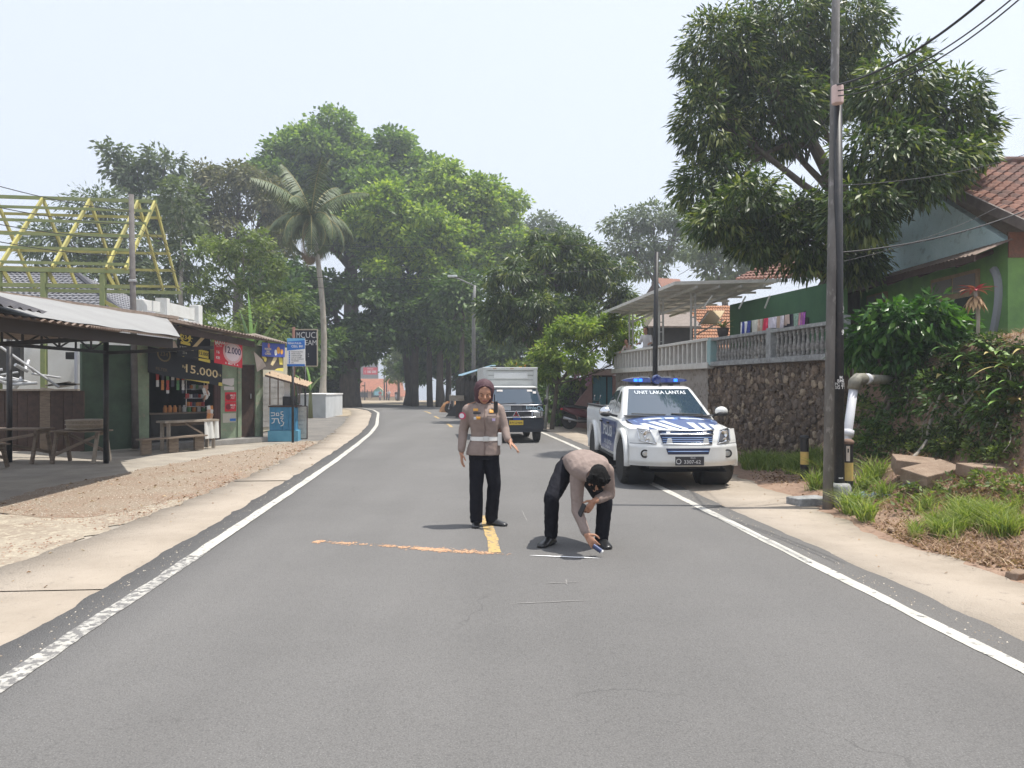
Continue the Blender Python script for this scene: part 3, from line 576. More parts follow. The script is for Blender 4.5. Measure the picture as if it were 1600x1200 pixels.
# ------------------------------------------------------------------ coconut palm
def palm(name, label, base, top, r0, r1, nf, L, mat, dead, group=None):
    t = thing(name, label, 'palm tree', base); mb = MB(); base = Vector(base); top = Vector(top); pts = []
    for i in range(25):
        k = i/24; pts.append(base.lerp(top, k)+Vector((.35*math.sin(k*math.pi), 0, 0)))
    mb.tube(pts, [(r0+(r1-r0)*(i/24))*(1+.05*(i % 2))+(.12*(1-i/3) if i < 3 else 0) for i in range(25)], 10); mb.build('trunk', m_barkp, t, smooth=True)
    nut = MB()
    for k in range(9):
        a = k*.7; nut.ball(top+Vector((.28*math.cos(a), .28*math.sin(a), -.35+.1*math.sin(k*3))), .13, 8, 6)
    nut.build('coconuts', M('coconut husk', (.28, .20, .06), .7), t, smooth=True)
    for k in range(nf):
        a = k*2.39996+.4; q = k/nf; el = R(84-118*q**.75); Lk = L*random.uniform(.85, 1.1)*(1.12 if q < .35 else 1)
        mb = MB(); dr = Vector((math.cos(a), math.sin(a), 0)); p = top.copy(); pts = []; e = el
        for i in range(15):
            pts.append(p.copy()); p = p+(dr*math.cos(e)+Vector((0, 0, 1))*math.sin(e))*(Lk/14); e -= R((1.6+9*max(0, q-.0)) if q < .34 else 5.2+5*q)*(1+i*.03)
        isd = q > .86; mb.tube(pts, [.04*(1-i/15)+.007 for i in range(15)], 5)
        lv = []; lt = []
        for i in range(1, 15):
            for sgn in (-1, 1):
                for z in range(3):
                    f = (i+z/3)/15; pp = Vector(pts[i-1]).lerp(pts[i], (z+1)/3); tt = (pts[i]-pts[i-1]).normalized()
                    side = tt.cross(Vector((0, 0, 1))); side.normalize(); ll = Lk*.26*math.sin(math.pi*min(1, f*.85+.12))+.12
                    dd = (side*sgn*(1.0 if not isd else .4)+tt*.55+Vector((0, 0, -.75-.5*random.random()-(.9 if isd else 0)))).normalized()
                    w = tt*.03; tip = pp+dd*ll+Vector((0, 0, -.18*ll)); md = pp+dd*ll*.5
                    b = len(mb.v); mb.add([pp-w, pp+w, md+w*1.1, md-w*1.1, tip], [(0, 1, 2, 3), (3, 2, 4)], 1)
        f_ = mb.build('frond', [M('palm rachis', (.27, .24, .09), .6), dead if isd else mat], t)
    return t
m_palm = M('palm leaflets', (.05, .085, .028), .55, col2=(.10, .125, .045), scale=3)
m_palmd = M('dead palm leaflets', (.26, .17, .085), .8, col2=(.16, .11, .06), scale=5)
palm('coconut_palm', 'coconut palm with drooping fronds behind the white low wall', P(503, 640, 41), P(486, 338, 41),   .17, .115, 22, 3.15, m_palm, m_palmd)
# ================================================================== left side: stalls, shop, roof frame, house
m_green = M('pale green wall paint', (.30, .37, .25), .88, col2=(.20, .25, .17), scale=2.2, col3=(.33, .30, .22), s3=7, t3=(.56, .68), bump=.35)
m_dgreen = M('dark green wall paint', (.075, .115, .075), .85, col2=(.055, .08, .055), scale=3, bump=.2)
m_cream = M('cream wall paint', (.50, .47, .36), .85, col2=(.42, .38, .28), scale=2.5, bump=.2)
m_whitew = M('white wall paint', (.72, .72, .70), .8, col2=(.62, .61, .58), scale=1.5, bump=.15)
m_greyw = M('grey cement', (.30, .29, .275), .9, col2=(.22, .21, .195), scale=3, bump=.5)
m_wood = M('weathered wood', (.15, .115, .085), .85, col2=(.24, .19, .145), scale=5, bump=.5, stretch=(1, 1, 6))
m_woodp = M('pale worn wood', (.36, .31, .25), .85, col2=(.25, .21, .165), scale=6, bump=.4)
m_dwood = M('dark brown wood', (.045, .028, .022), .7, col2=(.075, .045, .034), scale=9, bump=.3)
m_black = M('black painted steel', (.018, .018, .02), .5, col2=(.05, .045, .042), scale=12, lo=.5, hi=.8)
m_steelg = M('galvanised steel', (.45, .46, .47), .5, .6, col2=(.34, .34, .34), scale=8)
m_tarp = M('silver tarpaulin', (.27, .268, .26), .6, col2=(.23, .226, .22), scale=1.2, bump=.3, bscale=6)
m_rust = M('rusty corrugated iron', (.17, .12, .095), .8, .2, col2=(.25, .20, .165), scale=5, col3=(.12, .075, .05), s3=10)
m_roofbr = M('brown roof edge', (.30, .235, .19), .8, col2=(.20, .15, .12), scale=8)
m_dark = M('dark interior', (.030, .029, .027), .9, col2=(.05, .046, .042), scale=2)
m_yframe = M('yellow frame steel', (.44, .40, .12), .6, col2=(.30, .28, .11), scale=2)
m_ygreen = M('olive frame steel', (.20, .245, .10), .6, col2=(.27, .29, .12), scale=4)
m_tiled = M('dark grey roof tile', (.17, .17, .185), .65, col2=(.26, .26, .275), scale=8)
# ------------------------------------------------------------------ house with dark tiled hip roof behind the frame
hs = thing('house', 'white house with dark grey tiled hip roof behind the yellow roof frame', 'house', (-19, 31, 0))
mb = MB(); mb.box((-20.5, 30.8, 1.85), (10.2, 6, 3.7)); mb.build('wall', m_whitew, hs)
tl = MB(); e0 = Vector((-26, 27.3, 3.75)); e1 = Vector((-13.45, 27.3, 3.75)); r0 = Vector((-26, 31.2, 6.1)); r1 = Vector((-17.8, 31.2, 6.1)); bk = Vector((-13.45, 35, 3.75))
def tiles(mb, a, b, c, d, nu, nv, th=.05, amp=.045, cut=None):
    """tile rows between eave a-b and ridge c-d (a below c): each tile a curved step"""
    for j in range(nv):
        t0, t1 = j/nv, min(1, (j+1.12)/nv)
        L0, L1 = a.lerp(c, t0), b.lerp(d, t0); K0, K1 = a.lerp(c, t1), b.lerp(d, t1); w = (L1-L0).length; n_ = max(1, round(nu*w/(b-a).length))
        nrm = (b-a).cross(c-a).normalized(); prev = None; vs_ = []; fs = []
        for i in range(n_*3+1):
            f = i/(n_*3); bump_ = (0, 1, .45)[i % 3]*amp
            vs_.append(L0.lerp(L1, f)+nrm*(bump_+th)); vs_.append(K0.lerp(K1, f)+nrm*(bump_)); vs_.append(L0.lerp(L1, f)+nrm*(bump_-.02))
        for i in range(n_*3): fs += [(i*3, i*3+3, i*3+4, i*3+1), (i*3+2, i*3+5, i*3+3, i*3)]
        mb.add(vs_, fs)
tiles(tl, e0, e1, r0, r1, 56, 20); tiles(tl, e1, bk, r1, r1+Vector((.02, 0, 0)), 38, 20)
rf = tl.build('roof', m_tiled, hs); rf['kind'] = 'stuff'
mb = MB(); mb.tube([e1+Vector((0, 0, .08)), r1+Vector((0, 0, .1))], .11, 6); mb.tube([r0+Vector((0, 0, .1)), r1+Vector((0, 0, .1))], .11, 6); mb.build('ridge_cap', M('ridge tile', (.07, .07, .08), .7), hs)
mb = MB(); mb.beam(e0-Vector((0, 0, .04)), e1-Vector((0, 0, .04)), .06, .14); mb.build('fascia', m_whitew, hs)
for x in (-22.9, -17.35):
    mb = MB(); mb.box((x, 27.78, 2.0), (1.1, .08, 1.5)); w = mb.build('window', m_dwood, hs); mb = MB(); mb.box((x, 27.735, 2.0), (.9, .03, 1.3)); mb.build('pane', M('dark window glass', (.02, .025, .03), .1), w)
# white lower building and parapet walls right of it
pw = thing('parapet_wall', 'white crenellated parapet wall beyond the canopy roof', 'wall', (-12.6, 26.6, 0))
mb = MB(); mb.beam(P(215, 493, 25)-Vector((0, 0, 1.9)), P(312, 503, 29)-Vector((0, 0, 1.9)), .16, 3.8); mb.build('wall', m_whitew, pw)
for px, d, h in ((219, 25.2, .55), (255, 26.6, .62), (307, 28.8, .4)):
    c = P(px, 492, d); mb = MB(); mb.box((c.x, c.y-.05, c.z+h/2-.3), (.36, .36, h+.5)); mb.build('pillar', m_whitew, pw, bevel=.02)
mb = MB(); mb.beam(P(222, 476, 25.4), P(252, 480, 26.5), .1, .35); mb.beam(P(258, 481, 26.7), P(305, 492, 28.7), .1, .42); mb.build('coping', m_whitew, pw)
# pale annex wall seen under the canopy
an = thing('outbuilding', 'white outbuilding with a dark doorway seen under the stall canopy', 'building', (-14.2, 22.4, 0))
mb = MB(); mb.beam((-18.6, 21.0, 1.75), (-9.6, 23.6, 1.75), .2, 3.5); mb.build('wall', m_whitew, an)
for px, py, w, h in ((19, 568, .5, .95), (112, 556, .22, .2)):
    c = P(px, py, 21.0 if px < 50 else 22.0); mb = MB(); mb.box((c.x, c.y-.02, c.z), (w, .3, h), .28); mb.build('window', m_dark, an)
mb = MB(); mb.tube([P(119, 545, 21.3), P(119, 612, 21.3)], .045, 8); mb.build('downpipe', M('grey pvc', (.35, .36, .40), .5), an)
# ------------------------------------------------------------------ yellow roof frame under construction
fr = thing('roof_frame', 'bare yellow steel roof frame of an unfinished building', 'roof frame', (-13.5, 23, 0))
Rr = Vector((-11.16, 24, 7.3)); E1 = Vector((-.99, -.143, 0)); E2 = Vector((-.143, .99, 0)); A_ = 2.5; ZE = 4.87
def fpt(t, s, z): return Rr+E1*t+E2*s+Vector((0, 0, z-Rr.z))
Lx = 9.5
def fbeam(name, a, b, w, h, mat): MB().beam(a, b, w, h).build(name, mat, fr)
fbeam('ridge_beam', fpt(-.05, 0, 7.3), fpt(Lx, 0, 7.3), .08, .10, m_ygreen)
for t in (0, .5, 1.9, 3.25, 4.6, 5.95, 7.3, 8.65):
    for s in (-1, 1): fbeam('rafter', fpt(t, 0, 7.28), fpt(t, s*A_*1.03, ZE-.06), .06, .12, m_yframe)
for k in range(1, 6):
    f = k/5.0
    for s in (-1, 1): fbeam('purlin', fpt(-.05, s*A_*f, 7.38-(7.3-ZE)*f), fpt(Lx, s*A_*f, 7.38-(7.3-ZE)*f), .055, .08, m_yframe if s > 0 else m_ygreen)  # back purlins get the sunlit yellow as their colour, front ones the olive
for s in (-1, 1): fbeam('eave_beam', fpt(-.1, s*A_, ZE-.12), fpt(Lx, s*A_, ZE-.12), .09, .11, m_ygreen)
fbeam('tie_beam', fpt(-.1, -A_, ZE-.55), fpt(Lx, -A_, ZE-.55), .09, .10, m_ygreen)
for t in (.62, 2.15, 3.3, 5.3, 7.4):
    for s in (-1,):
        fbeam('post', fpt(t, s*A_, 0), fpt(t, s*A_, ZE-.2), .13, .13, m_ygreen)
        fbeam('brace', fpt(t, s*A_, ZE-.95), fpt(t-.55, s*A_, ZE-1.25), .06, .1, m_yframe)
        fbeam('bracket', fpt(t-.05, s*A_*.98, ZE-.1), fpt(t-.2, s*A_*.9, ZE-.5), .06, .1, m_yframe)
# ------------------------------------------------------------------ utility pole behind the canopy
def conc_pole(name, label, base, top, r0, r1, mat, cat='utility pole', group=None):
    t = thing(name, label, cat, base, 0, group); MB().tube([base, Vector(base).lerp(top, .5), top], [r0, (r0+r1)/2, r1], 12).build('pole', mat, t, smooth=True); return t
m_pole = M('pole concrete', (.27, .265, .26), .85, col2=(.17, .165, .16), scale=5, col3=(.34, .33, .31), s3=16, t3=(.56, .66), bump=.3, bscale=40, stretch=(1, 1, .35))
b = P(212, 560, 19); b.z = 0
up = conc_pole('utility_pole', 'grey concrete pole rising in front of the yellow roof frame', b, P(205, 304, 19), .085, .06, M('dim pole concrete', (.16, .15, .14), .9, col2=(.11, .10, .095), scale=6))
mb = MB()
for z in (4.15,): mb.lathe([(.085, -.03), (.1, -.02), (.1, .02), (.085, .03)], (b.lerp(P(205, 304, 19), z/6.3).x, 19, z), 12)
mb.build('band', m_steelg, up)
# ------------------------------------------------------------------ stall canopy
cp = thing('stall_canopy', 'lean-to stall canopy with silver sheet roof and dark trusses', 'canopy', (-8.4, 13, 0))
def corr(mb, a, b, c, d, n, amp=.018, m=0):
    """corrugated sheet: a-b eave, c-d ridge"""
    a, b, c, d = map(Vector, (a, b, c, d)); nrm = (b-a).cross(c-a).normalized()
    mb.grid(lambda u, v: a.lerp(b, u).lerp(c.lerp(d, u), v)+nrm*(amp*math.cos(u*n*2*math.pi)), n*6, 3, m)
for k in range(3):
    f0, f1 = k/3, (k+1)/3
    A0, B0 = Vector((-5.92, 9.4, 2.40)), Vector((-6.1, 14.05, 2.44)); A1, B1 = Vector((-7.95, 10.2, 2.88)), Vector((-7.25, 16.3, 2.92))
    if k == 0: A0 = Vector((-5.92, 7.0, 2.40)); A1 = Vector((-8.2, 7.6, 2.86)); 
    g0 = (0, .32, .66, 1.0)
    mb = MB(); corr(mb, A0.lerp(B0, g0[k]) if k else A0, Vector((-5.92, 9.4, 2.40)).lerp(B0, g0[k+1]), A1.lerp(B1, g0[k]) if k else A1, Vector((-7.95, 10.2, 2.88)).lerp(B1, g0[k+1]), 22, .016)
    mb.build('corrugated_sheet', m_rust, cp, smooth=True)
mb = MB()   # silver tarpaulin over the sheets, sagging slightly
mb.grid(lambda u, v: Vector((-5.97, 8.6, 2.435)).lerp(Vector((-6.11, 14.15, 2.475)), u).lerp(Vector((-7.95, 9.6, 2.985)).lerp(Vector((-7.28, 16.2, 3.0)), u), v)+Vector((0, 0, .012*math.sin(u*13+v*3)*math.sin(v*3.1)+.006*math.sin(u*29+1))), 48, 12)
mb.build('tarpaulin', m_tarp, cp, smooth=True)
mb = MB(); corr(mb, (-5.88, 7.2, 2.52), (-5.9, 9.75, 2.50), (-6.9, 7.4, 2.80), (-6.8, 9.9, 2.78), 14, .018); mb.build('overlay_sheet', M('dark corrugated iron', (.05, .048, .055), .7, .3, col2=(.09, .085, .09), scale=6), cp, smooth=True)
mb = MB(); mb.beam((-8.35, 7, 2.93), (-7.2, 16.5, 3.02), .09, .06); mb.build('ridge_board', m_roofbr, cp)
mb = MB(); mb.add([(-7.95, 7, 2.87), (-7.22, 16.4, 2.93), (-9.9, 16.9, 2.5), (-11.5, 7, 2.5)], [(0, 1, 2, 3)]); mb.build('rear_sheet', m_rust, cp)
mb = MB(); mb.beam((-6.12, 7, 2.30), (-6.24, 14.1, 2.34), .03, .17); mb.beam((-8.2, 7, 2.62), (-8.2, 16, 2.62), .05, .1); mb.build('fascia', M('dark fascia board', (.045, .035, .03), .8), cp)
for ya, yb in ((7.2, 11.6), (11.6, 15.9)):
    mb = MB(); x0 = -8.42
    mb.beam((x0, ya, 2.26), (x0, yb, 2.26), .05, .06); mb.beam((x0, ya, 2.52), (x0, yb, 2.52), .05, .05); n_ = 8
    for k in range(n_): 
        y0 = ya+(yb-ya)*k/n_; y1 = ya+(yb-ya)*(k+1)/n_; mb.beam((x0, y0, 2.28 if k % 2 else 2.5), (x0, y1, 2.5 if k % 2 else 2.28), .025, .025); mb.beam((x0, y0, 2.28), (x0, y0, 2.5), .03, .03)
    mb.build('truss', m_black, cp)
for y in (9.0, 12.4, 15.95):
    mb = MB(); mb.beam((-8.42, y, 2.24), (-6.2, y, 2.36), .05, .07); mb.build('rafter', m_black, cp)
for x, y in ((-8.43, 15.95), (-10.6, 16.2), (-10.6, 11)):
    mb = MB(); mb.tube([(x, y, -.05), (x, y, 2.55)], .055, 8); mb.build('post', m_black, cp, smooth=True)
# timber partition of planks, pole and clutter behind it
pt = thing('plank_partition', 'dark plank partition under the canopy with pale top rail', 'partition', (-10.6, 17.3, 0))
x = -12.9
while x < -9.75:
    w = random.uniform(.2, .3); mb = MB(); mb.box((x+w/2, 17.25+random.uniform(-.01, .01), .77), (w-.012, .03, 1.36)); mb.build('plank', m_dwood if random.random() < .8 else m_wood, pt); x += w
mb = MB(); mb.beam((-12.95, 17.2, 1.47), (-9.7, 17.2, 1.47), .1, .035); mb.build('top_rail', m_woodp, pt)
cl_ = thing('scrap_pile', 'heap of grey pipes and scrap behind the plank partition', 'scrap', (-13.2, 19.2, 0))
for k in range(16):
    a = P(random.uniform(-10, 60), random.uniform(575, 606), 19.5); b2 = a+Vector((random.uniform(-.6, .6), random.uniform(-.4, .4), random.uniform(-.25, .25))); MB().tube([a, b2], random.uniform(.02, .05), 7).build('pipe', m_steelg, cl_)
for k in range(7):
    a = P(random.uniform(55, 92), random.uniform(600, 608), 18.6); MB().beam(a, a+Vector((random.uniform(.3, .7), 0, random.uniform(-.08, .08))), .07, .04).build('batten', m_woodp, cl_)
mb = MB(); mb.box((-13.4, 19.3, .6), (2.2, .8, 1.2)); mb.build('crate', m_greyw, cl_)
sp = MB().tube([P(-2, 540, 17.8), P(92, 605, 18.4)], .03, 8).build('pole', m_steelg); setp(sp, 'slanting metal pole leaning behind the plank partition', 'pole')
# trestle tables
def trestle(label, x0, x1, y, h, dep, nb):
    t = thing('trestle_table', label, 'table', ((x0+x1)/2, y, 0), 0, 'rough wooden tables under the canopy')
    for k in range(nb):
        yy = y-dep/2+dep*(k+.5)/nb; mb = MB(); mb.beam((x0, yy, h+random.uniform(-.006, .006)), (x1, yy, h), dep/nb-.01, .03); mb.build('plank', m_wood, t)
    for x in (x0+.1, x1-.1):
        for s in (-1, 1): mb = MB(); mb.beam((x, y+s*(dep/2+.05), -.04), (x, y+s*(dep/2-.12), h-.02), .06, .06); mb.build('leg', m_woodp if x > -9 else m_wood, t)
        mb = MB(); mb.beam((x, y-dep/2+.06, h-.06), (x, y+dep/2-.06, h-.06), .05, .06); mb.build('crossbar', m_wood, t)
    mb = MB(); mb.beam((x0+.1, y-dep/2-.02, .12), (x1-.1, y-dep/2+.03, h-.1), .04, .06); mb.build('brace', m_wood, t)
    mb = MB(); mb.beam((x0+.1, y+dep/2+.02, h-.1), (x1-.1, y+dep/2-.03, .15), .04, .06); mb.build('brace', m_wood, t)
trestle('rough wooden trestle table beside the black post, basket on it', -9.55, -8.5, 16.1, .62, .55, 4)
trestle('long rough wooden table at the left frame edge under the canopy', -12.4, -9.75, 16.1, .66, .6, 4)
trestle('low plank bench in front of the long table at the left edge', -11.4, -9.9, 15.0, .42, .35, 3)
bsk = thing('basket', 'round woven basket standing on the trestle table', 'basket', (-8.95, 16.1, .64))
mb = MB(); mb.lathe([(.30, .0), (.34, .03), (.355, .12), (.36, .2), (.33, .2), (.32, .1)], (-8.95, 16.1, .645), 28); mb.build('body', M('woven bamboo', (.20, .16, .12), .85, col2=(.30, .25, .19), scale=40, bump=.8, bscale=60), bsk, smooth=True)
for z in (.03, .115, .2): mb = MB(); mb.lathe([(.345, -.012), (.372, -.008), (.372, .008), (.345, .012)], (-8.95, 16.1, .645+z), 28); mb.build('rim', m_woodp, bsk, smooth=True)
# ------------------------------------------------------------------ shop
SA = Vector((-10.25, 18.06, 0)); SB = Vector((-7.22, 22.34, 0)); SU = (SB-SA).normalized(); SN = Vector((SU.y, -SU.x, 0))     # SN faces the road
def W(px, z, out=0.0):
    k = (px-800)/F; a = SA+SN*out      # a.x+SU.x t = k (a.y+SU.y t)
    t = (k*a.y-a.x)/(SU.x-k*SU.y); p = a+SU*t; return Vector((p.x, p.y, z))
def WP(px, py, out=0.0):
    p = W(px, 0, out); p.z = CAMH+(600-py)*p.y/F; return p
def wslab(mb, pa, pb, z0, z1, th=.12, out=0.0, m=0):
    a = W(pa, z0, out); b = W(pb, z0, out); mb.prism([a, b, b+Vector((0, 0, z1-z0)), a+Vector((0, 0, z1-z0))], -SN*th, m)
shop = thing('shop', 'pale green roadside kiosk with open front and brown door', 'shop', tuple((SA+SB)/2))
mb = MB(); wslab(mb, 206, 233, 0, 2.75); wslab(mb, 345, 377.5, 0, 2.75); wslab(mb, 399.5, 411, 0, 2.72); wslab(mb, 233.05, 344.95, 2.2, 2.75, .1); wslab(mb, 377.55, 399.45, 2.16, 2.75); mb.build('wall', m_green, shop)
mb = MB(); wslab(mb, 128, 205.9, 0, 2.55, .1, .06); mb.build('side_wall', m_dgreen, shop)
mb = MB(); a = W(411, 0); mb.prism([a, a-SN*3.4, a-SN*3.4+Vector((0, 0, 2.72)), a+Vector((0, 0, 2.72))], -SU*.1); mb.build('end_wall', m_cream, shop)
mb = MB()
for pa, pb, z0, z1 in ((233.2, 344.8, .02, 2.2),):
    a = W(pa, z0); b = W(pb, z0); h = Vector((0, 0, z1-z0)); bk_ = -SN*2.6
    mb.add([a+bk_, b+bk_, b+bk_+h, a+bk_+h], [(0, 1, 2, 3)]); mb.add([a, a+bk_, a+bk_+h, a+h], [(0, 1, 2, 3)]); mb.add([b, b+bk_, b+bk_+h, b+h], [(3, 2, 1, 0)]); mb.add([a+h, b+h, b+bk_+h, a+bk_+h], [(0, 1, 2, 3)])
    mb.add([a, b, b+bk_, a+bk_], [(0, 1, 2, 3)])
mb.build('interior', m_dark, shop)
mb = MB(); wslab(mb, 378, 399, .06, 2.14, .05, -.05); dr = mb.build('door', m_dwood, shop)
mb = MB(); mb.box(WP(392, 619, .0), (.03, .03, .14)); mb.build('handle', m_steelg, dr)
mb = MB(); wslab(mb, 334, 344.8, .05, 2.2, .05, -.03); mb.build('folding_door', M('red brown door', (.075, .03, .026), .6, col2=(.05, .022, .02), scale=8), shop)
for k in range(4): mb = MB(); p0 = 335+k*2.5; wslab(mb, p0, p0+2.2, .06, 2.18, .02, -.005); mb.build('slat', M('red brown door', (.075, .03, .026)), shop)
mb = MB(); wslab(mb, 236, 420, -.05, .09, .7, .5); mb.build('step', m_greyw, shop, bevel=.01)
mb = MB(); wslab(mb, 372, 377.6, 0.1, 2.3, .05, .05); mb.build('pillar', m_green, shop)
# roof slab of corrugated sheets, eave beam
mb = MB(); ea, eb = P(262, 497, 16.4), P(452, 537, 23.4); ra_, rb_ = Vector((-10.9, 18.6, 3.55)), Vector((-9.6, 26.2, 3.25))
corr(mb, ea, eb, ra_, rb_, 40, .02); mb.build('roof', m_rust, shop, smooth=True)
mb = MB(); mb.beam(ea-Vector((0, 0, .03)), P(398, 525, 21.3)-Vector((0, 0, .03)), .05, .06); mb.build('roof_edge', m_roofbr, shop)
mb = MB(); mb.beam(P(340, 523, 20.3), P(396, 523, 21.6), .09, .05); mb.beam(P(396, 522, 21.6), P(452, 538, 23.5), .09, .05); mb.build('roof_edge', M('pale roof edge', (.50, .44, .37), .7), shop)
mb = MB(); mb.beam(P(266, 512, 16.9)-SN*.05, P(398, 538, 21.5)-SN*.05, .06, .16); mb.build('eave_beam', m_dwood, shop)
# shelf with goods, hanging snacks, window light
shf = thing('display_shelf', 'white wire display shelf of goods inside the open shop front', 'shelf', tuple(W(305, 0, -.5)))
for py in (580, 594, 608, 622, 635): mb = MB(); mb.beam(WP(291, py, -.4), WP(319, py, -.4), .22, .02); mb.build('shelf', m_steelg, shf)
for px in (291, 319): mb = MB(); mb.tube([WP(px, 578, -.4), WP(px, 638, -.4)], .012, 6); mb.build('upright', m_whitew, shf)
gc = [M('red packet', (.45, .06, .05), .5), M('white packet', (.6, .6, .58), .5), M('dark packet', (.06, .06, .09), .5), M('orange packet', (.55, .22, .06), .5), M('green packet', (.10, .25, .10), .5)]
for r_, py in enumerate((591, 605, 619, 632)):
    for k in range(6):
        px = 293+k*4.6+random.uniform(-.5, .5); h = random.uniform(.09, .16); c = WP(px, py, -.4); MB().box(c+Vector((0, 0, .0)), (.09, .07, h), random.uniform(-.3, .3)).build('packet', random.choice(gc), shf)
hg = thing('snack_string', 'bunch of orange snack packets hanging at the shop opening', 'snacks', tuple(WP(325, 610, .1)))
for k in range(9): c = WP(322+random.uniform(-3, 3), 604+k*2.2, .08); MB().box(c, (.09, .03, .15), Euler((random.uniform(-.3, .3), random.uniform(-.4, .4), random.uniform(-1, 1))).to_matrix()).build('packet', random.choice([gc[3], gc[1], M('tan packet', (.5, .3, .2), .5)]), hg, bevel=.01)
MB().tube([WP(325, 585, .08), WP(322, 625, .08)], .006, 5).build('string', m_whitew, hg)
hg2 = thing('snack_string', 'white and orange bags hanging low beside the bench', 'snacks', tuple(WP(328, 645, .1)))
for k in range(6): c = WP(326+(k % 2)*4, 638+(k//2)*6, .1); MB().box(c, (.10, .035, .15), Euler((.1, .2*(k-2)*.4, .8)).to_matrix()).build('bag', [gc[1], gc[3], M('tan packet', (.5, .3, .2), .5)][k % 3], hg2, bevel=.012)
for j in range(6):
    sx = thing('packet_strip', ['leftmost', 'second', 'third', 'fourth', 'fifth', 'rightmost'][j]+' strip of small sachets hanging from the shop lintel', 'sachets', tuple(WP(246+j*8, 585, -.15)), 0, 'sachet strips under the shop lintel')
    for k in range(5+j % 3): MB().box(WP(246+j*8, 581+k*5.2, -.15), (.075, .012, .085), Euler((0, random.uniform(-.1, .1), .9+random.uniform(-.3, .3))).to_matrix()).build('sachet', gc[(j*2+k//3) % 5], sx)
# bottles and jars on the counter
ct = thing('counter', 'dark counter with jars inside the shop opening', 'counter', tuple(W(280, 0, -.6)))
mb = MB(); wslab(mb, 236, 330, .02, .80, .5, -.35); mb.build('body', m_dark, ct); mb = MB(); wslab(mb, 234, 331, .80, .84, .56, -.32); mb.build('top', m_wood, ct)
for k in range(9):
    px = 258+k*7.5; c = W(px, .84, -.5); mb = MB(); mb.lathe([(.05, 0), (.055, .02), (.055, .13), (.035, .16), (.035, .19)], c, 10); mb.build('jar', random.choice([gc[1], gc[3], gc[4], M('brown jar', (.15, .09, .05), .3)]), ct, smooth=True)
# long bench table in front
bt = thing('bench', 'worn wooden bench table in front of the shop counter', 'bench', tuple(W(288, 0, .9)))
a, b = W(246, .68, 1.0), W(330, .68, 1.0)
for k in range(3):
    mb = MB(); o_ = SN*(.14*k); mb.beam(a+o_, b+o_, .13, .05); mb.build('plank', m_woodp, bt)
for p in (a+SU*.12, b-SU*.12):
    for o_ in (0, .28): mb = MB(); q = p+SN*o_; mb.beam((q.x, q.y, -.03), (q.x, q.y, .66), .07, .07); mb.build('leg', m_woodp, bt)
mb = MB(); mb.beam(a+SU*.12-Vector((0, 0, .08)), b-SU*.12-Vector((0, 0, .08)), .03, .08); mb.beam(b-SU*.15+SN*.3-Vector((0, 0, .5)), b-SU*.9+SN*.28-Vector((0, 0, .05)), .03, .04); mb.build('rail', m_wood, bt)
lb = thing('bench', 'low dark plank bench left of the worn bench table', 'bench', tuple(W(232, 0, 1.5)))
a2, b2 = W(215, .32, 1.6), W(316, .32, 1.35)
for k in range(2): mb = MB(); mb.beam(a2+SN*(.15*k), b2+SN*(.15*k), .14, .035); mb.build('plank', m_wood, lb)
for p in (a2+SU*.15, (a2+b2)/2, b2-SU*.15):
    mb = MB(); mb.box((p.x+SN.x*.08, p.y+SN.y*.08, .135), (.07, .24, .33), math.atan2(SU.y, SU.x)+1.57); mb.build('leg', m_wood, lb)
clo = MB(); a3 = W(319, .7, 1.32); clo.grid(lambda u, v: a3+SU*(.42*u)-Vector((0, 0, .48*v))+SN*(.02*math.sin(u*17)+.03*v), 16, 6); setp(clo.build('cloth', M('white cloth', (.6, .6, .57), .9), smooth=True), 'white cloth hanging over the right end of the bench table', 'cloth')
# ------------------------------------------------------------------ banners
def wv(a, k, ph=0): return lambda u, v: a*math.sin(u*k+ph)+a*.5*math.sin(v*k*.7+ph)
def pm(name, c, r=.5): return M(name, c, r)
c_black = pm('banner black', (.018, .02, .026)); c_gold = pm('banner gold', (.62, .50, .10)); c_red = pm('banner red', (.62, .03, .05)); c_wht = pm('print white', (.78, .77, .75)); c_blue = pm('banner blue', (.05, .085, .38)); c_nav = pm('print navy', (.06, .03, .10)); c_pink = pm('banner pink glow', (.72, .42, .42)); c_lblue = pm('sign light blue', (.16, .42, .66)); c_sblue = pm('sign blue', (.03, .16, .50))
c_ora = pm('print orange', (.75, .36, .06)); c_yel = pm('print yellow', (.78, .66, .13)); c_cream = pm('print cream', (.75, .62, .36)); c_dk = pm('print dark', (.03, .03, .035))
def banner(name, label, cat, tl, tr, h, wave=None, dv=None):
    t = thing(name, label, cat, tuple(tl)); u = tr-tl; pn = Panel(tl, u, dv or Vector((0, 0, 1)), wave); pn.w = u.length; pn.h = h; return t, pn
def printed(t, pn, name, mat, fn): mb = MB(); fn(mb); o = mb.build(name, mat, t); (name not in ('sheet', 'header', 'band', 'price')) and o.__setitem__('kind', 'stuff'); return o
def disc(pn, mb, a, b, r, n=20, layer=1, r0=None):
    if r0 is None: pn.poly(mb, [(a+r*math.cos(2*math.pi*k/n), b+r*math.sin(2*math.pi*k/n)) for k in range(n)], layer)
    else:
        for k in range(n):
            c0, c1 = 2*math.pi*k/n, 2*math.pi*(k+1)/n; pn.poly(mb, [(a+r0*math.cos(c0), b+r0*math.sin(c0)), (a+r*math.cos(c0), b+r*math.sin(c0)), (a+r*math.cos(c1), b+r*math.sin(c1)), (a+r0*math.cos(c1), b+r0*math.sin(c1))], layer)
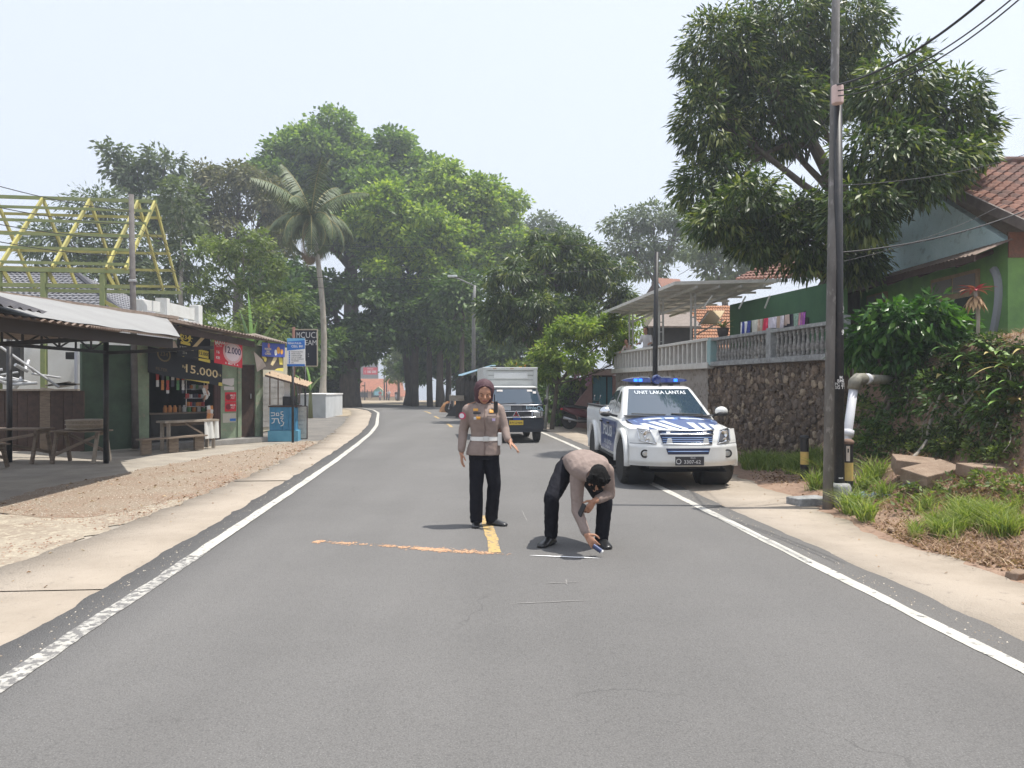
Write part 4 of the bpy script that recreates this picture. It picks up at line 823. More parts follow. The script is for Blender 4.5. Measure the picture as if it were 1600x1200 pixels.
# the long lower black banner reading 15.000
t, pn = banner('banner', 'long black banner with price 15.000 over the shop opening', 'banner', WP(231, 541, .16), WP(347, 566, .16), .6, wv(.012, 4))
w = pn.w; H = .66
printed(t, pn, 'sheet', c_black, lambda mb: pn.rect(mb, 0, -H, w, 0, 0, 24, 4))
printed(t, pn, 'stripe', c_gold, lambda mb: pn.poly(mb, [(w*.45, -H+.005), (w, -H+.005), (w, -H+.10), (w*.75, -H+.05)], 1))
printed(t, pn, 'lettering', c_cream, lambda mb: (pn.text(mb, '15.000', w*.70, -.37, .30, 1, bold=.012, sx=1.25), pn.text(mb, 'Rp', w*.47, -.33, .1), pn.text(mb, '/16', w*.955, -.37, .1)))
printed(t, pn, 'emblem', pm('dull gold', (.16, .12, .05)), lambda mb: (disc(pn, mb, w*.2, -.12, .19, 16, 1, .15), pn.text(mb, '234', w*.2, -.12, .15), pn.text(mb, 'FILTER', w*.17, -.52, .11)))
# upper black banner with the round emblem
t, pn = banner('banner', 'black banner with round gold emblem and cigarette picture', 'banner', WP(276, 507, .55), WP(329, 520, .55), 1.0, wv(.02, 3.3, 1))
w = pn.w; H = .80
printed(t, pn, 'sheet', c_black, lambda mb: pn.rect(mb, 0, -H, w, 0, 0, 16, 8))
def emb(mb):
    disc(pn, mb, w*.24, -.27, .155, 20, 1, .115)
    for k in range(14):
        a = 2*math.pi*k/14; pn.poly(mb, [(w*.24+.17*math.cos(a-.1), -.27+.17*math.sin(a-.1)), (w*.24+.215*math.cos(a), -.27+.215*math.sin(a)), (w*.24+.17*math.cos(a+.12), -.27+.17*math.sin(a+.12))], 1)
    pn.rect(mb, w*.24-.14, -.47, w*.24+.14, -.41, 1); pn.text(mb, '234', w*.24, -.29, .16, 2, bold=.02)
    pn.rect(mb, w*.64, -.70, w*.95, -.50, 1); pn.poly(mb, [(w*.12, -H+.02), (w, -H-.0), (w, -H+.09), (w*.6, -H+.06)], 1); pn.poly(mb, [(w*.05, -.02), (w*.8, -.02), (w*.5, -.05), (w*.05, -.07)], 1)
printed(t, pn, 'emblem', c_yel, emb)
printed(t, pn, 'lettering', pm('print grey', (.45, .46, .42)), lambda mb: (pn.text(mb, 'KRETEK', w*.25, -.555, .10, 1, bold=.02), pn.text(mb, '234', w*.22, -.68, .085, 1)))
printed(t, pn, 'price', c_dk, lambda mb: pn.text(mb, '12.000', w*.795, -.60, .12, 2, bold=.02))
def cig(mb):
    d = Vector((.80, .60)).normalized(); n = Vector((-d.y, d.x))*.045; a = Vector((w*.43, -.56)); b = Vector((w*.80, -.14))
    d = (b-a).normalized(); n = Vector((-d.y, d.x))*.042; pn.poly(mb, [tuple(a-n), tuple(b-n), tuple(b+n), tuple(a+n)], 1)
printed(t, pn, 'cigarette', c_cream, cig)
t2, pn2 = banner('pennant', 'small red triangular pennant at the left end of the black banner', 'pennant', WP(272, 509, .7), WP(281, 511, .7), .3); w2 = pn2.w
printed(t2, pn2, 'sheet', c_red, lambda mb: pn2.poly(mb, [(0, 0), (w2*.5, -.27), (w2, 0)], 0)); printed(t2, pn2, 'lettering', c_wht, lambda mb: pn2.text(mb, 'MJ', w2*.5, -.08, .1, 1, bold=.02))
# red banner
t, pn = banner('banner', 'red banner with price 12.000 hanging under the roof edge', 'banner', WP(334, 521, .75), WP(379, 531, .75), 1.0, wv(.018, 3.6, 2))
w = pn.w; H = .77
printed(t, pn, 'sheet', c_red, lambda mb: pn.rect(mb, 0, -H, w, 0, 0, 14, 8))
printed(t, pn, 'glow', c_pink, lambda mb: disc(pn, mb, w*.64, -.40, .30, 24, 1)); printed(t, pn, 'glow', pm('banner pale pink', (.75, .62, .64)), lambda mb: disc(pn, mb, w*.64, -.40, .235, 24, 2))
printed(t, pn, 'price', c_nav, lambda mb: pn.text(mb, '12.000', w*.64, -.36, .25, 3, bold=.018, sx=.78))
printed(t, pn, 'lettering', c_wht, lambda mb: (pn.text(mb, 'MAG', w*.20, -.21, .15, 1, bold=.03, rot=.25), pn.text(mb, 'FILTER', w*.17, -.31, .06, 1, rot=.2), pn.text(mb, '16', w*.12, -.47, .11, 1, bold=.02), pn.text(mb, 'KR', w*.13, -.62, .10, 1, bold=.02), pn.text(mb, 'A  MEA  A  A', w*.62, -.715, .075, 1, bold=.02), pn.text(mb, 'HANYA', w*.55, -.13, .06, 1)))
# blue banner and dark food banner at the corner
t, pn = banner('banner', 'blue food banner at the right corner of the shop', 'banner', WP(409.5, 535, .35), WP(445, 537.5, -.2), .5, wv(.01, 5))
w = pn.w; H = .40
printed(t, pn, 'sheet', c_blue, lambda mb: pn.rect(mb, 0, -H, w, 0, 0, 10, 4)); printed(t, pn, 'emblem', pm('print coral', (.62, .22, .16)), lambda mb: disc(pn, mb, w*.27, -.08, .07, 12))
printed(t, pn, 'lettering', c_cream, lambda mb: (pn.text(mb, 'WARUNG', w*.24, -.18, .085, 1, bold=.02), pn.text(mb, 'NASI', w*.24, -.25, .085, 1, bold=.02), pn.text(mb, 'GORENG', w*.24, -.32, .085, 1, bold=.02)))
printed(t, pn, 'food_print', c_ora, lambda mb: (disc(pn, mb, w*.72, -.2, .105, 14, 1), disc(pn, mb, w*.86, -.24, .08, 12, 2))); printed(t, pn, 'plate_print', c_wht, lambda mb: disc(pn, mb, w*.60, -.27, .09, 12, 1))
t, pn = banner('banner', 'dark food banner below the blue one with fried snack pictures', 'banner', WP(406, 550, .3), WP(443.5, 553, -.25), .6, wv(.015, 4))
w = pn.w; H = .50
printed(t, pn, 'sheet', pm('banner brown', (.10, .085, .075)), lambda mb: pn.rect(mb, 0, -H, w, 0, 0, 10, 5))
printed(t, pn, 'food_print', c_yel, lambda mb: (disc(pn, mb, w*.13, -.1, .085, 10), disc(pn, mb, w*.2, -.2, .075, 10), pn.poly(mb, [(w*.78, -.10), (w*.95, -.12), (w*.97, -.33), (w*.84, -.33)], 1), pn.poly(mb, [(w*.6, -H), (w, -H-.03), (w, -H+.08), (w*.75, -H+.05)], 1)))
printed(t, pn, 'snack_print', c_cream, lambda mb: (pn.poly(mb, [(w*.42, -.34), (w*.52, -.38), (w*.72, -.16), (w*.62, -.04)], 1), pn.poly(mb, [(w*.62, -.04), (w*.74, -.02), (w*.73, -.14), (w*.64, -.12)], 2)))
# torn triangular cloth
mb = MB(); mb.add([WP(396.5, 549, .45), WP(402, 581, .5), WP(416, 572, .8), WP(410, 562, .6)], [(0, 1, 3), (1, 2, 3)]); setp(mb.build('cloth', M('beige cloth', (.55, .47, .41), .9)), 'torn beige cloth hanging at the shop corner above the door', 'cloth')
mb = MB(); mb.add([WP(268, 534, .6), WP(273, 533, .6), WP(279, 546, .6), WP(272, 549, .6)], [(0, 1, 2, 3)]); setp(mb.build('paper_tag', M('beige cloth', (.5, .4, .35))), 'small pale tag hanging left of the emblem banner', 'tag')
# posters on the column
t = thing('poster', 'upper of two red product posters on the green column', 'poster', tuple(WP(360, 620, .03)), 0, 'red posters on the shop column'); pn = Panel(WP(351.5, 613, .015), SU, (0, 0, 1)); w = (WP(369, 613, .015)-WP(351.5, 613, .015)).length
def poster(t, top):
    pn = Panel(WP(351.5, top, .015), SU, (0, 0, 1)); h = .26
    printed(t, pn, 'sheet', c_red, lambda mb: pn.rect(mb, 0, -h, w, 0)); printed(t, pn, 'picture', pm('print dark red', (.22, .02, .03)), lambda mb: disc(pn, mb, w*.3, -h*.5, .085, 12)); printed(t, pn, 'lettering', c_wht, lambda mb: (pn.text(mb, 'MILD', w*.68, -h*.35, .075, 1, bold=.02), pn.text(mb, 'MILD', w*.66, -h*.62, .06, 1)))
poster(t, 613); t = thing('poster', 'lower of two red product posters on the green column', 'poster', tuple(WP(360, 637, .03)), 0, 'red posters on the shop column'); poster(t, 628.5)
t = thing('poster', 'pale torn notice sheets above the red posters', 'poster', tuple(WP(358, 600, .03))); pn = Panel(WP(348, 592, .02), SU, (0, 0, 1)); printed(t, pn, 'sheet', M('white paper', (.62, .58, .55), .9), lambda mb: (pn.poly(mb, [(0, 0), (.36, .02), (.35, -.16), (.28, -.2), (-.03, -.12)], 0), pn.poly(mb, [(.04, -.2), (.36, -.22), (.36, -.31), (.04, -.31)], 0)))
t = thing('poster', 'faded pale poster with blue corner at the bottom of the column', 'poster', tuple(WP(358, 655, .03))); pn = Panel(WP(348, 646, .015), SU, (0, 0, 1)); printed(t, pn, 'sheet', M('faded paper', (.5, .47, .40), .9), lambda mb: pn.rect(mb, 0, -.26, .42, 0)); printed(t, pn, 'patch', c_sblue, lambda mb: pn.rect(mb, .22, -.22, .41, -.15, 1))
# ------------------------------------------------------------------ blue cart with graffiti, awning, white panel
cart = thing('food_cart', 'blue food cart with white scrawled numbers and small tin awning', 'cart', tuple(G(441, 688)))
CU = Vector((1, .10, 0)).normalized(); CB = Vector((-.10, 1, 0)).normalized(); co = P(420, 686, 21.9); co.z = -.04
m_cblue = M('cart blue paint', (.055, .235, .40), .6, col2=(.045, .19, .33), scale=5, bump=.15); m_cblue2 = M('cart light blue paint', (.12, .34, .48), .6, col2=(.09, .29, .42), scale=5)
def cbox(mb, u0, u1, b0, b1, z0, z1): a = co+CU*u0+CB*b0; mb.prism([a+Vector((0, 0, z0)), a+CU*(u1-u0)+Vector((0, 0, z0)), a+CU*(u1-u0)+Vector((0, 0, z1)), a+Vector((0, 0, z1))], CB*(b1-b0))
for k in range(4):
    mb = MB(); cbox(mb, .02+k*.18, .02+k*.18+.172, 0, .03, .32, .98); mb.build('panel', m_cblue, cart)
mb = MB(); cbox(mb, 0.02, .74, .03, .7, .30, .96); mb.build('body', m_cblue, cart); mb = MB(); cbox(mb, -.02, .82, -.04, .74, .0, .31); mb.build('base', m_cblue2, cart); mb = MB(); cbox(mb, -.01, .80, -.02, .74, .98, 1.02); mb.build('top', m_dwood, cart)
pn = Panel(co+CU*.06-CB*.004+Vector((0, 0, .9)), CU, (0, 0, 1)); mb = MB()
for pts in (((0, -.08), (.10, -.08), (.10, -.16), (.0, -.17)), ((.15, -.16), (.15, -.09), (.22, -.09), (.22, -.16), (.15, -.16)), ((.34, -.05), (.28, -.06), (.28, -.12), (.34, -.14), (.33, -.2), (.27, -.2)), ((.02, -.25), (.20, -.25)), ((.10, -.26), (.08, -.36), (.02, -.38)), ((.2, -.25), (.22, -.36), (.25, -.39)), ((.26, -.24), (.34, -.24), (.29, -.31), (.36, -.36), (.33, -.44), (.27, -.46))):
    mb.tube([pn.pt(a, b, .5) for a, b in pts], .013, 6)
mb.build('graffiti', c_wht, cart)
for u, b_, z1 in ((.03, .0, 1.95), (.24, .1, 1.85), (.76, .6, 1.85)):
    q = co+CU*u+CB*b_; mb = MB(); mb.tube([(q.x, q.y, 1.0), (q.x, q.y, z1)], .018, 6); mb.build('post', m_rust, cart)
mb = MB(); A, B = P(414, 585, 21.6), P(481, 604, 22.0); corr(mb, A, B, A+CB*1.0+Vector((0, 0, .12)), B+CB*1.0+Vector((0, 0, .12)), 16, .014)
mb.build('awning', M('rusty awning sheet', (.42, .32, .22), .8, .1, col2=(.33, .24, .165), scale=6), cart, smooth=True)
mb = MB(); mb.beam(A-Vector((0, 0, .03)), B-Vector((0, 0, .03)), .04, .05); mb.build('awning_rail', m_dwood, cart)
mb = MB(); cbox(mb, .34, .68, .2, .5, 1.02, 1.28); mb.build('stove', m_black, cart, bevel=.02); mb = MB(); cbox(mb, .36, .52, .35, .4, 1.28, 1.72); mb.build('menu_card', c_wht, cart)
wp = thing('panel_board', 'white lettered side panel standing right of the blue cart', 'board', tuple(G(471, 684))); o_ = P(461.5, 684, 22.4); o_.z = -.03; pn = Panel(o_, (1, .05, 0), (0, 0, 1)); mb = MB(); mb.prism([pn.pt(0, .03), pn.pt(.33, .03), pn.pt(.33, .97), pn.pt(0, .97)], (0, .04, 0)); mb.build('board', M('dirty white board', (.55, .54, .49), .8, col2=(.44, .42, .37), scale=6), wp)
mb = MB()
for a, b in (((0, .03), (0, .99)), ((.34, .03), (.34, .99)), ((0, .985), (.34, .985)), ((0, .03), (.34, .03))): mb.beam(pn.pt(*a, -1), pn.pt(*b, -1), .025, .025)
mb.build('frame', m_dwood, wp); mb = MB()
for k in range(6): pn.text(mb, ('ES TEH', 'KOPI', 'MIE REBUS', 'NASI', 'SUSU', 'ES JERUK')[k], .16, .82-k*.125, .055, 2)
mb.build('lettering', pm('print faded', (.22, .25, .27)), wp)
# sign on black pole
sg = thing('sign_post', 'blue and white list sign on a thin black pole by the cart', 'sign', tuple(G(458, 690))); b = G(457.5, 690); MB().tube([(b.x, b.y, -.05), (b.x, b.y, 2.3)], .035, 8).build('pole', m_black, sg, smooth=True)
b2_ = P(477, 690, 23.2); MB().tube([(b2_.x, b2_.y, -.05), (b2_.x, b2_.y, 2.3)], .03, 8).build('pole', m_black, sg, smooth=True)
pn = Panel(P(448.5, 528.5, 21.15), (1, .02, 0), (0, 0, 1)); w, H = .49, .77
mb = MB(); mb.prism([pn.pt(0, 0), pn.pt(w, 0), pn.pt(w, -H), pn.pt(0, -H)], (0, .03, 0)); mb.build('board', c_wht, sg)
printed(sg, pn, 'header', c_sblue, lambda mb: (pn.poly(mb, [(0, -.09), (w, -.05), (w, -.29), (0, -.34)], 1)))
printed(sg, pn, 'footer', c_sblue, lambda mb: pn.rect(mb, 0, -H, w, -H+.06, 1))
printed(sg, pn, 'band', c_lblue, lambda mb: pn.poly(mb, [(0, 0), (w, 0), (w, -.05), (0, -.09)], 1))
printed(sg, pn, 'lettering', c_wht, lambda mb: (pn.text(mb, 'SEDIA PULSA', w*.42, -.14, .065, 2, bold=.02), pn.text(mb, 'CELL 881', w*.58, -.225, .085, 2, bold=.02)))
def rows(mb):
    for k, tx in enumerate(('PULSA ELEKTRIK', 'PAKET DATA', 'TOKEN LISTRIK', 'TOP UP GAME', 'BAYAR TAGIHAN', 'TRANSFER', 'DLL')): pn.text(mb, tx, .12, -.375-k*.05, .043, 2, 'LEFT', .01)
printed(sg, pn, 'list', c_dk, rows); printed(sg, pn, 'bullets', c_sblue, lambda mb: [pn.rect(mb, .05, -.395-k*.05, .085, -.36-k*.05, 2) for k in range(7)])
# dark board sign
wd = thing('board_sign', 'dark wooden board sign with thin white letters on brown post', 'sign', tuple(G(459, 684))); pn = Panel(P(461, 515.5, 24.2), (1, .03, 0), (0, 0, 1)); w, H = .70, 1.14
mb = MB(); mb.prism([pn.pt(0, 0), pn.pt(w, 0), pn.pt(w, -H), pn.pt(0, -H)], (0, .03, 0)); mb.build('board', M('blackboard', (.022, .024, .034), .8), wd)
printed(wd, pn, 'lettering', pm('print chalk', (.55, .55, .53)), lambda mb: (pn.text(mb, 'CUCI', w*.62, -.17, .27, 1, sx=.85), pn.text(mb, 'M', w*.14, -.17, .26, 1, sx=.6), pn.text(mb, 'STEAM', w*.56, -.41, .23, 1, sx=.85), pn.text(mb, ':', w*.6, -.78, .2, 1)))
mb = MB()
for a, b in (((w, .02), (w, -H)), ((0, -H), (w, -H)), ((0, 0.01), (w, .01))): mb.beam(pn.pt(*a, 3), pn.pt(*b, 3), .03, .035)
mb.build('frame', M('bleached batten', (.42, .36, .27), .8), wd); b = P(458, 690, 24.3); MB().tube([(b.x, b.y, -.05), (b.x+.02, b.y, 3.4)], .05, 8).build('post', M('red brown post', (.13, .06, .045), .8), wd, smooth=True)
# cream annex with shutter behind the cart, low white wall, banana plants
anx = thing('annex', 'cream annex with grey shutter behind the blue cart', 'building', tuple(P(428, 670, 26.5)*Vector((1, 1, 0)) if False else (-8.25, 26.5, 0)))
a, b = P(404, 690, 25.5), P(449, 690, 27.5); mb = MB(); mb.prism([(a.x, a.y, 0), (b.x, b.y, 0), (b.x, b.y, 2.9), (a.x, a.y, 2.9)], (-.8, .3, 0)); mb.build('wall', m_cream, anx)
for k in range(9):
    a2, b2 = a.lerp(b, .08), a.lerp(b, .95); z = .15+k*.19; mb = MB(); mb.prism([(a2.x+.03, a2.y-.03, z), (b2.x+.03, b2.y-.03, z), (b2.x+.03, b2.y-.03, z+.178), (a2.x+.03, a2.y-.03, z+.178)], (-.02, .02, 0)); mb.build('slat', m_greyw, anx)
lw = thing('low_wall', 'low white plastered wall block at the foot of the palm', 'wall', tuple(P(492, 650, 38)*1)); a = P(467, 650, 38); b = P(509, 652, 37); mb = MB(); mb.prism([(a.x, a.y, -.1), (b.x, b.y, -.1), (b.x, b.y, 1.06), (a.x, a.y, 1.06)], (.1, 3.2, 0)); mb.build('wall', M('white plaster', (.55, .57, .58), .85, col2=(.46, .48, .49), scale=2), lw, bevel=.02); mb = MB(); mb.prism([(a.x-.03, a.y-.03, 1.062), (b.x+.03, b.y-.03, 1.062), (b.x+.03, b.y-.03, 1.12), (a.x-.03, a.y-.03, 1.12)], (.1, 3.25, 0)); mb.build('coping', m_whitew, lw)
m_ban = M('banana leaf', (.13, .26, .05), .45, col2=(.18, .30, .07), scale=8)
def big_leaf(t, base, dir_, L, Wd, bend, mat, name='leaf', fold=.25, twist=0.0):
    base = Vector(base); d = Vector(dir_).normalized(); side = d.cross(Vector((0, 0, 1))); side.normalize(); pts = []; p = base.copy()
    n = 9
    for i in range(n+1):
        pts.append(p.copy()); p = p+d*(L/n); d = (d+Vector((0, 0, -bend/n))).normalized()
    mb = MB(); rows = []
    for i, q in enumerate(pts):
        f = i/n; w = Wd*.5*max(.02, math.sin(math.pi*min(1, f**.75*.97+.03))); dd = (pts[min(i+1, n)]-pts[max(i-1, 0)]).normalized(); up = side.cross(dd)
        rows.append([q-side*w+up*w*fold, q, q+side*w+up*w*fold])
    mb.add([x for r_ in rows for x in r_], [(i*3+j, i*3+j+1, i*3+j+4, i*3+j+3) for i in range(n) for j in range(2)]); return mb.build(name, mat, t, smooth=True)
for lab, px, d, zb, spec in (('banana plant with upright leaves rising behind the shop roof', 392, 29, 0, ((378, 500, 1.5), (388, 470, 1.3), (432, 505, 1.6), (400, 515, 1.0))), ('banana plant with one big leaf behind the blue cart', 485, 36, 0, ((466, 590, 1.6), (500, 592, 1.4), (478, 570, 1.2)))):
    b = P(px, 640, d); b.z = zb; t = thing('banana_plant', lab, 'plant', tuple(b)); crown = P(px, 560 if px < 400 else 612, d)
    MB().tube([b, crown], [.12, .07], 8).build('stem', M('banana stem', (.16, .17, .07), .7), t, smooth=True)
    for x, y, L in spec: tgt = P(x, y, d); dv = (tgt-crown); big_leaf(t, crown, dv+Vector((0, 0, .2)), dv.length*1.1+.3, .42, .7 if px > 400 else .25, m_ban)
# ================================================================== right side: retaining wall, terrace, houses, poles, bank plants
m_mortar = M('brown mortar', (.105, .075, .052), .95, col2=(.165, .12, .085), scale=5, col3=(.06, .042, .03), s3=14, t3=(.55, .65), bump=1.0, bscale=25)
m_stone = [M('brown stone', (.16, .115, .08), .9, col2=(.24, .18, .13), scale=14, bump=.7, bscale=60), M('grey stone', (.205, .165, .13), .9, col2=(.135, .105, .085), scale=14, bump=.7, bscale=60), M('tan stone', (.36, .285, .20), .9, col2=(.24, .185, .13), scale=14, bump=.7, bscale=60), M('dark stone', (.085, .065, .05), .9, col2=(.14, .105, .08), scale=14, bump=.7, bscale=60)]
m_cement = M('weathered cement', (.33, .335, .33), .9, col2=(.20, .20, .195), scale=7, col3=(.42, .42, .41), s3=20, t3=(.56, .66), bump=.5, bscale=40)
m_bal = M('grey baluster', (.32, .31, .29), .9, col2=(.14, .13, .12), scale=16, bump=.4)
m_wrail = M('cream white rail', (.60, .585, .54), .85, col2=(.50, .48, .44), scale=6, bump=.2)
m_teal = M('pale teal paint', (.24, .38, .38), .8, col2=(.30, .40, .39), scale=6)
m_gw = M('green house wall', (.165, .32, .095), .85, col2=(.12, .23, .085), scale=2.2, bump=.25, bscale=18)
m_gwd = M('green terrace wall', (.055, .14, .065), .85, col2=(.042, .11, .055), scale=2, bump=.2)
m_gable = M('teal gable plaster', (.54, .69, .715), .88, col2=(.44, .60, .625), scale=1.6, col3=(.36, .48, .49), s3=6, t3=(.56, .68), bump=.25, bscale=14)
m_rtile = [M('terracotta tile', (.225, .105, .075), .8, col2=(.165, .085, .066), scale=9, bump=.4), M('terracotta tile dull', (.165, .088, .07), .85, col2=(.12, .075, .063), scale=9, bump=.4), M('terracotta tile light', (.275, .135, .095), .8, col2=(.20, .105, .08), scale=9, bump=.4)]
m_canopy = M('translucent roof sheet', (.62, .61, .57), .6, col2=(.52, .51, .47), scale=2)
m_cst = M('pale steel frame', (.50, .495, .47), .55, .2, col2=(.40, .39, .36), scale=9)
WN = Vector((5.80, 13.45, 0)); WF = Vector((3.72, 27.5, 0)); WU = (WF-WN).normalized(); WO = Vector((-WU.y, WU.x, 0))    # WO faces the road
if WO.x > 0: WO = -WO
WLEN = (WF-WN).length
def RW(t, z, out=0.0): return WN+WU*t+WO*out+Vector((0, 0, z))
def rw_t(px):
    k = (px-800)/F; return (WN.x-k*WN.y)/(k*WU.y-WU.x)
tj = rw_t(1115)
# terrace ground
mb = MB(); mb.prism([RW(.02, 2.02, -.04), RW(WLEN, 2.02, -.04), RW(WLEN, 2.02, -.04)+Vector((18, 6, 0)), RW(0.02, 2.02, -.04)+Vector((22, 0, 0))], (0, 0, -2.1)); setp(mb.build('terrace', m_yard), kind='structure')
# stone retaining wall
rw = thing('retaining_wall', 'rough rubble stone retaining wall under the terrace balustrade', 'wall', tuple(RW(WLEN/2, 0)))
mb = MB(); mb.grid(lambda u, v: RW(u*(tj+.3), -.1+2.14*v, .0+.05*float(fnoise(u*60, v*22, 4, 3))), 90, 36); mb.build('mortar', m_mortar, rw, smooth=True)
m_gst = M('grey rubble masonry', (.25, .225, .20), .92, col2=(.33, .30, .27), scale=5, col3=(.14, .115, .095), s3=9, t3=(.55, .62), bump=1.0, bscale=12)
mb = MB(); mb.grid(lambda u, v: RW(tj+.28+u*(WLEN-tj-.28), -.1+2.14*v, .015+.05*float(fnoise(u*70, v*20, 6, 3))), 80, 24); mb.build('masonry', m_gst, rw, smooth=True)
mb = MB(); mb.prism([RW(0, -.1, -.02), RW(0, 2.0, -.02), RW(0, 2.0, -.5), RW(0, -.1, -.5)], WU*.1); mb.build('end_face', m_mortar, rw)
shapes = []
for k in range(8):
    mb = MB(); mb.ball((0, 0, 0), 1, 7, 5); jit = np.random.default_rng(50+k)
    mb.v = [tuple(Vector(p)*float(jit.uniform(.72, 1.12))) for p in mb.v]; shapes.append(mb.mesh('stone', m_stone[k % 4]))
occ = []
def try_stone(t, z, r):
    for (a, b, q) in occ:
        if (a-t)**2+(b-z)**2 < (.78*(q+r))**2: return False
    occ.append((t, z, r)); return True
ns = 0; Wrot = Matrix([WU, WO, Vector((0, 0, 1))]).transposed().to_4x4()
for tr in range(5200):
    r = random.uniform(.06, .115) if tr < 1800 else random.uniform(.045, .07)
    t, z = random.uniform(.1, tj+.2), random.uniform(.02, 1.98)
    if not try_stone(t, z, r): continue
    if ns >= 290: break
    ns += 1
    M4 = Matrix.Translation(RW(t, z, .005+.02*random.random())) @ Wrot @ Matrix.Rotation(random.uniform(0, 6.28), 4, 'Y') @ Matrix.Diagonal((r*random.uniform(.8, 1.3), r*random.uniform(.38, .62), r*random.uniform(.6, 1.05), 1))
    o = link('stone', random.choice(shapes+[shapes[0], shapes[3], shapes[4], shapes[7], shapes[0], shapes[3]]), rw); o.matrix_basis = WM[rw.name].inverted() @ M4
mb = MB()
for tr in range(2600):
    t, z = random.uniform(.1, tj+.3), random.uniform(.0, 1.99); r = random.uniform(.014, .035)
    if try_stone(t, z, r) or random.random() < .25: mb.ball(RW(t, z, .008), r, 5, 3, m=random.randint(0, 3), sc=(1, .7, .8))
rs = mb.build('rubble', m_stone, rw); rs['kind'] = 'stuff'
# balustrades
ba = thing('balustrade', 'grey cement balustrade with turned balusters above the stone wall', 'balustrade', tuple(RW(tj/2, 2.05)))
mb = MB(); mb.beam(RW(0, 2.09, .03), RW(tj-.12, 2.09, .03), .22, .11); mb.build('base_beam', m_cement, ba, bevel=.01)
mb = MB(); mb.beam(RW(0, 2.69, .03), RW(tj-.12, 2.69, .03), .17, .07); mb.build('rail', m_cement, ba, bevel=.01)
prof = [(.045, 0), (.05, .02), (.035, .04), (.042, .06), (.03, .075), (.045, .105), (.052, .15), (.046, .20), (.032, .28), (.026, .36), (.03, .40), (.042, .42), (.03, .44), (.045, .46), (.045, .51)]
bm_ = MB(); bm_.lathe(prof, n=8); bme = bm_.mesh('baluster', m_bal, smooth=True)
tp = rw_t(1209)
for t in np.arange(.12, tj-.2, .165):
    if abs(t-tp) < .13: continue
    link('baluster', bme, ba, local=WM[ba.name].inverted() @ Matrix.Translation(RW(t, 2.145, .03)))
for t, w, mt, h in ((tp, .19, m_cement, .66), (-.02, .2, m_cement, .7)):
    mb = MB(); q = RW(t, 2.15+h/2-.05, .03); mb.box(q, (w, w, h+.0), math.atan2(WU.y, WU.x)); mb.build('pillar', mt, ba, bevel=.008)
bw = thing('balustrade', 'cream white railing of square pickets at the far end of the terrace', 'balustrade', tuple(RW((tj+WLEN)/2, 2.05)))
mb = MB(); mb.beam(RW(tj, 2.06, .05), RW(WLEN, 2.06, .05), .24, .15); mb.build('base_beam', m_wrail, bw, bevel=.01)
mb = MB(); mb.beam(RW(tj, 2.71, .05), RW(WLEN, 2.69, .05), .2, .075); mb.build('rail', m_wrail, bw, bevel=.01)
mb = MB(); mb.beam(RW(tj+.1, 2.4, -.03), RW(WLEN-.1, 2.4, -.03), .02, .50); mb.build('back_panel', M('brown back panel', (.22, .155, .125), .9, col2=(.17, .12, .10), scale=5), bw)
pk = MB(); pk.box((0, 0, .265), (.085, .10, .54)); pme = pk.mesh('picket', m_wrail)
for t in np.arange(tj+.16, WLEN-.05, .33):
    link('picket', pme, bw, local=WM[bw.name].inverted() @ Matrix.Translation(RW(t, 2.137, .06)) @ Wrot)
mb = MB(); mb.box(RW(tj, 2.4, .04), (.22, .18, .68), math.atan2(WU.y, WU.x)); mb.build('pillar', m_teal, bw, bevel=.008)
# ------------------------------------------------------------------ terrace canopy
tc = thing('terrace_canopy', 'pale steel framed canopy roof over the terrace', 'canopy', (5, 24, 2.05))
cA, cB, cC, cD = Vector((4.55, 21.4, 4.45)), Vector((7.4, 20.6, 4.42)), Vector((3.25, 27.6, 4.18)), Vector((6.4, 28.2, 4.25))
mb = MB(); corr(mb, cA, cC, cB, cD, 46, .012); mb.build('roof_sheet', m_canopy, tc, smooth=True)
for a, b in ((cA, cB), (cA, cC), (cC, cD)): mb = MB(); mb.beam(a-Vector((0, 0, .04)), b-Vector((0, 0, .04)), .04, .09); mb.build('edge_beam', m_wrail, tc)
for k in range(1, 8): f = k/8; mb = MB(); mb.beam(cA.lerp(cC, f)-Vector((0, 0, .1)), cB.lerp(cD, f)-Vector((0, 0, .1)), .04, .06); mb.build('rafter', m_cst, tc)
for k in range(1, 5): f = k/5; mb = MB(); mb.beam(cA.lerp(cB, f)-Vector((0, 0, .16)), cC.lerp(cD, f)-Vector((0, 0, .16)), .05, .07); mb.build('purlin', m_cst, tc)
for px, d in ((986, 26.8), (1033, 23.6), (1083, 21.9)):
    q = P(px, 540, d); 
    for o_ in (-.06, .06): mb = MB(); mb.beam((q.x+o_, d, 2.0), (q.x+o_, d, 4.2), .05, .05); mb.build('post', m_cst, tc)
    mb = MB()
    for z in np.arange(2.3, 4.2, .3): mb.beam((q.x-.06, d, z), (q.x+.06, d, z), .03, .03)
    lc = mb.build('lacing', m_cst, tc); lc['kind'] = 'stuff'
    mb = MB(); mb.beam((q.x, d, 3.75), (q.x+1.2, d-.2, 4.22), .05, .06); mb.build('brace', m_cst, tc)
for px, py in ((1165, 463), (1113, 462), (1203, 462), (1248, 461)):
    a = P(px, py, 19.6); rd = MB().tube([a, a+Vector((random.uniform(-.25, -.05), 0, -.32))], .022, 6).build('hanging_rod', m_wrail, tc)
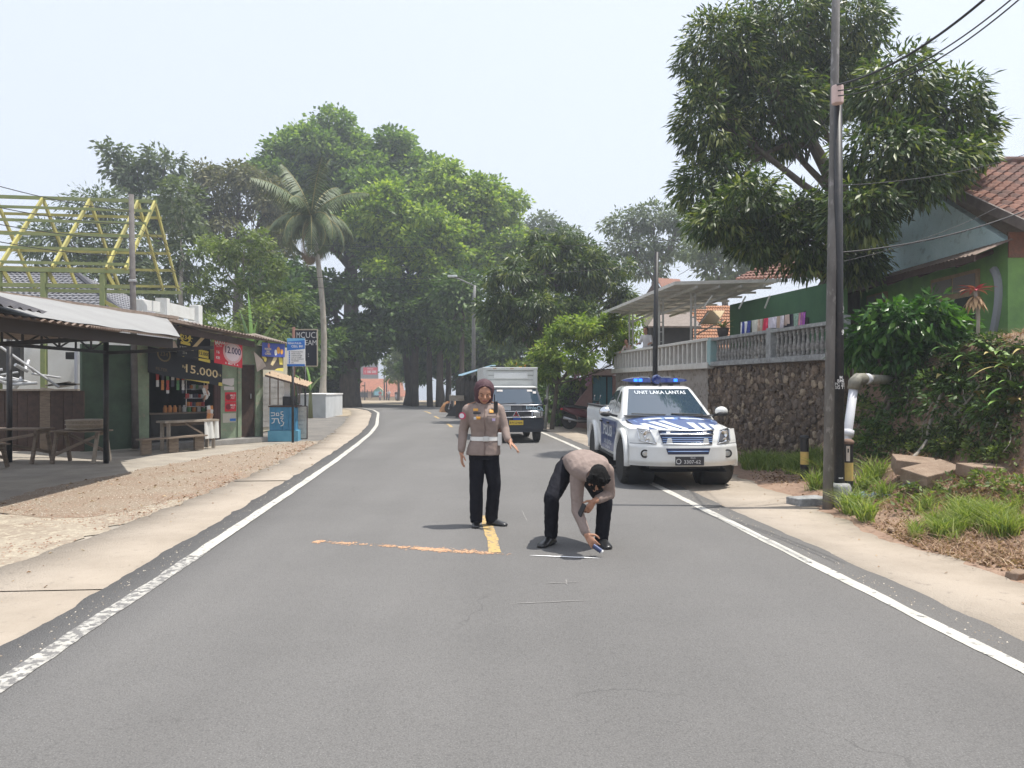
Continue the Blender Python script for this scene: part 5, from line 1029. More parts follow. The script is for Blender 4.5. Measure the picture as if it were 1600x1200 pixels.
# ------------------------------------------------------------------ rear green house with porch
gh = thing('house', 'dark green walled house under the terrace canopy', 'house', (6.8, 21, 2.05))
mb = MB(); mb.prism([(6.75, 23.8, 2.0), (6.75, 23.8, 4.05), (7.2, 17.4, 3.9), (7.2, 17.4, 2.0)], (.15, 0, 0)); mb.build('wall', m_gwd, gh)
mb = MB(); mb.box((7.3, 17.2, 2.95), (.3, .3, 1.9)); mb.build('pillar', M('light green paint', (.17, .33, .14), .85), gh)
mb = MB(); mb.prism([(6.86, 22.0, 2.3), (6.86, 22.0, 3.2), (7.10, 18.4, 3.2), (7.10, 18.4, 2.3)], (-.02, 0, 0)); wn_ = mb.build('window', m_dark, gh)
for k in range(4): mb = MB(); mb.box((6.83+.048*(k+.5), 21.6-k*.8, 2.75), (.03, .05, .9)); mb.build('bar', m_dwood, wn_)
rt = MB(); tiles(rt, P(1150, 438, 23), P(1300, 432, 19.5), P(1215, 402, 24.5), P(1300, 380, 22.5), 22, 9, .05, .04); q = rt.build('roof', m_rtile[0], gh); q['kind'] = 'stuff'
# ------------------------------------------------------------------ gable house at right
hr = thing('house', 'teal gabled house with terracotta tiles behind the big mango', 'house', (10, 16, 2.05)); GX = 8.2
mb = MB(); mb.prism([(GX, 12.7, 3.95), (GX, 16.3, 6.1), (GX, 19.9, 3.95)], (.15, 0, 0)); mb.build('gable', m_gable, hr)
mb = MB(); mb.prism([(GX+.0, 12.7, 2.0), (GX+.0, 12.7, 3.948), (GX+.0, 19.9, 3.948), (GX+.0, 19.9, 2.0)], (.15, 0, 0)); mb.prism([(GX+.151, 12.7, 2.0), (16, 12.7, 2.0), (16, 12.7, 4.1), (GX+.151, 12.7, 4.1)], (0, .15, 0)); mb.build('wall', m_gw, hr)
mb = MB(); mb.box((8.75, 12.69, 3.9), (1.1, .03, .42)); mb.build('brickwork', M('bare brick', (.20, .10, .07), .9, col2=(.14, .085, .065), scale=12, bump=.6), hr)
mb = MB(); mb.beam((GX-.06, 12.15, 4.10), (GX-.06, 16.3, 6.26), .05, .16); mb.beam((GX-.06, 20.45, 4.10), (GX-.06, 16.3, 6.26), .05, .16); mb.build('bargeboard', M('grey brown timber', (.16, .13, .115), .85, col2=(.11, .09, .08), scale=6), hr)
mb = MB(); mb.prism([(GX-.05, 12.12, 4.07), (16, 12.12, 4.07), (16, 16.3, 6.26), (GX-.05, 16.3, 6.26)], (0, .02, -.05)); mb.prism([(GX-.05, 20.45, 4.07), (16, 20.45, 4.07), (16, 16.34, 6.26), (GX-.05, 16.34, 6.26)], (0, -.02, -.05)); mb.build('roof_deck', M('grey brown timber', (.1, .08, .07), .9), hr)
sl = Vector((0, 4.15, 2.17)); SLn = sl.length; sdir = sl.normalized(); nrm = Vector((0, -sdir.z, sdir.y))
tmeshes = []
for k in range(3):
    mb = MB(); W_, L_ = .235, .285; rows_ = []
    for j, (a, h) in enumerate(((0, .028), (1, 0.0))):
        rows_.append([Vector((W_*(i/6-.5), L_*(a-.5), h+.032*math.cos(i/6*2*math.pi+.6))) for i in range(7)])
    rows_.insert(0, [p-Vector((0, -.002, .028)) for p in rows_[0]])
    mb.add([p for r_ in rows_ for p in r_], [(j*7+i, j*7+i+1, (j+1)*7+i+1, (j+1)*7+i) for j in range(2) for i in range(6)]); tmeshes.append(mb.mesh('roof_tile', m_rtile[k]))
cntt = 0; far_t = MB()
for j in range(19):
    for i in range(34):
        x = GX-.02+.235*(i+.5)*.93; s_ = .14+j*.248; q = Vector((x, 12.12, 4.09))+sdir*s_+nrm*.012
        px = 800+q.x*F/q.y
        Mt = Matrix.Translation(q) @ Matrix([Vector((1, 0, 0)), sdir, nrm]).transposed().to_4x4() @ Matrix.Rotation(random.uniform(-.03, .03), 4, 'Z') @ Matrix.Rotation(random.uniform(-.02, .02), 4, 'X')
        if px < 1640 and cntt < 298: cntt += 1; link('roof_tile', random.choice(tmeshes), hr, local=WM[hr.name].inverted() @ Mt)
        else: me_ = tmeshes[(i*7+j*3) % 3]; far_t.add([Mt @ v_.co for v_ in me_.vertices], [tuple(p.vertices) for p in me_.polygons])
q = far_t.build('roof_tiling', m_rtile[1], hr); q['kind'] = 'stuff'
rc = MB(); rc.tube([(GX-.1, 16.3, 6.33), (16, 16.3, 6.33)], .1, 8); rc.build('ridge', m_rtile[1], hr, smooth=True)
aw = MB(); corr(aw, (7.55, 12.55, 3.72), (7.55, 18.5, 3.78), (GX, 12.55, 3.98), (GX, 18.5, 4.0), 50, .014); aw.build('awning', m_rust, hr, smooth=True)
mb = MB(); mb.beam((7.57, 12.55, 3.66), (7.57, 18.5, 3.72), .03, .11); mb.build('fascia', m_dwood, hr)
for y in (13.1, 14.3, 15.5, 16.7, 17.9): mb = MB(); mb.beam((7.57, y, 3.62), (GX, y, 3.86), .05, .08); mb.build('rafter', m_dwood, hr)
m_wfr = M('tan window frame', (.34, .25, .155), .7, col2=(.26, .19, .12), scale=10)
for y0, y1, z0, z1, nv in ((16.75, 17.65, 2.75, 3.62, 2), (13.45, 14.95, 2.3, 3.62, 2)):
    mb = MB(); mb.box((GX-.02, (y0+y1)/2, (z0+z1)/2), (.06, y1-y0, z1-z0)); wn_ = mb.build('window', m_wfr, hr)
    for k in range(nv):
        ya = y0+.06+(y1-y0-.06)*k/nv; yb = y0+(y1-y0-.06)*(k+1)/nv
        mb = MB(); mb.box((GX-.055, (ya+yb)/2, z0+(z1-z0)*.36), (.02, yb-ya, (z1-z0)*.58)); mb.build('pane', M('dim window glass', (.035, .04, .042), .12, spec=.6), wn_)
        mb = MB(); mb.box((GX-.055, (ya+yb)/2, z0+(z1-z0)*.84), (.02, yb-ya, (z1-z0)*.22)); mb.build('pane', M('curtained glass', (.18, .17, .155), .3, spec=.5), wn_)
mb = MB()   # pale arch moulding round the side recess
mb.tube([(GX-.03, 13.18+.35*math.cos(a)*0+.0-.32*math.sin(a)*.9, 2.1+1.5*math.sin(a/2)) for a in np.linspace(0, 2.6, 12)], .07, 6); mb.build('arch_moulding', M('grey arch plaster', (.25, .27, .29), .85), hr)
# ------------------------------------------------------------------ roofs beyond the terrace
bh = thing('house', 'grey shingled hip roof house seen under the canopy', 'house', (8.5, 36, 2)); a, b, c, d_ = P(1012, 512, 34), P(1096, 512, 34), P(1030, 486, 37), P(1074, 486, 37)
mb = MB(); 
for k in range(6):
    f0, f1 = k/6, (k+1)/6; mb.prism([a.lerp(c, f0), b.lerp(d_, f0), b.lerp(d_, f1), a.lerp(c, f1)], (0, -.03, .07), 0)
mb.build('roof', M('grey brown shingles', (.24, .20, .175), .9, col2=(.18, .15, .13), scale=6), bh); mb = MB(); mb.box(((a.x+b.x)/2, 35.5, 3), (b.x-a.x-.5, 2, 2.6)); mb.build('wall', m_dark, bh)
oh = thing('house', 'orange tiled roof house beyond the terrace posts', 'house', (12, 44, 2)); rt = MB(); tiles(rt, P(1062, 545, 42), P(1190, 545, 42), P(1075, 478, 47), P(1190, 478, 47), 30, 14, .06, .05); q = rt.build('roof', M('orange clay tile', (.36, .17, .085), .85, col2=(.26, .13, .075), scale=4), oh); q['kind'] = 'stuff'
mb = MB(); mb.box((13, 45.5, 2.4), (5, 2, 2)); mb.build('wall', m_cream, oh)
sh_ = thing('house', 'small gabled red roof peeking above the canopy edge', 'house', (9.5, 48, 3)); mb = MB(); a = P(1008, 462, 48); b = P(1058, 462, 48); t_ = P(1024, 437, 48); t2 = P(1062, 438, 50); mb.prism([a, P(1040, 462, 47.5), t_], (0, .2, 0)); mb.build('gable', m_dwood, sh_); mb = MB(); mb.prism([t_+Vector((0, -.3, 0)), P(1042, 464, 47), P(1075, 464, 49), t2], (0, 0, .08)); mb.build('roof', m_rtile[2], sh_)
mb = MB(); mb.box((P(1040, 500, 49).x, 50, 4), (2.2, 2, 6.0)); mb.build('wall', m_cream, sh_)
pt_ = thing('awning', 'brown tilted shade awning right of the terrace posts', 'awning', (7, 24, 2)); mb = MB(); mb.prism([P(1092, 507, 24), P(1120, 507, 24), P(1132, 487, 25.5), P(1106, 487, 25.5)], (0, 0, .04)); mb.build('sheet', M('tan awning', (.42, .33, .20), .8), pt_)
for a, b in (((1092, 508), (1106, 488)), ((1088, 523), (1130, 500)), ((1085, 513), (1132, 513))): mb = MB(); mb.beam(P(*a, 23.9), P(*b, 24.3), .04, .04); mb.build('bar', m_cst, pt_)
# potted plants on the rail, laundry
po = thing('potted_plant', 'pale spiky plant in a dark pot on the end of the grey balustrade', 'plant', tuple(RW(tj-.25, 2.73, -.0)))
q = RW(tj-.28, 2.73, -.12); mb = MB(); mb.lathe([(.10, 0), (.13, .12), (.15, .24), (.13, .24), (.12, .2)], q, 14); mb.build('pot', M('dark pot', (.06, .05, .045), .8), po, smooth=True)
for k in range(14): a = k*2.4; big_leaf(po, q+Vector((0, 0, .22)), (math.cos(a)*.8, math.sin(a)*.8, random.uniform(.3, 1.1)), random.uniform(.26, .38), .06, .8, M('pale agave leaf', (.42, .40, .14), .5, col2=(.25, .30, .09), scale=12))
LT = thing('washing_line', 'washing line with poles behind the grey balustrade', 'washing line', tuple(RW(2.6, 2.05, -.7))); la = P(1157, 505, 18.6); lb_ = P(1258, 489, 16.2)
MB().tube([la, lb_], .008, 6).build('line', m_black, LT)
for q in (la, lb_): MB().tube([(q.x, q.y, 2.0), (q.x, q.y, q.z+.04)], .02, 6).build('pole', m_black, LT)
gl = [('white', (.68, .68, .68), 'white undershirt at the left end of the washing line', .012, .34, .12), ('navy print', (.04, .06, .26), 'navy patterned cloth second on the washing line', .03, .42, .16), ('cream', (.55, .54, .47), 'cream shirt third on the washing line', .2, .36, .18), ('tan', (.42, .30, .22), 'tan cloth with dark patch low on the washing line', .29, .50, .10), ('red', (.62, .04, .09), 'bright red cloth on the washing line', .40, .32, .07), ('pale lilac', (.62, .58, .66), 'long pale lilac garment on the washing line', .47, .42, .13), ('beige', (.55, .42, .33), 'beige folded garment beside the lilac one', .60, .46, .07), ('white lilac', (.64, .6, .66), 'whitish narrow garment right of the beige one', .655, .36, .06), ('charcoal', (.035, .035, .05), 'charcoal shirt on the washing line', .71, .46, .13), ('blush', (.62, .48, .42), 'blush scarf draped over the charcoal shirt', .735, .22, .06), ('sage', (.28, .40, .32), 'sage striped garment on the washing line', .845, .46, .075), ('rose', (.45, .22, .24), 'rose cloth near the right end of the washing line', .915, .40, .06), ('purple', (.38, .10, .42), 'bright purple cloth at the right end of the washing line', .95, .34, .06)]
for nm, c_, lab, f, h, w in gl:
    a = la.lerp(lb_, f); dl = (lb_-la); L_ = dl.length*w; dn = dl.normalized(); off = Vector((-.012, -.012, 0))*(1 if nm != 'blush' else 3)
    mb = MB(); mb.grid(lambda u, v: a+dn*(L_*(u*(1-.12*v)+.06*v))+off+Vector((-.025*math.sin(u*9+f*20)*v-.02*v, -.03*math.sin(u*11+f*30)*v, .02-(h*(1+.06*math.sin(u*5+f*9)))*v)), 12, 8)
    setp(mb.build('garment', M('cloth '+nm, c_, .9, col2=tuple(min(1, k*1.5+.03) for k in c_), scale=26 if nm in ('navy print', 'sage') else 5, lo=.5, hi=.62), smooth=True), lab, 'clothing', 'laundry on the terrace line')
# ------------------------------------------------------------------ poles, bollards
b1 = P(1293, 786, 10.0); b1.z = float(bank_z(b1.x, 9.7))-.1; up1 = conc_pole('utility_pole', 'tall grey concrete pole in front of the big mango', b1, P(1313, -420, 10.5), .066, .046, M('dark pole concrete', (.20, .195, .19), .88, col2=(.12, .115, .11), scale=5, col3=(.27, .265, .255), s3=16, t3=(.56, .66), bump=.4, bscale=40, stretch=(1, 1, .35)), group=None)
b2 = P(1311, 748, 10.25); b2.z = float(bank_z(b2.x, 10.25))-.1; bp_ = conc_pole('utility_pole', 'black painted steel pole with white stencil beside the concrete pole', b2, P(1309.5, 158, 10.1), .072, .05, m_black)
mb = MB(); c = b2.copy(); mb.lathe([(.15, -.1), (.15, .30), (.13, .34)], (c.x-.05, c.y-.12, c.z+.05), 16); mb.build('footing', m_cement, bp_, smooth=True)
mb = MB(); mb.lathe([(.07, 0), (.074, .01), (.074, .22), (.07, .23)], P(1308.5, 150, 10.0)-Vector((0, 0, .1)), 14); mb.build('cap', M('white and red band', (.6, .45, .42), .6), bp_)
for py, s in ((478, ('AK', 'M.01', '2.0')), (520, ('09',)), (590, ('M', 'BMS', 'PC 211', 'SG T 7')), (745, ('--',))):
    mb = MB()
    for j, q in enumerate(s):
        f = (py+j*5.2); c = P(1310.5, f, 10.2); r_ = .069; vs_, fs = text_mesh(q, .055 if len(s) > 1 else .10, 'CENTER', .02)
        mb.add([(c.x+r_*math.sin(x/r_), c.y-r_*math.cos(x/r_)-.006, c.z+y) for x, y in vs_], fs)
    q = mb.build('stencil', c_wht, bp_)
mb = MB(); q = P(1263, 768, 10.4); mb.box((q.x, q.y, float(bank_z(q.x, q.y))+.02), (.5, .3, .16), .35); setp(mb.build('concrete_block', m_cement, bevel=.015), 'small cracked concrete block left of the concrete pole foot', 'block')
def bollard(px, py, h, d, label, dust):
    q = P(px, py, d); z0 = float(bank_z(q.x, q.y))-.06; q.z = z0; H_ = P(px, py-h, d).z-z0; t = thing('bollard', label, 'bollard', tuple(q), 0, 'black and yellow road bollards'); r = .066
    for a, b, m_, n_ in ((0, .37, m_black, 'base'), (.37, .645, M('bollard yellow', (.60, .43, .13), .7, col2=(.50, .35, .12), scale=12), 'yellow_band'), (.645, .93, m_black, 'upper_band')):
        mb = MB(); mb.lathe([(r, H_*a), (r, H_*b)], q, 18); mb.build(n_, m_, t, smooth=False, auto=40)
    mb = MB(); mb.lathe([(r*1.02, H_*.925), (r*1.18, H_*.935), (r*1.2, H_*.965), (r*.9, H_*.99), (r*.3, H_*1.005)], q, 18); mb.build('cap', M('dusty cap', (.20, .13, .095), .9) if dust else m_black, t, smooth=True)
    if dust:
        mb = MB(); c, fs = None, None; mb.grid(lambda u, v: Vector((q.x+(r+.003)*math.sin(-.75+u*.7), q.y-(r+.003)*math.cos(-.75+u*.7), q.z+H_*(.67+.23*v))), 5, 2); mb.build('reflector', M('reflector strip', (.62, .53, .45), .5), t)
        mb = MB(); mb.grid(lambda u, v: Vector((q.x+(r+.005)*math.sin(-.5+u*.25), q.y-(r+.005)*math.cos(-.5+u*.25), q.z+H_*(.80+.06*v))), 3, 1); mb.build('mark', m_black, t)
bollard(1257, 748, 68, 12.6, 'black bollard with yellow band left of the concrete pole', False)
bollard(1325, 766, 80, 10.35, 'bollard with brown cap and reflector right of the black pole', True)
pv = thing('drain_pipe', 'white plastic drain pipe bending out of the earth bank', 'pipe', tuple(P(1325, 720, 11.4))); m_pvc = M('white pvc', (.60, .61, .64), .45, col2=(.52, .52, .54), scale=5); m_pvcd = M('dirty pvc', (.26, .245, .20), .6, col2=(.16, .15, .12), scale=8)
MB().tube([P(1322, 712, 11.35), P(1324, 680, 11.4), P(1334, 604, 11.5)], [.06, .064, .064], 14).build('down_pipe', m_pvc, pv, smooth=True); MB().tube([P(1324, 682, 11.39), P(1325.5, 672, 11.41)], .084, 14).build('collar', m_pvc, pv, smooth=True)
MB().tube([P(1333.5, 608, 11.5), P(1335, 597, 11.5), P(1340, 592, 11.55), P(1350, 592, 11.6)], .088, 14).build('elbow', m_pvcd, pv, smooth=True); MB().tube([P(1349, 592, 11.6), P(1400, 594, 12.6)], .075, 14).build('side_pipe', m_pvcd, pv, smooth=True)
MB().tube([P(1352, 592, 11.62), P(1356, 592, 11.7)], .084, 14).build('collar', m_pvc, pv, smooth=True)
# black steel pole behind the pickup, white thin pole, street lamp
b = P(1022, 690, 20.2); b.z = 0; conc_pole('utility_pole', 'slim black steel pole rising behind the pickup light bar', b, P(1026, 394, 20.2), .075, .055, m_black); 
b = P(852, 655, 27.2); b.z = 0; wpole = conc_pole('post', 'thin whitish post beside the van and the dark hedge', b, P(857, 590, 27.2), .05, .04, M('whitewashed post', (.42, .42, .40), .8, col2=(.30, .29, .27), scale=8), 'post')
sl_ = thing('street_lamp', 'street lamp with long pale arm reaching over the bend', 'street lamp', tuple(P(741, 640, 40)*Vector((1, 1, 0)) if False else (P(741, 640, 40).x, 40, 0))); q = P(740, 470, 40)
MB().tube([(q.x, 40, -.1), (q.x, 40, q.z), P(742, 446, 40)], [.12, .09, .07], 8).build('pole', M('lamp pole grey', (.24, .24, .235), .6, col2=(.17, .17, .165), scale=6), sl_, smooth=True); MB().tube([P(742, 447, 40), P(722, 438, 40), P(710, 433, 40)], .035, 8).build('arm', M('lamp pole grey', (.3, .3, .3)), sl_, smooth=True)
mb = MB(); mb.box(P(707, 431.5, 40), (.5, .2, .1)); mb.build('lamp_head', M('lamp head', (.6, .62, .62), .4), sl_, bevel=.02)
# ------------------------------------------------------------------ gatehouse with teal doors, hedge bank
gt = thing('gatehouse', 'small pink roadside kiosk with teal folding doors', 'building', (2.9, 28.8, 0)); m_pink = M('faded pink paint', (.36, .22, .20), .85, col2=(.29, .175, .16), scale=3); m_tdoor = M('teal door paint', (.075, .235, .29), .6, col2=(.06, .19, .24), scale=5)
def gb(pa, pb, ya, yb, d, th): a = P(pa, yb, d); b = P(pb, ya, d); m_ = MB(); m_.prism([a, (b.x, d, a.z), (b.x, d, b.z), (a.x, d, b.z)], (0, th, 0)); return m_
gb(895, 964, 576.5, 586, 28, 1.9).build('roof', M('pale pink slab edge', (.50, .40, .36), .85, col2=(.40, .27, .24), scale=4), gt, bevel=.03)
gb(919, 925, 586.5, 668, 28.3, .25).build('pillar', m_pink, gt)
for k in range(6): gb(927+k*3.35, 930.1+k*3.35, 589, 667, 28.45, .05).build('door_slat', m_tdoor, gt)
for k in range(2): gb(949.5+k*4, 953.2+k*4, 589, 667, 28.45, .05).build('door_slat', m_tdoor, gt)
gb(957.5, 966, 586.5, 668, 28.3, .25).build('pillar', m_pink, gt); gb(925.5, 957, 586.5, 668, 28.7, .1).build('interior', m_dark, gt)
mb = MB(); mb.prism([P(893, 668, 28.35), P(918.5, 668, 28.35), P(918.5, 607, 28.35), P(906, 622, 28.35), P(893, 640, 28.35)], (0, .2, 0)); mb.build('side_wall', m_pink, gt)
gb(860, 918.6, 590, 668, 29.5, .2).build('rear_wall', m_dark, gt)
# shack with tarp by the trunks
sk_ = thing('shack', 'dark roadside shack with blue tarpaulin edge beside the van', 'shack', tuple(P(740, 640, 36)*1)); m_shk = M('shack board', (.035, .032, .03), .9, col2=(.06, .052, .045), scale=5)
a, b = P(712, 640, 37), P(772, 640, 35)
for k in range(8): f0, f1 = k/8, (k+.94)/8; q, r_ = a.lerp(b, f0), a.lerp(b, f1); mb = MB(); mb.prism([(q.x, q.y, -.1), (r_.x, r_.y, -.1), (r_.x, r_.y, 2.0), (q.x, q.y, 1.7)], (.1, .1, 0)); mb.build('board', m_shk, sk_)
mb = MB(); mb.prism([P(716, 587, 36.5), P(722, 587, 36), P(768, 572, 34.4), P(775, 572, 36)], (0, .3, .06)); mb.build('roof', M('blue tarpaulin', (.22, .34, .42), .6), sk_); mb = MB(); mb.box(P(714, 622, 36.5), (.7, .5, .25)); mb.build('counter', m_woodp, sk_)
mb = MB(); mb.prism([(q.x-2.2, 37.6, 0), (q.x+3.2, 37.6, 0), (q.x+3.2, 37.6, 2.5), (q.x-.2, 37.6, 2.5)], (0, .2, 0)); mb.build('rear_wall', M('grey board wall', (.05, .052, .055), .9), sk_)
# dark hedge bank right of the van
for k, (px, py, d, rx, ry, lab) in enumerate(((875, 625, 29.5, 32, 34, 'dark overgrown hedge left of the pink kiosk'), (850, 610, 31, 26, 40, 'tall dark hedge behind the thin white post'), (800, 590, 36, 40, 30, 'leafy shrub with orange blooms above the box truck roof'), (905, 590, 28.8, 22, 14, 'flowering shrub on the kiosk roof'))):
    b = P(px, 660, d); b.z = 0; t = thing('shrub', lab, 'shrub', tuple(b)); me_, C_ = crown_mesh('foliage', [lob(px, py, d, rx, ry)], 90, 16, .2, .09, .28, m_lf_dark if k < 2 else m_lf_olive); me_.transform(Matrix.Translation(-b)); link('foliage', me_, t); limb(mb := MB(), b, P(px, py, d), .06, .03); mb.build('stem', m_bark, t)
    if k >= 2:
        mb = MB()
        for q in range(16): mb.ball(P(px+random.uniform(-rx, rx)*.8, py+random.uniform(-ry, ry)*.8, d-.5), .07, 6, 4)
        fl = mb.build('blossom', M('pink blossom', (.5, .25, .36), .7) if k == 3 else M('orange blossom', (.65, .33, .05), .7), t); fl['kind'] = 'stuff'
# ------------------------------------------------------------------ far end of the road: house, billboard wall, poles, dirt heap
fh = thing('house', 'far house with wide orange tiled roof across the bend', 'house', (-25, 150, -1.8)); m_or = M('orange roof', (.42, .17, .095), .85, col2=(.34, .14, .085), scale=1.5)
rt = MB(); tiles(rt, P(553, 612, 150), P(632, 612, 150), P(560, 592, 154), P(628, 592, 154), 40, 12, .05, .06); q = rt.build('roof', m_or, fh); q['kind'] = 'stuff'
mb = MB(); mb.box((-26, 153, -.9), (9, 4, 2.6)); mb.build('wall', M('far wall cream', (.45, .33, .24), .9), fh)
rt = MB(); tiles(rt, P(600, 620, 146), P(634, 620, 146), P(602, 612, 148), P(634, 612, 148), 20, 5, .05, .06); q = rt.build('porch_roof', m_or, fh); q['kind'] = 'stuff'
for px in (567, 588): mb = MB(); mb.box(P(px, 617, 147.6), (1.9, .2, .9)); mb.build('window', m_dark, fh)
kb = thing('kiosk', 'small green and blue gabled kiosk before the far orange roof', 'kiosk', (-26, 140, -1.7)); mb = MB(); mb.prism([P(583.5, 618, 140), P(597, 618, 140), P(597, 609, 140), P(591, 604, 140), P(584, 610, 140)], (0, 1, 0)); mb.build('wall', M('kiosk green', (.20, .42, .36), .8), kb); mb = MB(); mb.prism([P(583, 611, 139.8), P(591, 604, 139.8), P(598, 610, 139.8), P(591, 606.5, 139.8)], (0, 1.2, 0)); mb.build('roof', M('kiosk roof', (.35, .32, .2), .8), kb); mb = MB(); mb.box(P(590, 614.5, 139.9), (1.1, .1, .7)); mb.build('panel', M('kiosk blue', (.25, .5, .62), .7), kb)
bb = thing('billboard', 'grey building front with red and white lettered board far at the bend', 'billboard', (-28, 160, 0)); mb = MB(); q, r_ = P(562, 597, 160), P(590.5, 556, 160); mb.prism([(q.x, 160, q.z), (r_.x, 160, q.z), (r_.x, 160, r_.z), (q.x, 160, r_.z)], (0, .6, 0)); mb.build('front', M('far grey panel', (.23, .235, .235), .85, col2=(.27, .275, .27), scale=1.2), bb)
pn = Panel(P(567.5, 574, 159.9), (1, 0, 0), (0, 0, 1)); mb = MB(); pn.rect(mb, 0, -1.5, 3.0, 0, 6); mb.build('board', c_red, bb); mb = MB(); pn.text(mb, '1 100 000', 1.5, -.95, .75, 14, bold=.02, sx=.8); pn.text(mb, 'SPESIAL', 1.5, -.3, .4, 14); mb.build('lettering', c_wht, bb)
for px, top, d, lab in ((600.5, 575, 120, 'leftmost thin dark pole by the far house'), (570, 597, 128, 'short dark mast before the far house'), (604, 583, 122, 'second thin dark pole by the far house')):
    b = P(px, 620, d); b.z = zg(d); conc_pole('utility_pole', lab, b, P(px, top, d), .1, .08, m_black, group='thin poles by the far house')
fw = thing('fence', 'long low cream fence along the far side of the bend', 'fence', (-27, 135, -1.7)); mb = MB(); mb.beam((-33, 134, -1.3), (-20, 134, -1.3), .2, 1.1); mb.build('wall', M('far fence cream', (.48, .38, .26), .9), fw)
for px in (553, 560, 567, 574, 581): mb = MB(); mb.beam(P(px, 622, 133.6), P(px, 609, 133.6), .12, .12); mb.build('post', m_dwood, fw)
dirt = MB(); q = P(707, 637, 44); dirt.ball((q.x, q.y, 0), .7, 12, 8, sc=(1.1, .8, .85)); dirt.v = [tuple(Vector(p)+Vector(rng.normal(0, .05, 3))) for p in dirt.v]; setp(dirt.build('dirt_heap', M('orange earth', (.42, .22, .10), .95, col2=(.33, .17, .08), scale=5, bump=.8)), 'small heap of orange earth at the roadside near the trunks', 'earth heap')
# ------------------------------------------------------------------ plants and litter on the bank
def BK(px, py, off=0.0):
    for d in np.arange(4, 30, .04):
        q = P(px, py, d)
        if q.z <= float(bank_z(q.x, q.y))+off: return Vector((q.x, q.y, float(bank_z(q.x, q.y))))
    return P(px, py, 14)
def blades(n, pos, h, w, lean=.5, tri=True):
    p = pos(n); n = len(p); a = rng.uniform(0, 6.28, n); H = h*rng.uniform(.45, 1.25, n); Wd = w*rng.uniform(.7, 1.3, n)
    s = np.c_[np.cos(a), np.sin(a), np.zeros(n)]*Wd[:, None]/2; b = rng.uniform(0, 6.28, n); ln = lean*rng.uniform(.2, 1.3, n)
    dv = np.c_[np.cos(b)*ln, np.sin(b)*ln, np.ones(n)]*H[:, None]; m1 = p+dv*np.array([.28, .28, .55]); tip = p+dv*np.array([1, 1, .85])
    v = np.stack([p-s, p+s, m1+s*.8, m1-s*.8, tip], 1).reshape(-1, 3); k = np.arange(n)*5
    return v, np.concatenate([np.c_[k, k+1, k+2], np.c_[k, k+2, k+3], np.c_[k+3, k+2, k+4]]), n
m_grass = leaf_mat('grass blades', (.08, .125, .03), (.19, .27, .055), (.42, .44, .17), .4, .5)
m_straw = leaf_mat('dry straw', (.20, .12, .08), (.37, .245, .165), (.54, .42, .30), .2, .8, .2)
def patch(cells):
    """cells: (px,py,spread_x,spread_y,weight)"""
    C = [(BK(c[0], c[1]), c[2], c[3], c[4]) for c in cells]; w = np.array([c[3] for c in C]); w = w/w.sum()
    def f(n):
        i = rng.choice(len(C), n, p=w); b = np.array([C[k][0][:] for k in i]); sx = np.array([C[k][1] for k in i]); sy = np.array([C[k][2] for k in i])
        x = b[:, 0]+rng.normal(0, 1, n)*sx; y = b[:, 1]+rng.normal(0, 1, n)*sy; e = np.interp(y, np.arange(-10, 60, .5), EDG)
        k = x > e+.12; x, y = x[k], y[k]; return np.c_[x, y, bank_z(x, y)-.01]
    return f
EDG = [SRX(k) for k in np.arange(-10, 60, .5)]
def stuff_blades(name, label, cat, n, cells, h, w, mat, lean=.5, tm=.5):
    v, f, n = blades(n, patch(cells), h, w, lean); t = np.clip(rng.normal(tm, .22, n), 0, 1); o = link(name, np_mesh(name, v, f, mat, np.r_[t, t, t])); setp(o, label, cat, None, 'stuff')
stuff_blades('grass', 'bright green grass along the foot of the right bank', 'grass', 3900, [(1425+165*random.random()**.75, 812+random.uniform(-22, 26)+.25*q, random.uniform(.02, .06), random.uniform(.02, .06), random.uniform(.3, 1.7)) for q in range(46)], .23, .013, m_grass, .8, .66)
stuff_blades('grass', 'long coarse grass tufts round the poles and bollards', 'grass', 1100, [(1335, 800, .05, .06, 3), (1348, 765, .05, .06, 2), (1365, 750, .05, .08, 3), (1285, 745, .06, .08, 2), (1345, 815, .06, .06, 3), (1318, 805, .05, .06, 2), (1380, 780, .05, .05, 1), (1275, 765, .05, .05, 2)], .34, .017, m_grass, 1.2, .6)
stuff_blades('grass', 'green grass strip at the foot of the stone wall', 'grass', 3000, [(1165+random.uniform(0, 110), 728+random.uniform(-8, 12), random.uniform(.04, .12), random.uniform(.06, .2), random.uniform(.4, 1.5)) for q in range(34)]+[(900, 672, .2, 1.5, 1.5)], .28, .015, m_grass, .9, .45)
stuff_blades('straw', 'dry straw and cut stems strewn over the right bank', 'straw', 5200, [(1450, 780, .3, .25, 3), (1530, 790, .3, .25, 3), (1590, 800, .3, .25, 2), (1400, 840, .3, .3, 2), (1500, 875, .3, .3, 2), (1420, 745, .3, .25, 2), (1480, 760, .3, .3, 2), (1560, 745, .4, .4, 3), (1590, 690, .4, .4, 2), (1540, 700, .4, .3, 2), (1580, 530, .5, .4, 3), (1420, 700, .3, .25, 1), (1540, 860, .3, .3, 2), (1470, 840, .3, .25, 2), (1395, 790, .25, .2, 2)], .11, .010, m_straw, 3.0, .45)
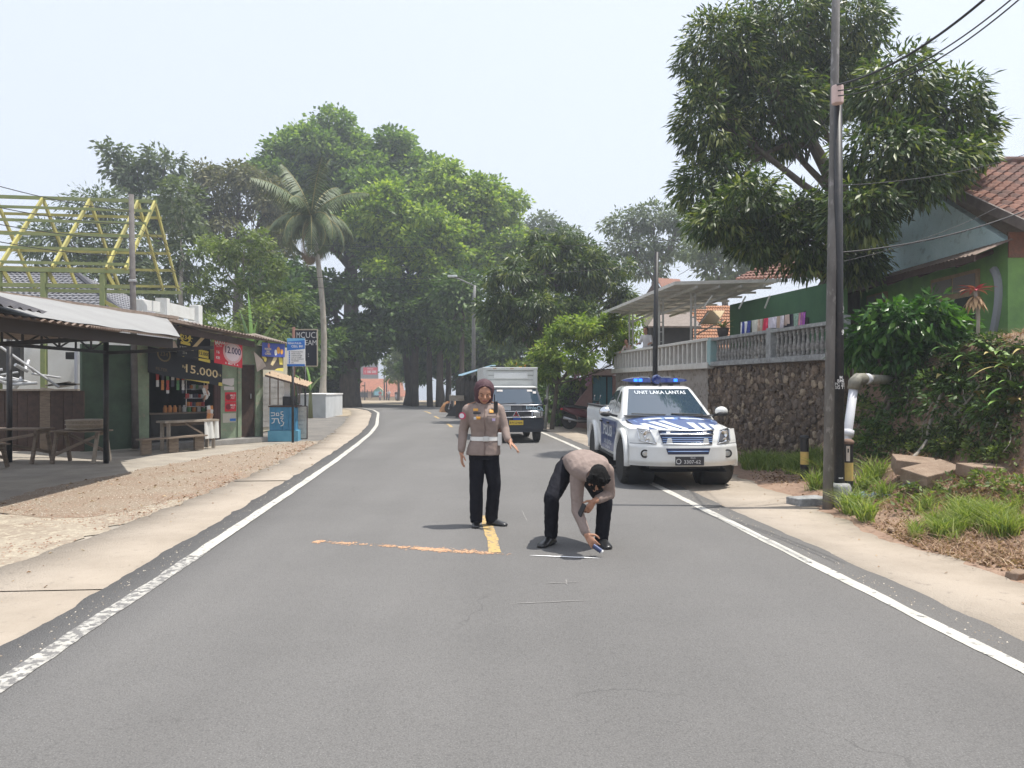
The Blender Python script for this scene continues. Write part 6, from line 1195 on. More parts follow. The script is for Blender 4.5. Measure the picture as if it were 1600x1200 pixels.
setp(scatter_flat('leaf_litter', 8000, patch([(1480, 780, .3, .3, 3), (1560, 780, .3, .3, 3), (1420, 770, .25, .25, 2), (1400, 830, .3, .35, 3), (1480, 850, .35, .4, 3), (1560, 880, .35, .4, 3), (1230, 745, .3, .5, 2), (1300, 790, .25, .3, 2), (1450, 660, .4, .3, 2), (1520, 640, .4, .3, 2), (1590, 900, .3, .4, 2), (1400, 640, .3, .2, 1)]), .045, m_dry, zoff=.015, curl=.8), 'dry leaves and chips lying on the reddish soil of the right verge', 'dry leaves')
me_, C_ = crown_mesh('ground_cover', [tuple(BK(x, y)+Vector((0, 0, .05)))+(rx, rx, .12) for x, y, rx in ((1500, 705, .3), (1540, 715, .3), (1570, 720, .25), (1450, 705, .25), (1380, 680, .3), (1360, 650, .3), (1400, 700, .22), (1590, 770, .3), (1490, 765, .2), (1545, 760, .25), (1345, 700, .25), (1360, 770, .18), (1440, 775, .2), (1470, 785, .22), (1420, 800, .15), (1510, 790, .18))], 560, 10, .075, .04, .08, m_lf_olive, out=.3, down=-.2)
setp(link('ground_cover', me_), 'low leafy ground cover creeping over the slabs and the bank', 'ground cover', None, 'stuff')
_fl = []
for q in range(170):
    w_ = BK(random.uniform(1335, 1600), random.uniform(535, 715)); r_ = random.uniform(.08, .22); _fl.append((w_.x-.03, w_.y-.04, w_.z+.04, r_, r_, r_*.6))
me_, C_ = crown_mesh('weeds', _fl, 330, 9, .085, .036, .09, leaf_mat('weed leaves', (.03, .05, .018), (.075, .12, .035), (.17, .22, .07), .35, .5), out=.5, down=.15, var=.6)
setp(link('weeds', me_), 'tangled small leaved weeds covering the steep face of the right bank', 'weeds', None, 'stuff')
mb = MB()
for q in range(60):
    w_ = BK(random.uniform(1340, 1600), random.uniform(560, 690)); limb(mb, w_+Vector((0, 0, .05)), w_+Vector((random.uniform(-.35, .2), random.uniform(-.35, 0), random.uniform(-.45, -.05))), random.uniform(.006, .014), .004, 4, .25, 5)
setp(mb.build('roots', m_barkp, smooth=True), 'thin pale roots and dry vines hanging down the steep bank face', 'roots', None, 'stuff')
# broken concrete slabs, rags, sticks
def slab(px, py, sx, sy, sz, rot, label, mat=m_cement):
    q = BK(px, py); mb = MB(); r3 = Euler(rot).to_matrix(); mb.box(q+Vector((0, 0, sz*.45)), (sx, sy, sz), r3); mb.v = [tuple(Vector(p)+Vector(rng.normal(0, .012, 3))) for p in mb.v]; setp(mb.build('concrete_slab', mat, bevel=.012), label, 'slab', 'broken slabs on the bank')
m_slab = M('earthy concrete', (.30, .225, .165), .95, col2=(.22, .155, .11), scale=6, bump=.8, bscale=30)
slab(1458, 752, .60, .42, .17, (.15, -.16, .25), 'larger broken slab tilted on the bank under dry straw', m_slab); slab(1428, 742, .5, .4, .2, (.1, .1, -.3), 'earth covered lump beside the larger slab', m_slab)
slab(1540, 745, .56, .3, .13, (.05, .04, .08), 'smaller flat slab right of the tilted slab', m_slab); slab(1590, 905, .2, .12, .06, (0, 0, .4), 'brick shard on the bare soil at the right frame edge', m_slab); slab(1392, 832, .12, .08, .05, (.2, 0, 1), 'small stone at the edge of the grass tuft', m_slab)
m_rag = M('blue rag', (.20, .30, .42), .85, col2=(.38, .46, .54), scale=30, bump=.6)
for (px, py, s, lab) in ((1352, 786, .22, 'crumpled blue plastic rag at the foot of the brown capped bollard'), (1432, 768, .14, 'smaller blue rag below the tilted slab')):
    q = BK(px, py); mb = MB(); mb.grid(lambda u, v: q+Vector(((u-.5)*s*2.2+.05*math.sin(v*9), (v-.5)*s*1.2+.04*math.sin(u*11), .05+.5*s*float(fnoise(u*5, v*5, 9, 4))+.12*s)), 22, 16); setp(mb.build('rag', m_rag, smooth=False), lab, 'rag')
for a, b, r_, lab in (((1448, 700, 0), (1474, 628, .02), .035, 'thick grey stick leaning up the bank'), ((1466, 678, .0), (1540, 610, .06), .022, 'long thin branch slanting up the bank to the right'), ((1425, 716, 0), (1450, 706, .05), .03, 'short root at the foot of the leaning stick'), ((1536, 705, 0), (1560, 680, .05), .015, 'thin dry twig on the upper slope')):
    q, w_ = BK(a[0], a[1]), BK(b[0], b[1]); mb = MB(); limb(mb, q+Vector((0, 0, -.02)), w_+Vector((-.1, -.15, .12+b[2])), r_, r_*.6, 7, .08, 7); setp(mb.build('branch', m_barkp, smooth=True), lab, 'branch')
# broadleaf bush overhanging the bank, smaller fern clumps
q = BK(1400, 640); t = thing('bush', 'glossy broadleaf bush overhanging the earth bank above the drain pipe', 'bush', tuple(q)); m_lf_bush = leaf_mat('glossy bush leaves', (.018, .06, .012), (.05, .14, .025), (.16, .29, .06), .4, .35, .5)
me_, C_ = crown_mesh('foliage', [lob(1360, 525, 12.6, 36, 30), lob(1400, 505, 12.3, 42, 34), lob(1445, 495, 12.2, 38, 32), lob(1340, 545, 12.7, 26, 24), lob(1470, 530, 12.2, 34, 30), lob(1410, 550, 12.4, 44, 26), lob(1490, 510, 12.3, 18, 26), lob(1440, 580, 12.6, 40, 20)], 430, 13, .19, .075, .18, m_lf_bush, down=.5, tshift=.0); me_.transform(Matrix.Translation(-q)); link('foliage', me_, t)
mb = MB()
for k in range(7): limb(mb, q+Vector((random.uniform(-.3, .3), random.uniform(-.2, .2), -.05)), P(1360+k*20, 520, 12.4), .03, .012, 5, .15)
mb.build('stem', m_bark, t, smooth=True)
q = BK(1400, 690); t = thing('bush', 'dark shaded weeds clinging to the foot of the bank by the pipe', 'bush', tuple(q)); me_, C_ = crown_mesh('foliage', [tuple(BK(x, y)+Vector((0, -.05, .1)))+(.35, .25, .2) for x, y in ((1350, 690), (1375, 700), (1385, 660), (1360, 720), (1430, 640), (1460, 620), (1500, 610), (1345, 650), (1410, 620), (1400, 680), (1480, 650), (1530, 640), (1560, 660))], 300, 11, .10, .045, .13, m_lf_dark, down=.2); me_.transform(Matrix.Translation(-q)); link('foliage', me_, t)
m_sl = M('lily leaf', (.13, .24, .04), .45, col2=(.20, .31, .07), scale=9); m_sl2 = M('lily leaf dark', (.06, .14, .03), .4, col2=(.09, .18, .04), scale=9); m_sl3 = M('yellowed lily leaf', (.42, .32, .12), .6, col2=(.33, .29, .10), scale=12)
for k, (px, py, n, L, lab) in enumerate(((1490, 560, 12, .42, 'strap leaved lily at the right edge of the broadleaf bush'), (1525, 575, 11, .40, 'strap leaved lily below the red crowned plant'), (1556, 600, 12, .42, 'bright lily clump right of the middle of the bank'), (1590, 590, 12, .45, 'lily clump at the right frame edge, upper row'), (1545, 555, 8, .32, 'small lily tuft on the bank crest'), (1575, 645, 10, .38, 'lily clump at the right frame edge, lower row'), (1505, 610, 9, .36, 'drooping lily with yellowed leaves low on the bank'), (1610, 560, 10, .42, 'lily clump cut by the right frame edge'), (1535, 632, 8, .34, 'lily with withered tip leaves above the thin branch'), (1560, 570, 12, .40, 'lily clump just below the bank crest beside the house corner'), (1500, 580, 10, .38, 'lily clump under the strap leaved ones near the bush'), (1590, 620, 12, .42, 'dense lily clump in the middle of the right frame edge'), (1545, 585, 11, .36, 'short leaved lily between the red crowned plant and the frame edge'), (1480, 600, 9, .36, 'shaded lily below the broadleaf bush'))):
    q = BK(px, py); t = thing('lily_plant', lab, 'plant', tuple(q), 0, 'strap leaved lilies on the bank')
    for j in range(n):
        a = j*2.4+k; big_leaf(t, q+Vector((0, 0, .02)), (math.cos(a)*.75, math.sin(a)*.75-.1, random.uniform(.45, 1.2)), L*1.25*random.uniform(.75, 1.2), random.uniform(.07, .12), random.uniform(1.0, 1.9), m_sl3 if random.random() < (.3 if k in (6, 8) else .1) else random.choice([m_sl, m_sl, m_sl2]))
q = Vector(((1527-800)*11.2/F, 11.2, 0)); q.z = float(bank_z(q.x, q.y)); t = thing('cordyline', 'tall plant with red crown over a skirt of dry tan leaves', 'plant', tuple(q)); top = P(1524, 455, q.y)
MB().tube([q-Vector((0, 0, .1)), q.lerp(top, .5)+Vector((.03, 0, 0)), top], .025, 7).build('stem', m_barkp, t, smooth=True); m_red = M('red cordyline leaf', (.36, .03, .06), .45, col2=(.44, .10, .10), scale=9); m_pkl = M('orange cordyline leaf', (.52, .24, .15), .5); m_tan = M('dead cordyline leaf', (.42, .28, .15), .8, col2=(.32, .21, .12), scale=10)
for j in range(15): a = j*2.4; big_leaf(t, top, (math.cos(a), math.sin(a), random.uniform(.2, .9)), random.uniform(.22, .34), .065, .9, m_red if j % 4 else m_pkl)
for j in range(22): a = j*2.4; big_leaf(t, top-Vector((0, 0, .06+.004*j)), (math.cos(a)*.9, math.sin(a)*.9, -.35), random.uniform(.20, .30), .055, 1.6, m_tan)
# ------------------------------------------------------------------ overhead wires
m_wire = M('cable black', (.02, .02, .022), .6)
def wire(a, b, r_, sag, lab, g=None):
    a, b = Vector(a), Vector(b); pts = [a.lerp(b, k/24)-Vector((0, 0, sag*4*(k/24)*(1-k/24))) for k in range(25)]
    setp(MB().tube(pts, r_, 5).build('cable', m_wire, smooth=True), lab, 'cable', g or 'overhead cables')
wire(P(1305, 133, 10), P(1560, -20, 7.0), .014, .15, 'thickest overhead cable running from the pole to the top right corner'); wire(P(1305, 142, 10), P(1600, -18, 7.0), .008, .2, 'upper of two thin cables near the top right corner'); wire(P(1305, 150, 10), P(1612, -18, 7.0), .008, .22, 'lower of two thin cables near the top right corner')
wire(P(1308, 165, 10.2), P(1060, 430, 26), .008, .3, 'cable dropping left from the pole behind the mango leaves'); wire(P(1310, 395, 10.3), P(1620, 322, 12), .012, .12, 'dark cable crossing the teal gable to the roof'); wire(P(1310, 410, 10.3), P(1570, 318, 13), .005, .1, 'thin cable above the one crossing the gable')
wire(P(1309, 290, 10.3), P(1620, 235, 14), .006, .12, 'thin cable over the terracotta roof ridge'); wire(P(1302, 280, 10.2), P(1120, 345, 21), .006, .3, 'thin cable through the left side of the mango crown')
for k, (ya, yb, ea, eb, lab) in enumerate(((382, 372, 480, 1090, 'long thin cable across the tall green trees'), (432, 415, 460, 1000, 'lower thin cable across the grove'), (448, 428, 470, 740, 'cable reaching the street lamp arm'))):
    wire(P(ea, ya, 30), P(eb, yb, 30), .009, .25, lab)
for k, (xb, yb, d) in enumerate(((440, 512, 24), (470, 520, 28), (420, 510, 22), (455, 515, 26), (400, 505, 21))): wire(P(205, 330+k*16, 19), P(xb, yb, d), .006, .25, ['uppermost cable falling from the left pole over the shop roof', 'second cable falling from the left pole', 'third cable falling from the left pole', 'fourth cable falling from the left pole', 'lowest cable falling from the left pole'][k])
for k, (ya, yb, lab) in enumerate(((283, 330, 'topmost cable entering at the left frame edge'), (318, 350, 'second cable at the left frame edge over the yellow frame'), (345, 372, 'third cable at the left frame edge over the yellow frame'), (372, 400, 'lowest cable at the left frame edge'))): wire(P(-30, ya, 14), P(205, yb, 19), .009, .08, lab)
# ================================================================== vehicles
m_carw = M('car white paint', (.70, .71, .70), .32, coat=.6, spec=.5, col2=(.64, .64, .62), scale=3)
m_carb = M('police blue wrap', (.024, .056, .18), .35, coat=.5)
m_carb2 = M('light blue wrap', (.16, .27, .50), .35, coat=.5); m_decal = M('white decal', (.62, .66, .70), .4, coat=.3)
m_glass = M('car glass', (.035, .058, .085), .05, spec=1.0, coat=1.0); m_plastic = M('black plastic', (.022, .022, .024), .55); m_tyre = M('tyre rubber', (.022, .021, .02), .85, col2=(.045, .042, .038), scale=12, bump=.4)
m_chrome = M('chrome', (.72, .73, .75), .18, 1.0); m_alloy = M('alloy rim', (.50, .50, .52), .32, .85); m_lens = M('clear lamp lens', (.42, .42, .40), .12, .2, coat=1.0, spec=.8); m_lensd = M('lamp inner', (.12, .12, .13), .2, .5)
m_bluelens = M('blue lens', (.012, .03, .16), .12, coat=1.0); m_led = M('lit blue lamp', (.02, .12, .9), .3, emit=((.02, .16, 1.0), 2.2)); m_grille = M('grille blue black', (.03, .038, .085), .4); m_orl = M('amber lens', (.55, .16, .03), .25, coat=.8)
def wheel(parent, c, r, w, side, spokes=6, rimr=.64):
    """axis along local X; side = outward sign"""
    c = Vector(c); t = MB(); t.lathe([(r*.62, -w/2), (r*.90, -w/2), (r*.97, -w*.42), (r, -w*.28), (r, w*.28), (r*.97, w*.42), (r*.90, w/2), (r*.62, w/2)], c, 32, axis='X'); wh = t.build('wheel', m_tyre, parent, smooth=False, local=True, auto=35)
    tr = MB()
    for k in range(36):
        a = k/36*2*math.pi
        for s in (-1, 1): tr.box(c+Vector((s*w*.2, math.sin(a+s*.06)*r*1.0, math.cos(a+s*.06)*r*1.0)), (w*.3, r*.10, .016), Matrix.Rotation(-a, 3, 'X'))
    q = tr.build('tread', m_tyre, wh, local=True); q['kind'] = 'stuff'
    m_ = MB(); o = side*w*.32; R_ = r*rimr; m_.lathe([(R_*1.0, -.02), (R_*1.02, .03*side*0+.02), (R_*.90, .02), (R_*.86, -.04)] if side > 0 else [(R_*.86, .04), (R_*.90, -.02), (R_*1.02, -.02), (R_*1.0, .02)], c+Vector((o, 0, 0)), 28, axis='X', close=False)
    for k in range(spokes):
        a = k/spokes*2*math.pi; d = Vector((0, math.cos(a), math.sin(a))); m_.beam(c+Vector((o, 0, 0))+d*R_*.15, c+Vector((o-side*.005, 0, 0))+d*R_*.93, R_*.30, .03, up=(1, 0, 0))
    m_.lathe([(.001, -.02), (R_*.26, -.02), (R_*.24, .03), (.001, .035)] if side > 0 else [(.001, -.035), (R_*.24, -.03), (R_*.26, .02), (.001, .02)], c+Vector((o, 0, 0)), 16, axis='X')
    m_.build('rim', m_alloy, wh, local=True, auto=30)
    b = MB(); b.lathe([(.001, -.01), (R_*.86, -.01), (R_*.86, .01), (.001, .01)], c+Vector((o-side*.05, 0, 0)), 20, axis='X'); b.build('brake_disc', m_plastic, wh, local=True)
    return wh
def cut(o, cutters, mat=None):
    """boolean difference with cylinders (axis X)"""
    for (c, r, w) in cutters:
        m_ = MB(); m_.lathe([(r, -w/2), (r, w/2)], c, 28, axis='X'); me = m_.mesh('cutter', m_plastic); k = bpy.data.objects.new('cutter', me); COL.objects.link(k); k.parent = o.parent
        b = o.modifiers.new('cut', 'BOOLEAN'); b.operation = 'DIFFERENCE'; b.object = k; b.solver = 'EXACT'
    bpy.context.view_layer.update(); dg = bpy.context.evaluated_depsgraph_get(); me = bpy.data.meshes.new_from_object(o.evaluated_get(dg))
    for b in list(o.modifiers):
        k = b.object; o.modifiers.remove(b); bpy.data.objects.remove(k)
    o.data = me
    for p in me.polygons: p.use_smooth = True
    me.set_sharp_from_angle(angle=R(32))
def sm(t): t = max(0, min(1, t)); return t*t*(3-2*t)
# ---------------- police pickup: local x to image right, y rearwards, z up, origin under the nose
PK = thing('police_pickup', 'white and blue double cab police pickup with blue light bar at the roadside', 'pickup truck', (2.665, 11.62, -.01), R(2.6)); WMp = WM[PK.name]
def FY(x, z): # nose surface
    ax = abs(x); return .02+.30*(ax/.84)**3.2+(.0 if z < .70 else .10*sm((z-.70)/.26))+(.05*sm((.44-z)/.1) if z < .44 else 0)-(.035 if .40 < z < .69 else 0)
def HZ(x, y): return .905+.165*sm((y-.02)/1.1)**.8*1.0-.07*(abs(x)/.74)**2.4-.10*max(0, .12-y)/.12*.5
# bumper and nose skin
mb = MB(); mb.grid(lambda u, v: Vector(((u-.5)*1.68, FY((u-.5)*1.68, .355+.56*v), .355+.56*v)), 36, 18); 
mb.build('bumper', m_carw, PK, smooth=True, local=True)
mb = MB(); mb.grid(lambda u, v: Vector(((u-.5)*1.68, FY((u-.5)*1.68, .355)+.3*v, .355-.0*v)), 20, 2); mb.grid(lambda u, v: Vector(((u-.5)*1.3, .16+.5*v, .26+.1*v)), 4, 2); mb.build('skid_plate', m_plastic, PK, local=True)
def ring(y, prof): return [Vector((x, y, z)) for x, z in prof]+[Vector((-x, y, z)) for x, z in reversed(prof)]
secs = [(.30, .77, .40, .875), (.50, .825, .38, .925), (.95, .845, .36, .955), (1.3, .85, .34, 1.015), (2.2, .85, .33, 1.05), (3.0, .845, .34, 1.06)]
rings = [ring(y, [(.45, zb), (w-.05, zb), (w, zb+.08), (w+.005, zb+.30), (w-.005, zt-.14), (w-.035, zt-.02), (w-.11, zt+.02), (.3, zt+.03)]) for y, w, zb, zt in secs]
mb = MB(); mb.loft(rings); body = mb.build('body', m_carw, PK, local=True); cut(body, [((-.84, .86, .40), .43, .7), ((.84, .86, .40), .43, .7)])
mb = MB(); rings = [ring(y, [(.5, .42), (.80, .42), (.84, .50), (.845, .80), (.84, 1.10), (.81, 1.16), (.74, 1.165), (.4, 1.165)]) for y in (3.06, 3.5, 4.4, 4.84)]; mb.loft(rings); bed = mb.build('cargo_bed', m_carw, PK, local=True); cut(bed, [((-.84, 3.83, .40), .43, .7), ((.84, 3.83, .40), .43, .7)])
for s in (-1, 1):
    mb = MB(); mb.beam((s*.78, 3.06, 1.185), (s*.78, 4.84, 1.185), .12, .035); mb.build('bed_rail', m_plastic, bed, local=True, bevel=.01)
mb = MB(); mb.box((0, 4.83, .8), (1.4, .05, .7)); mb.build('tailgate', m_carw, bed, local=True, bevel=.02); mb = MB(); mb.box((0, 3.93, 1.06), (1.42, 1.65, .2)); mb.build('liner', m_plastic, bed, local=True)
mb = MB(); mb.box((0, 2.4, .42), (1.1, 4.4, .22)); mb.build('chassis', m_plastic, PK, local=True)
# hood
wd_ = lambda y: .60+.13*min(1, y/.9)
mb = MB(); mb.grid(lambda u, v: Vector(((u-.5)*2*wd_(.10+1.06*v), .10+1.06*v+.18*(abs(u-.5)*2)**3*(1-v), HZ((u-.5)*2*wd_(.10+1.06*v), .05+1.1*v)+.012)), 24, 16); hood = mb.build('hood', m_carb, PK, smooth=True, local=True)
def hpatch(x0, x1, x2, x3, y0, y1, mat, nm='stripe'):
    """quad on the hood: front edge x0..x1 at y0, rear edge x2..x3 at y1"""
    m_ = MB(); m_.grid(lambda u, v: (lambda x, y: Vector((x, y+.18*min(1, abs(x)/wd_(y))**3*max(0, 1-(y-.1)/1.06), HZ(x, y-.05)+.017)))((x0+(x1-x0)*u)*(1-v)+(x2+(x3-x2)*u)*v, y0+(y1-y0)*v), 6, 8); return m_.build(nm, mat, hood, smooth=True, local=True)
hpatch(-.40, -.27, -.60, -.52, .14, .62, m_decal); hpatch(-.22, -.09, -.46, -.36, .14, .66, m_decal); hpatch(-.02, .07, -.30, -.20, .11, .68, m_decal); hpatch(-.40, -.08, -.42, -.10, .12, .17, m_decal)
hpatch(.16, .27, .12, .24, .12, .55, m_decal); hpatch(.335, .44, .31, .42, .13, .55, m_decal); hpatch(.50, .59, .49, .58, .16, .55, m_decal)
hpatch(-.62, .62, -.66, .66, .74, .92, m_carb2); hpatch(-.5, -.2, -.5, -.2, .8, .9, m_decal); hpatch(.1, .5, .1, .5, .8, .88, m_decal); hpatch(-.15, .0, -.15, .0, .78, .9, m_decal)
mb = MB(); mb.grid(lambda u, v: Vector(((u-.5)*1.5, 1.14+.12*v, 1.075+.02*v)), 6, 2); mb.build('cowl', m_plastic, PK, local=True)
for s in (-1, 1):
    mb = MB(); mb.tube([Vector((s*wd_(.10+1.06*v), .10+1.06*v+.18*(1-v), HZ(wd_(.10+1.06*v), .05+1.1*v)+.012)) for v in np.linspace(0, 1, 12)], .0055, 5); mb.build('panel_gap', m_plastic, hood, local=True)
    mb = MB(); mb.tube([Vector((s*x, FY(x, .70)-.002, .70)) for x in np.linspace(.47, .83, 8)], .004, 5); mb.build('panel_gap', m_plastic, PK, local=True)
mb = MB(); mb.tube([Vector((x, .10+.18*abs(x/.6)**3-.01, HZ(x, .05)+.006)) for x in np.linspace(-.6, .6, 13)], .006, 5); mb.build('panel_gap', m_plastic, hood, local=True)
# cabin
def cab(z): # (half width, y front, y rear)
    t = (z-1.03)/.53; return .775-.165*t-.02*t*t, 1.16+.80*t, 3.02-.34*max(0, t)**1.5
rings = []
for z in (1.00, 1.08, 1.2, 1.35, 1.48, 1.545, 1.575):
    w, y0, y1 = cab(z); q = max(0, z-1.54); w -= q*1.6; y0 += q*2.5; y1 -= q*2; r_ = .10
    rings.append([Vector(p+(z,)) for p in ((-w, y0+r_), (-w+.04, y0+.025), (-w*.5, y0-.03), (0, y0-.045), (w*.5, y0-.03), (w-.04, y0+.025), (w, y0+r_), (w+.008, (y0+y1)/2), (w, y1-r_), (w-r_, y1), (0, y1+.02), (-w+r_, y1), (-w, y1-r_), (-w-.008, (y0+y1)/2))])
mb = MB(); mb.loft(rings); cabo = mb.build('cabin', m_carw, PK, smooth=True, local=True, auto=50)
mb = MB(); mb.grid(lambda u, v: (lambda z: (lambda c: Vector(((u-.5)*2*(c[0]-.075), c[1]-.052+.07*(abs(u-.5)*2)**2.2, z)))(cab(z)))(1.07+.455*v), 20, 10); ws = mb.build('windscreen', m_glass, PK, smooth=True, local=True)
for a, b in (((-.62, 1.115), (-.05, 1.10)), ((.05, 1.115), (.58, 1.10))):
    mb = MB(); mb.tube([Vector((a[0], cab(a[1])[1]-.07, a[1])), Vector((b[0], cab(b[1])[1]-.08, b[1]))], .01, 5); mb.build('wiper', m_plastic, ws, local=True)
vs_, fs = text_mesh('UNIT LAKA LANTAS', .078, 'CENTER', .012); mb = MB(); mb.add([(lambda z, xx: Vector((xx, cab(z)[1]-.060+.07*(abs(xx)/.6)**2.2, z)))(1.462+y, x*1.28) for x, y in vs_], fs); mb.build('lettering', m_decal, ws, local=True)
for s in (-1, 1):
    def sw(y, z, o=.006): return Vector((s*(cab(z)[0]+o), y, z))
    for nm, pts in (('front_window', ((1.50, 1.12), (1.92, 1.46), (2.04, 1.50), (2.10, 1.12))), ('rear_window', ((2.19, 1.12), (2.13, 1.50), (2.52, 1.49), (2.72, 1.40), (2.86, 1.12)))):
        mb = MB(); c_ = Vector((0, 0)); n_ = len(pts); pp = []
        for i in range(n_):
            a, b = pts[i], pts[(i+1) % n_]
            for k in range(4): f = (k+.5)/4*.9+.05; pp.append((a[0]+(b[0]-a[0])*f, a[1]+(b[1]-a[1])*f))
        q = [sw(y, z, .014) for y, z in pp]; mb.add(q, [tuple(range(len(q)))] if s > 0 else [tuple(reversed(range(len(q))))]); mb.build(nm, m_glass, PK, local=True)
    # doors (blue wrap panels) and mouldings
    def sb(y, z, o=.0): return Vector((s*(.855+o-.05*max(0, (z-.93)/.12)**2-(0.0 if y > .95 else .03)), y, z))
    for nm, y0, y1 in (('front_door', 1.36, 2.13), ('rear_door', 2.15, 2.86)):
        mb = MB(); mb.grid(lambda u, v: sb(y0+(y1-y0)*u, .45+.53*v, .008), 8, 8); d = mb.build(nm, m_carb, PK, smooth=True, local=True)
        mb = MB(); mb.box(sb((y1-.12), .93, .03), (.03, .16, .035)); mb.build('handle', m_plastic, d, local=True, bevel=.008)
        def dt(tx, yc, zc, sz, mat, nm2='lettering', sx=1.0):
            vs2, fs2 = text_mesh(tx, sz, 'CENTER', .025); m_ = MB(); m_.add([sb(yc-s*(-1)*x*sx*-1 if s > 0 else yc-x*sx*1.0, zc+y, .014) for x, y in vs2], fs2); return m_.build(nm2, mat, d, local=True)
        if nm == 'front_door':
            dt('POLISI', 1.98 if s < 0 else 1.9, .76, .27, m_decal, 'lettering', 1.0) if False else None
    for yv, tx, zc, sz, sx in ((2.1, 'POLISI', .78, .26, 1.25), (2.1, 'LALU LINTAS', .585, .10, 1.3), (2.1, 'SATLANTAS', .49, .06, 1.3)):
        vs2, fs2 = text_mesh(tx, sz, 'CENTER', .02); m_ = MB(); m_.add([sb(yv+s*x*sx, zc+y, .014) for x, y in vs2], fs2); m_.build('lettering', m_decal, PK, local=True)
    mb = MB(); mb.beam((s*.80, 1.5, .37), (s*.80, 3.2, .37), .12, .05); mb.build('side_step', m_plastic, PK, local=True, bevel=.015)
    for yc in (.86, 3.83): # fender flares
        mb = MB(); mb.tube([Vector((s*.85, yc+.455*math.cos(a), .40+.455*math.sin(a))) for a in np.linspace(-.15, math.pi+.15, 15)], .052, 8); mb.build('fender_flare', m_carw, PK, smooth=True, local=True)
        wheel(PK, (s*.765, yc, .365), .365, .245, s)
    # mirrors
    mb = MB(); mb.ball((s*1.0, 1.52, 1.14), .1, 12, 8, sc=(1.15, .75, .85)); mi = mb.build('mirror', m_chrome if s < 0 else m_carw, PK, smooth=True, local=True); mb = MB(); mb.beam((s*.80, 1.52, 1.06), (s*.93, 1.53, 1.09), .05, .04); mb.ball((s*1.0, 1.49, 1.10), .09, 10, 6, sc=(1.1, .8, .5)); mb.build('mirror_base', m_plastic, mi, local=True)
    mb = MB(); mb.box((s*1.0, 1.60, 1.14), (.17, .01, .12)); mb.build('mirror_glass', m_glass, mi, local=True)
    # headlights on the nose
    def nq(pts, off, n=5): # patch of nose from 4 corners (x,z)
        a, b, c, d = pts; return lambda u, v: (lambda x, z: Vector((x, FY(x, min(z, .90))-off+max(0, z-.90)*.35, z)))((a[0]*(1-u)+b[0]*u)*(1-v)+(d[0]*(1-u)+c[0]*u)*v, (a[1]*(1-u)+b[1]*u)*(1-v)+(d[1]*(1-u)+c[1]*u)*v)
    hl = [(s*.47, .70), (s*.70, .745), (s*.72, .925), (s*.545, .905)]
    mb = MB(); mb.grid(nq(hl, .012), 8, 8); h = mb.build('headlight', m_lensd if s > 0 else m_lens, PK, smooth=True, local=True)
    mb = MB()
    for a, b in zip(hl, hl[1:]+hl[:1]): mb.tube([nq([a, b, b, a], .016)(k/6, 0) for k in range(7)], .009, 5)
    mb.build('bezel', m_chrome, h, smooth=True, local=True)
    for x, z, r_ in ((.60, .84, .062), (.60, .755, .035), (.66, .875, .022)):
        m_ = MB(); m_.lathe([(r_*.2, .0), (r_*.75, -.004), (r_, -.016), (r_*1.05, 0)], Vector((s*x, FY(x, z)-.018, z)), 16, axis='Y'); m_.build('reflector', m_chrome, h, smooth=True, local=True)
    mb = MB(); mb.lathe([(.062, 0), (.066, -.02), (.05, -.022), (.047, -.008), (.001, -.008)], Vector((s*.64, FY(.64, .55)-.0, .55)), 20, axis='Y'); fg = mb.build('fog_lamp', m_plastic, PK, smooth=True, local=True); mb = MB(); mb.lathe([(.001, -.012), (.035, -.016), (.045, -.012)], Vector((s*.64, FY(.64, .55)-.004, .55)), 16, axis='Y'); mb.build('lens', m_lens, fg, smooth=True, local=True)
    mb = MB(); mb.box((s*.28, FY(.28, .745)-.02, .745), (.10, .02, .085), top=.6); mb.build('grille_lug', m_carw, PK, local=True, bevel=.008)
    mb = MB(); mb.box((s*.28, FY(.28, .885)-.02, .882), (.08, .02, .04), top=.8); mb.build('grille_lug', m_chrome, PK, local=True, bevel=.008)
    # wheel well liners
    for yc in (.86, 3.83): mb = MB(); mb.lathe([(.43, -.2), (.43, .2)], (s*.60, yc, .40), 24, axis='X', close=False); mb.lathe([(.001, -.005), (.43, 0)], (s*.42, yc, .40), 24, axis='X'); mb.build('wheel_well', m_plastic, PK, smooth=True, local=True)
G4 = [(-.375, .70), (.375, .70), (.43, .905), (-.43, .905)]
mb = MB(); mb.grid(nq(G4, .008), 16, 8); gr = mb.build('grille', m_grille, PK, smooth=True, local=True)
for z, r_, w in ((.845, .017, .41), (.905, .012, .43), (.70, .012, .375)): mb = MB(); mb.tube([Vector((x, FY(x, z)-.022, z)) for x in np.linspace(-w, w, 11)], r_, 6); mb.build('chrome_bar', m_chrome, gr, smooth=True, local=True)
for z in (.735, .765, .795, .875): mb = MB(); mb.tube([Vector((x, FY(x, z)-.014, z)) for x in np.linspace(-.38, .38, 9)], .006, 5); mb.build('grille_bar', m_carb2, gr, smooth=True, local=True)
vs_, fs = text_mesh('ISUZU', .042, 'CENTER', .02); mb = MB(); mb.add([Vector((x*1.3, FY(x, .845)-.042, .845+y)) for x, y in vs_], fs); mb.build('badge', M('badge dark', (.1, .1, .12), .4), gr, local=True)
mb = MB(); mb.grid(nq([(-.31, .545), (.31, .545), (.34, .635), (-.34, .635)], .006), 14, 4); it = mb.build('air_intake', m_grille, PK, smooth=True, local=True)
mb = MB(); mb.tube([Vector((x, FY(x, .59)-.014, .59)) for x in np.linspace(-.31, .31, 9)], .008, 5); mb.build('intake_bar', m_carb2, it, smooth=True, local=True)
mb = MB(); mb.box((.02, -.012, .445), (.44, .012, .135)); pl = mb.build('number_plate', M('plate black', (.035, .035, .04), .45), PK, local=True, bevel=.004)
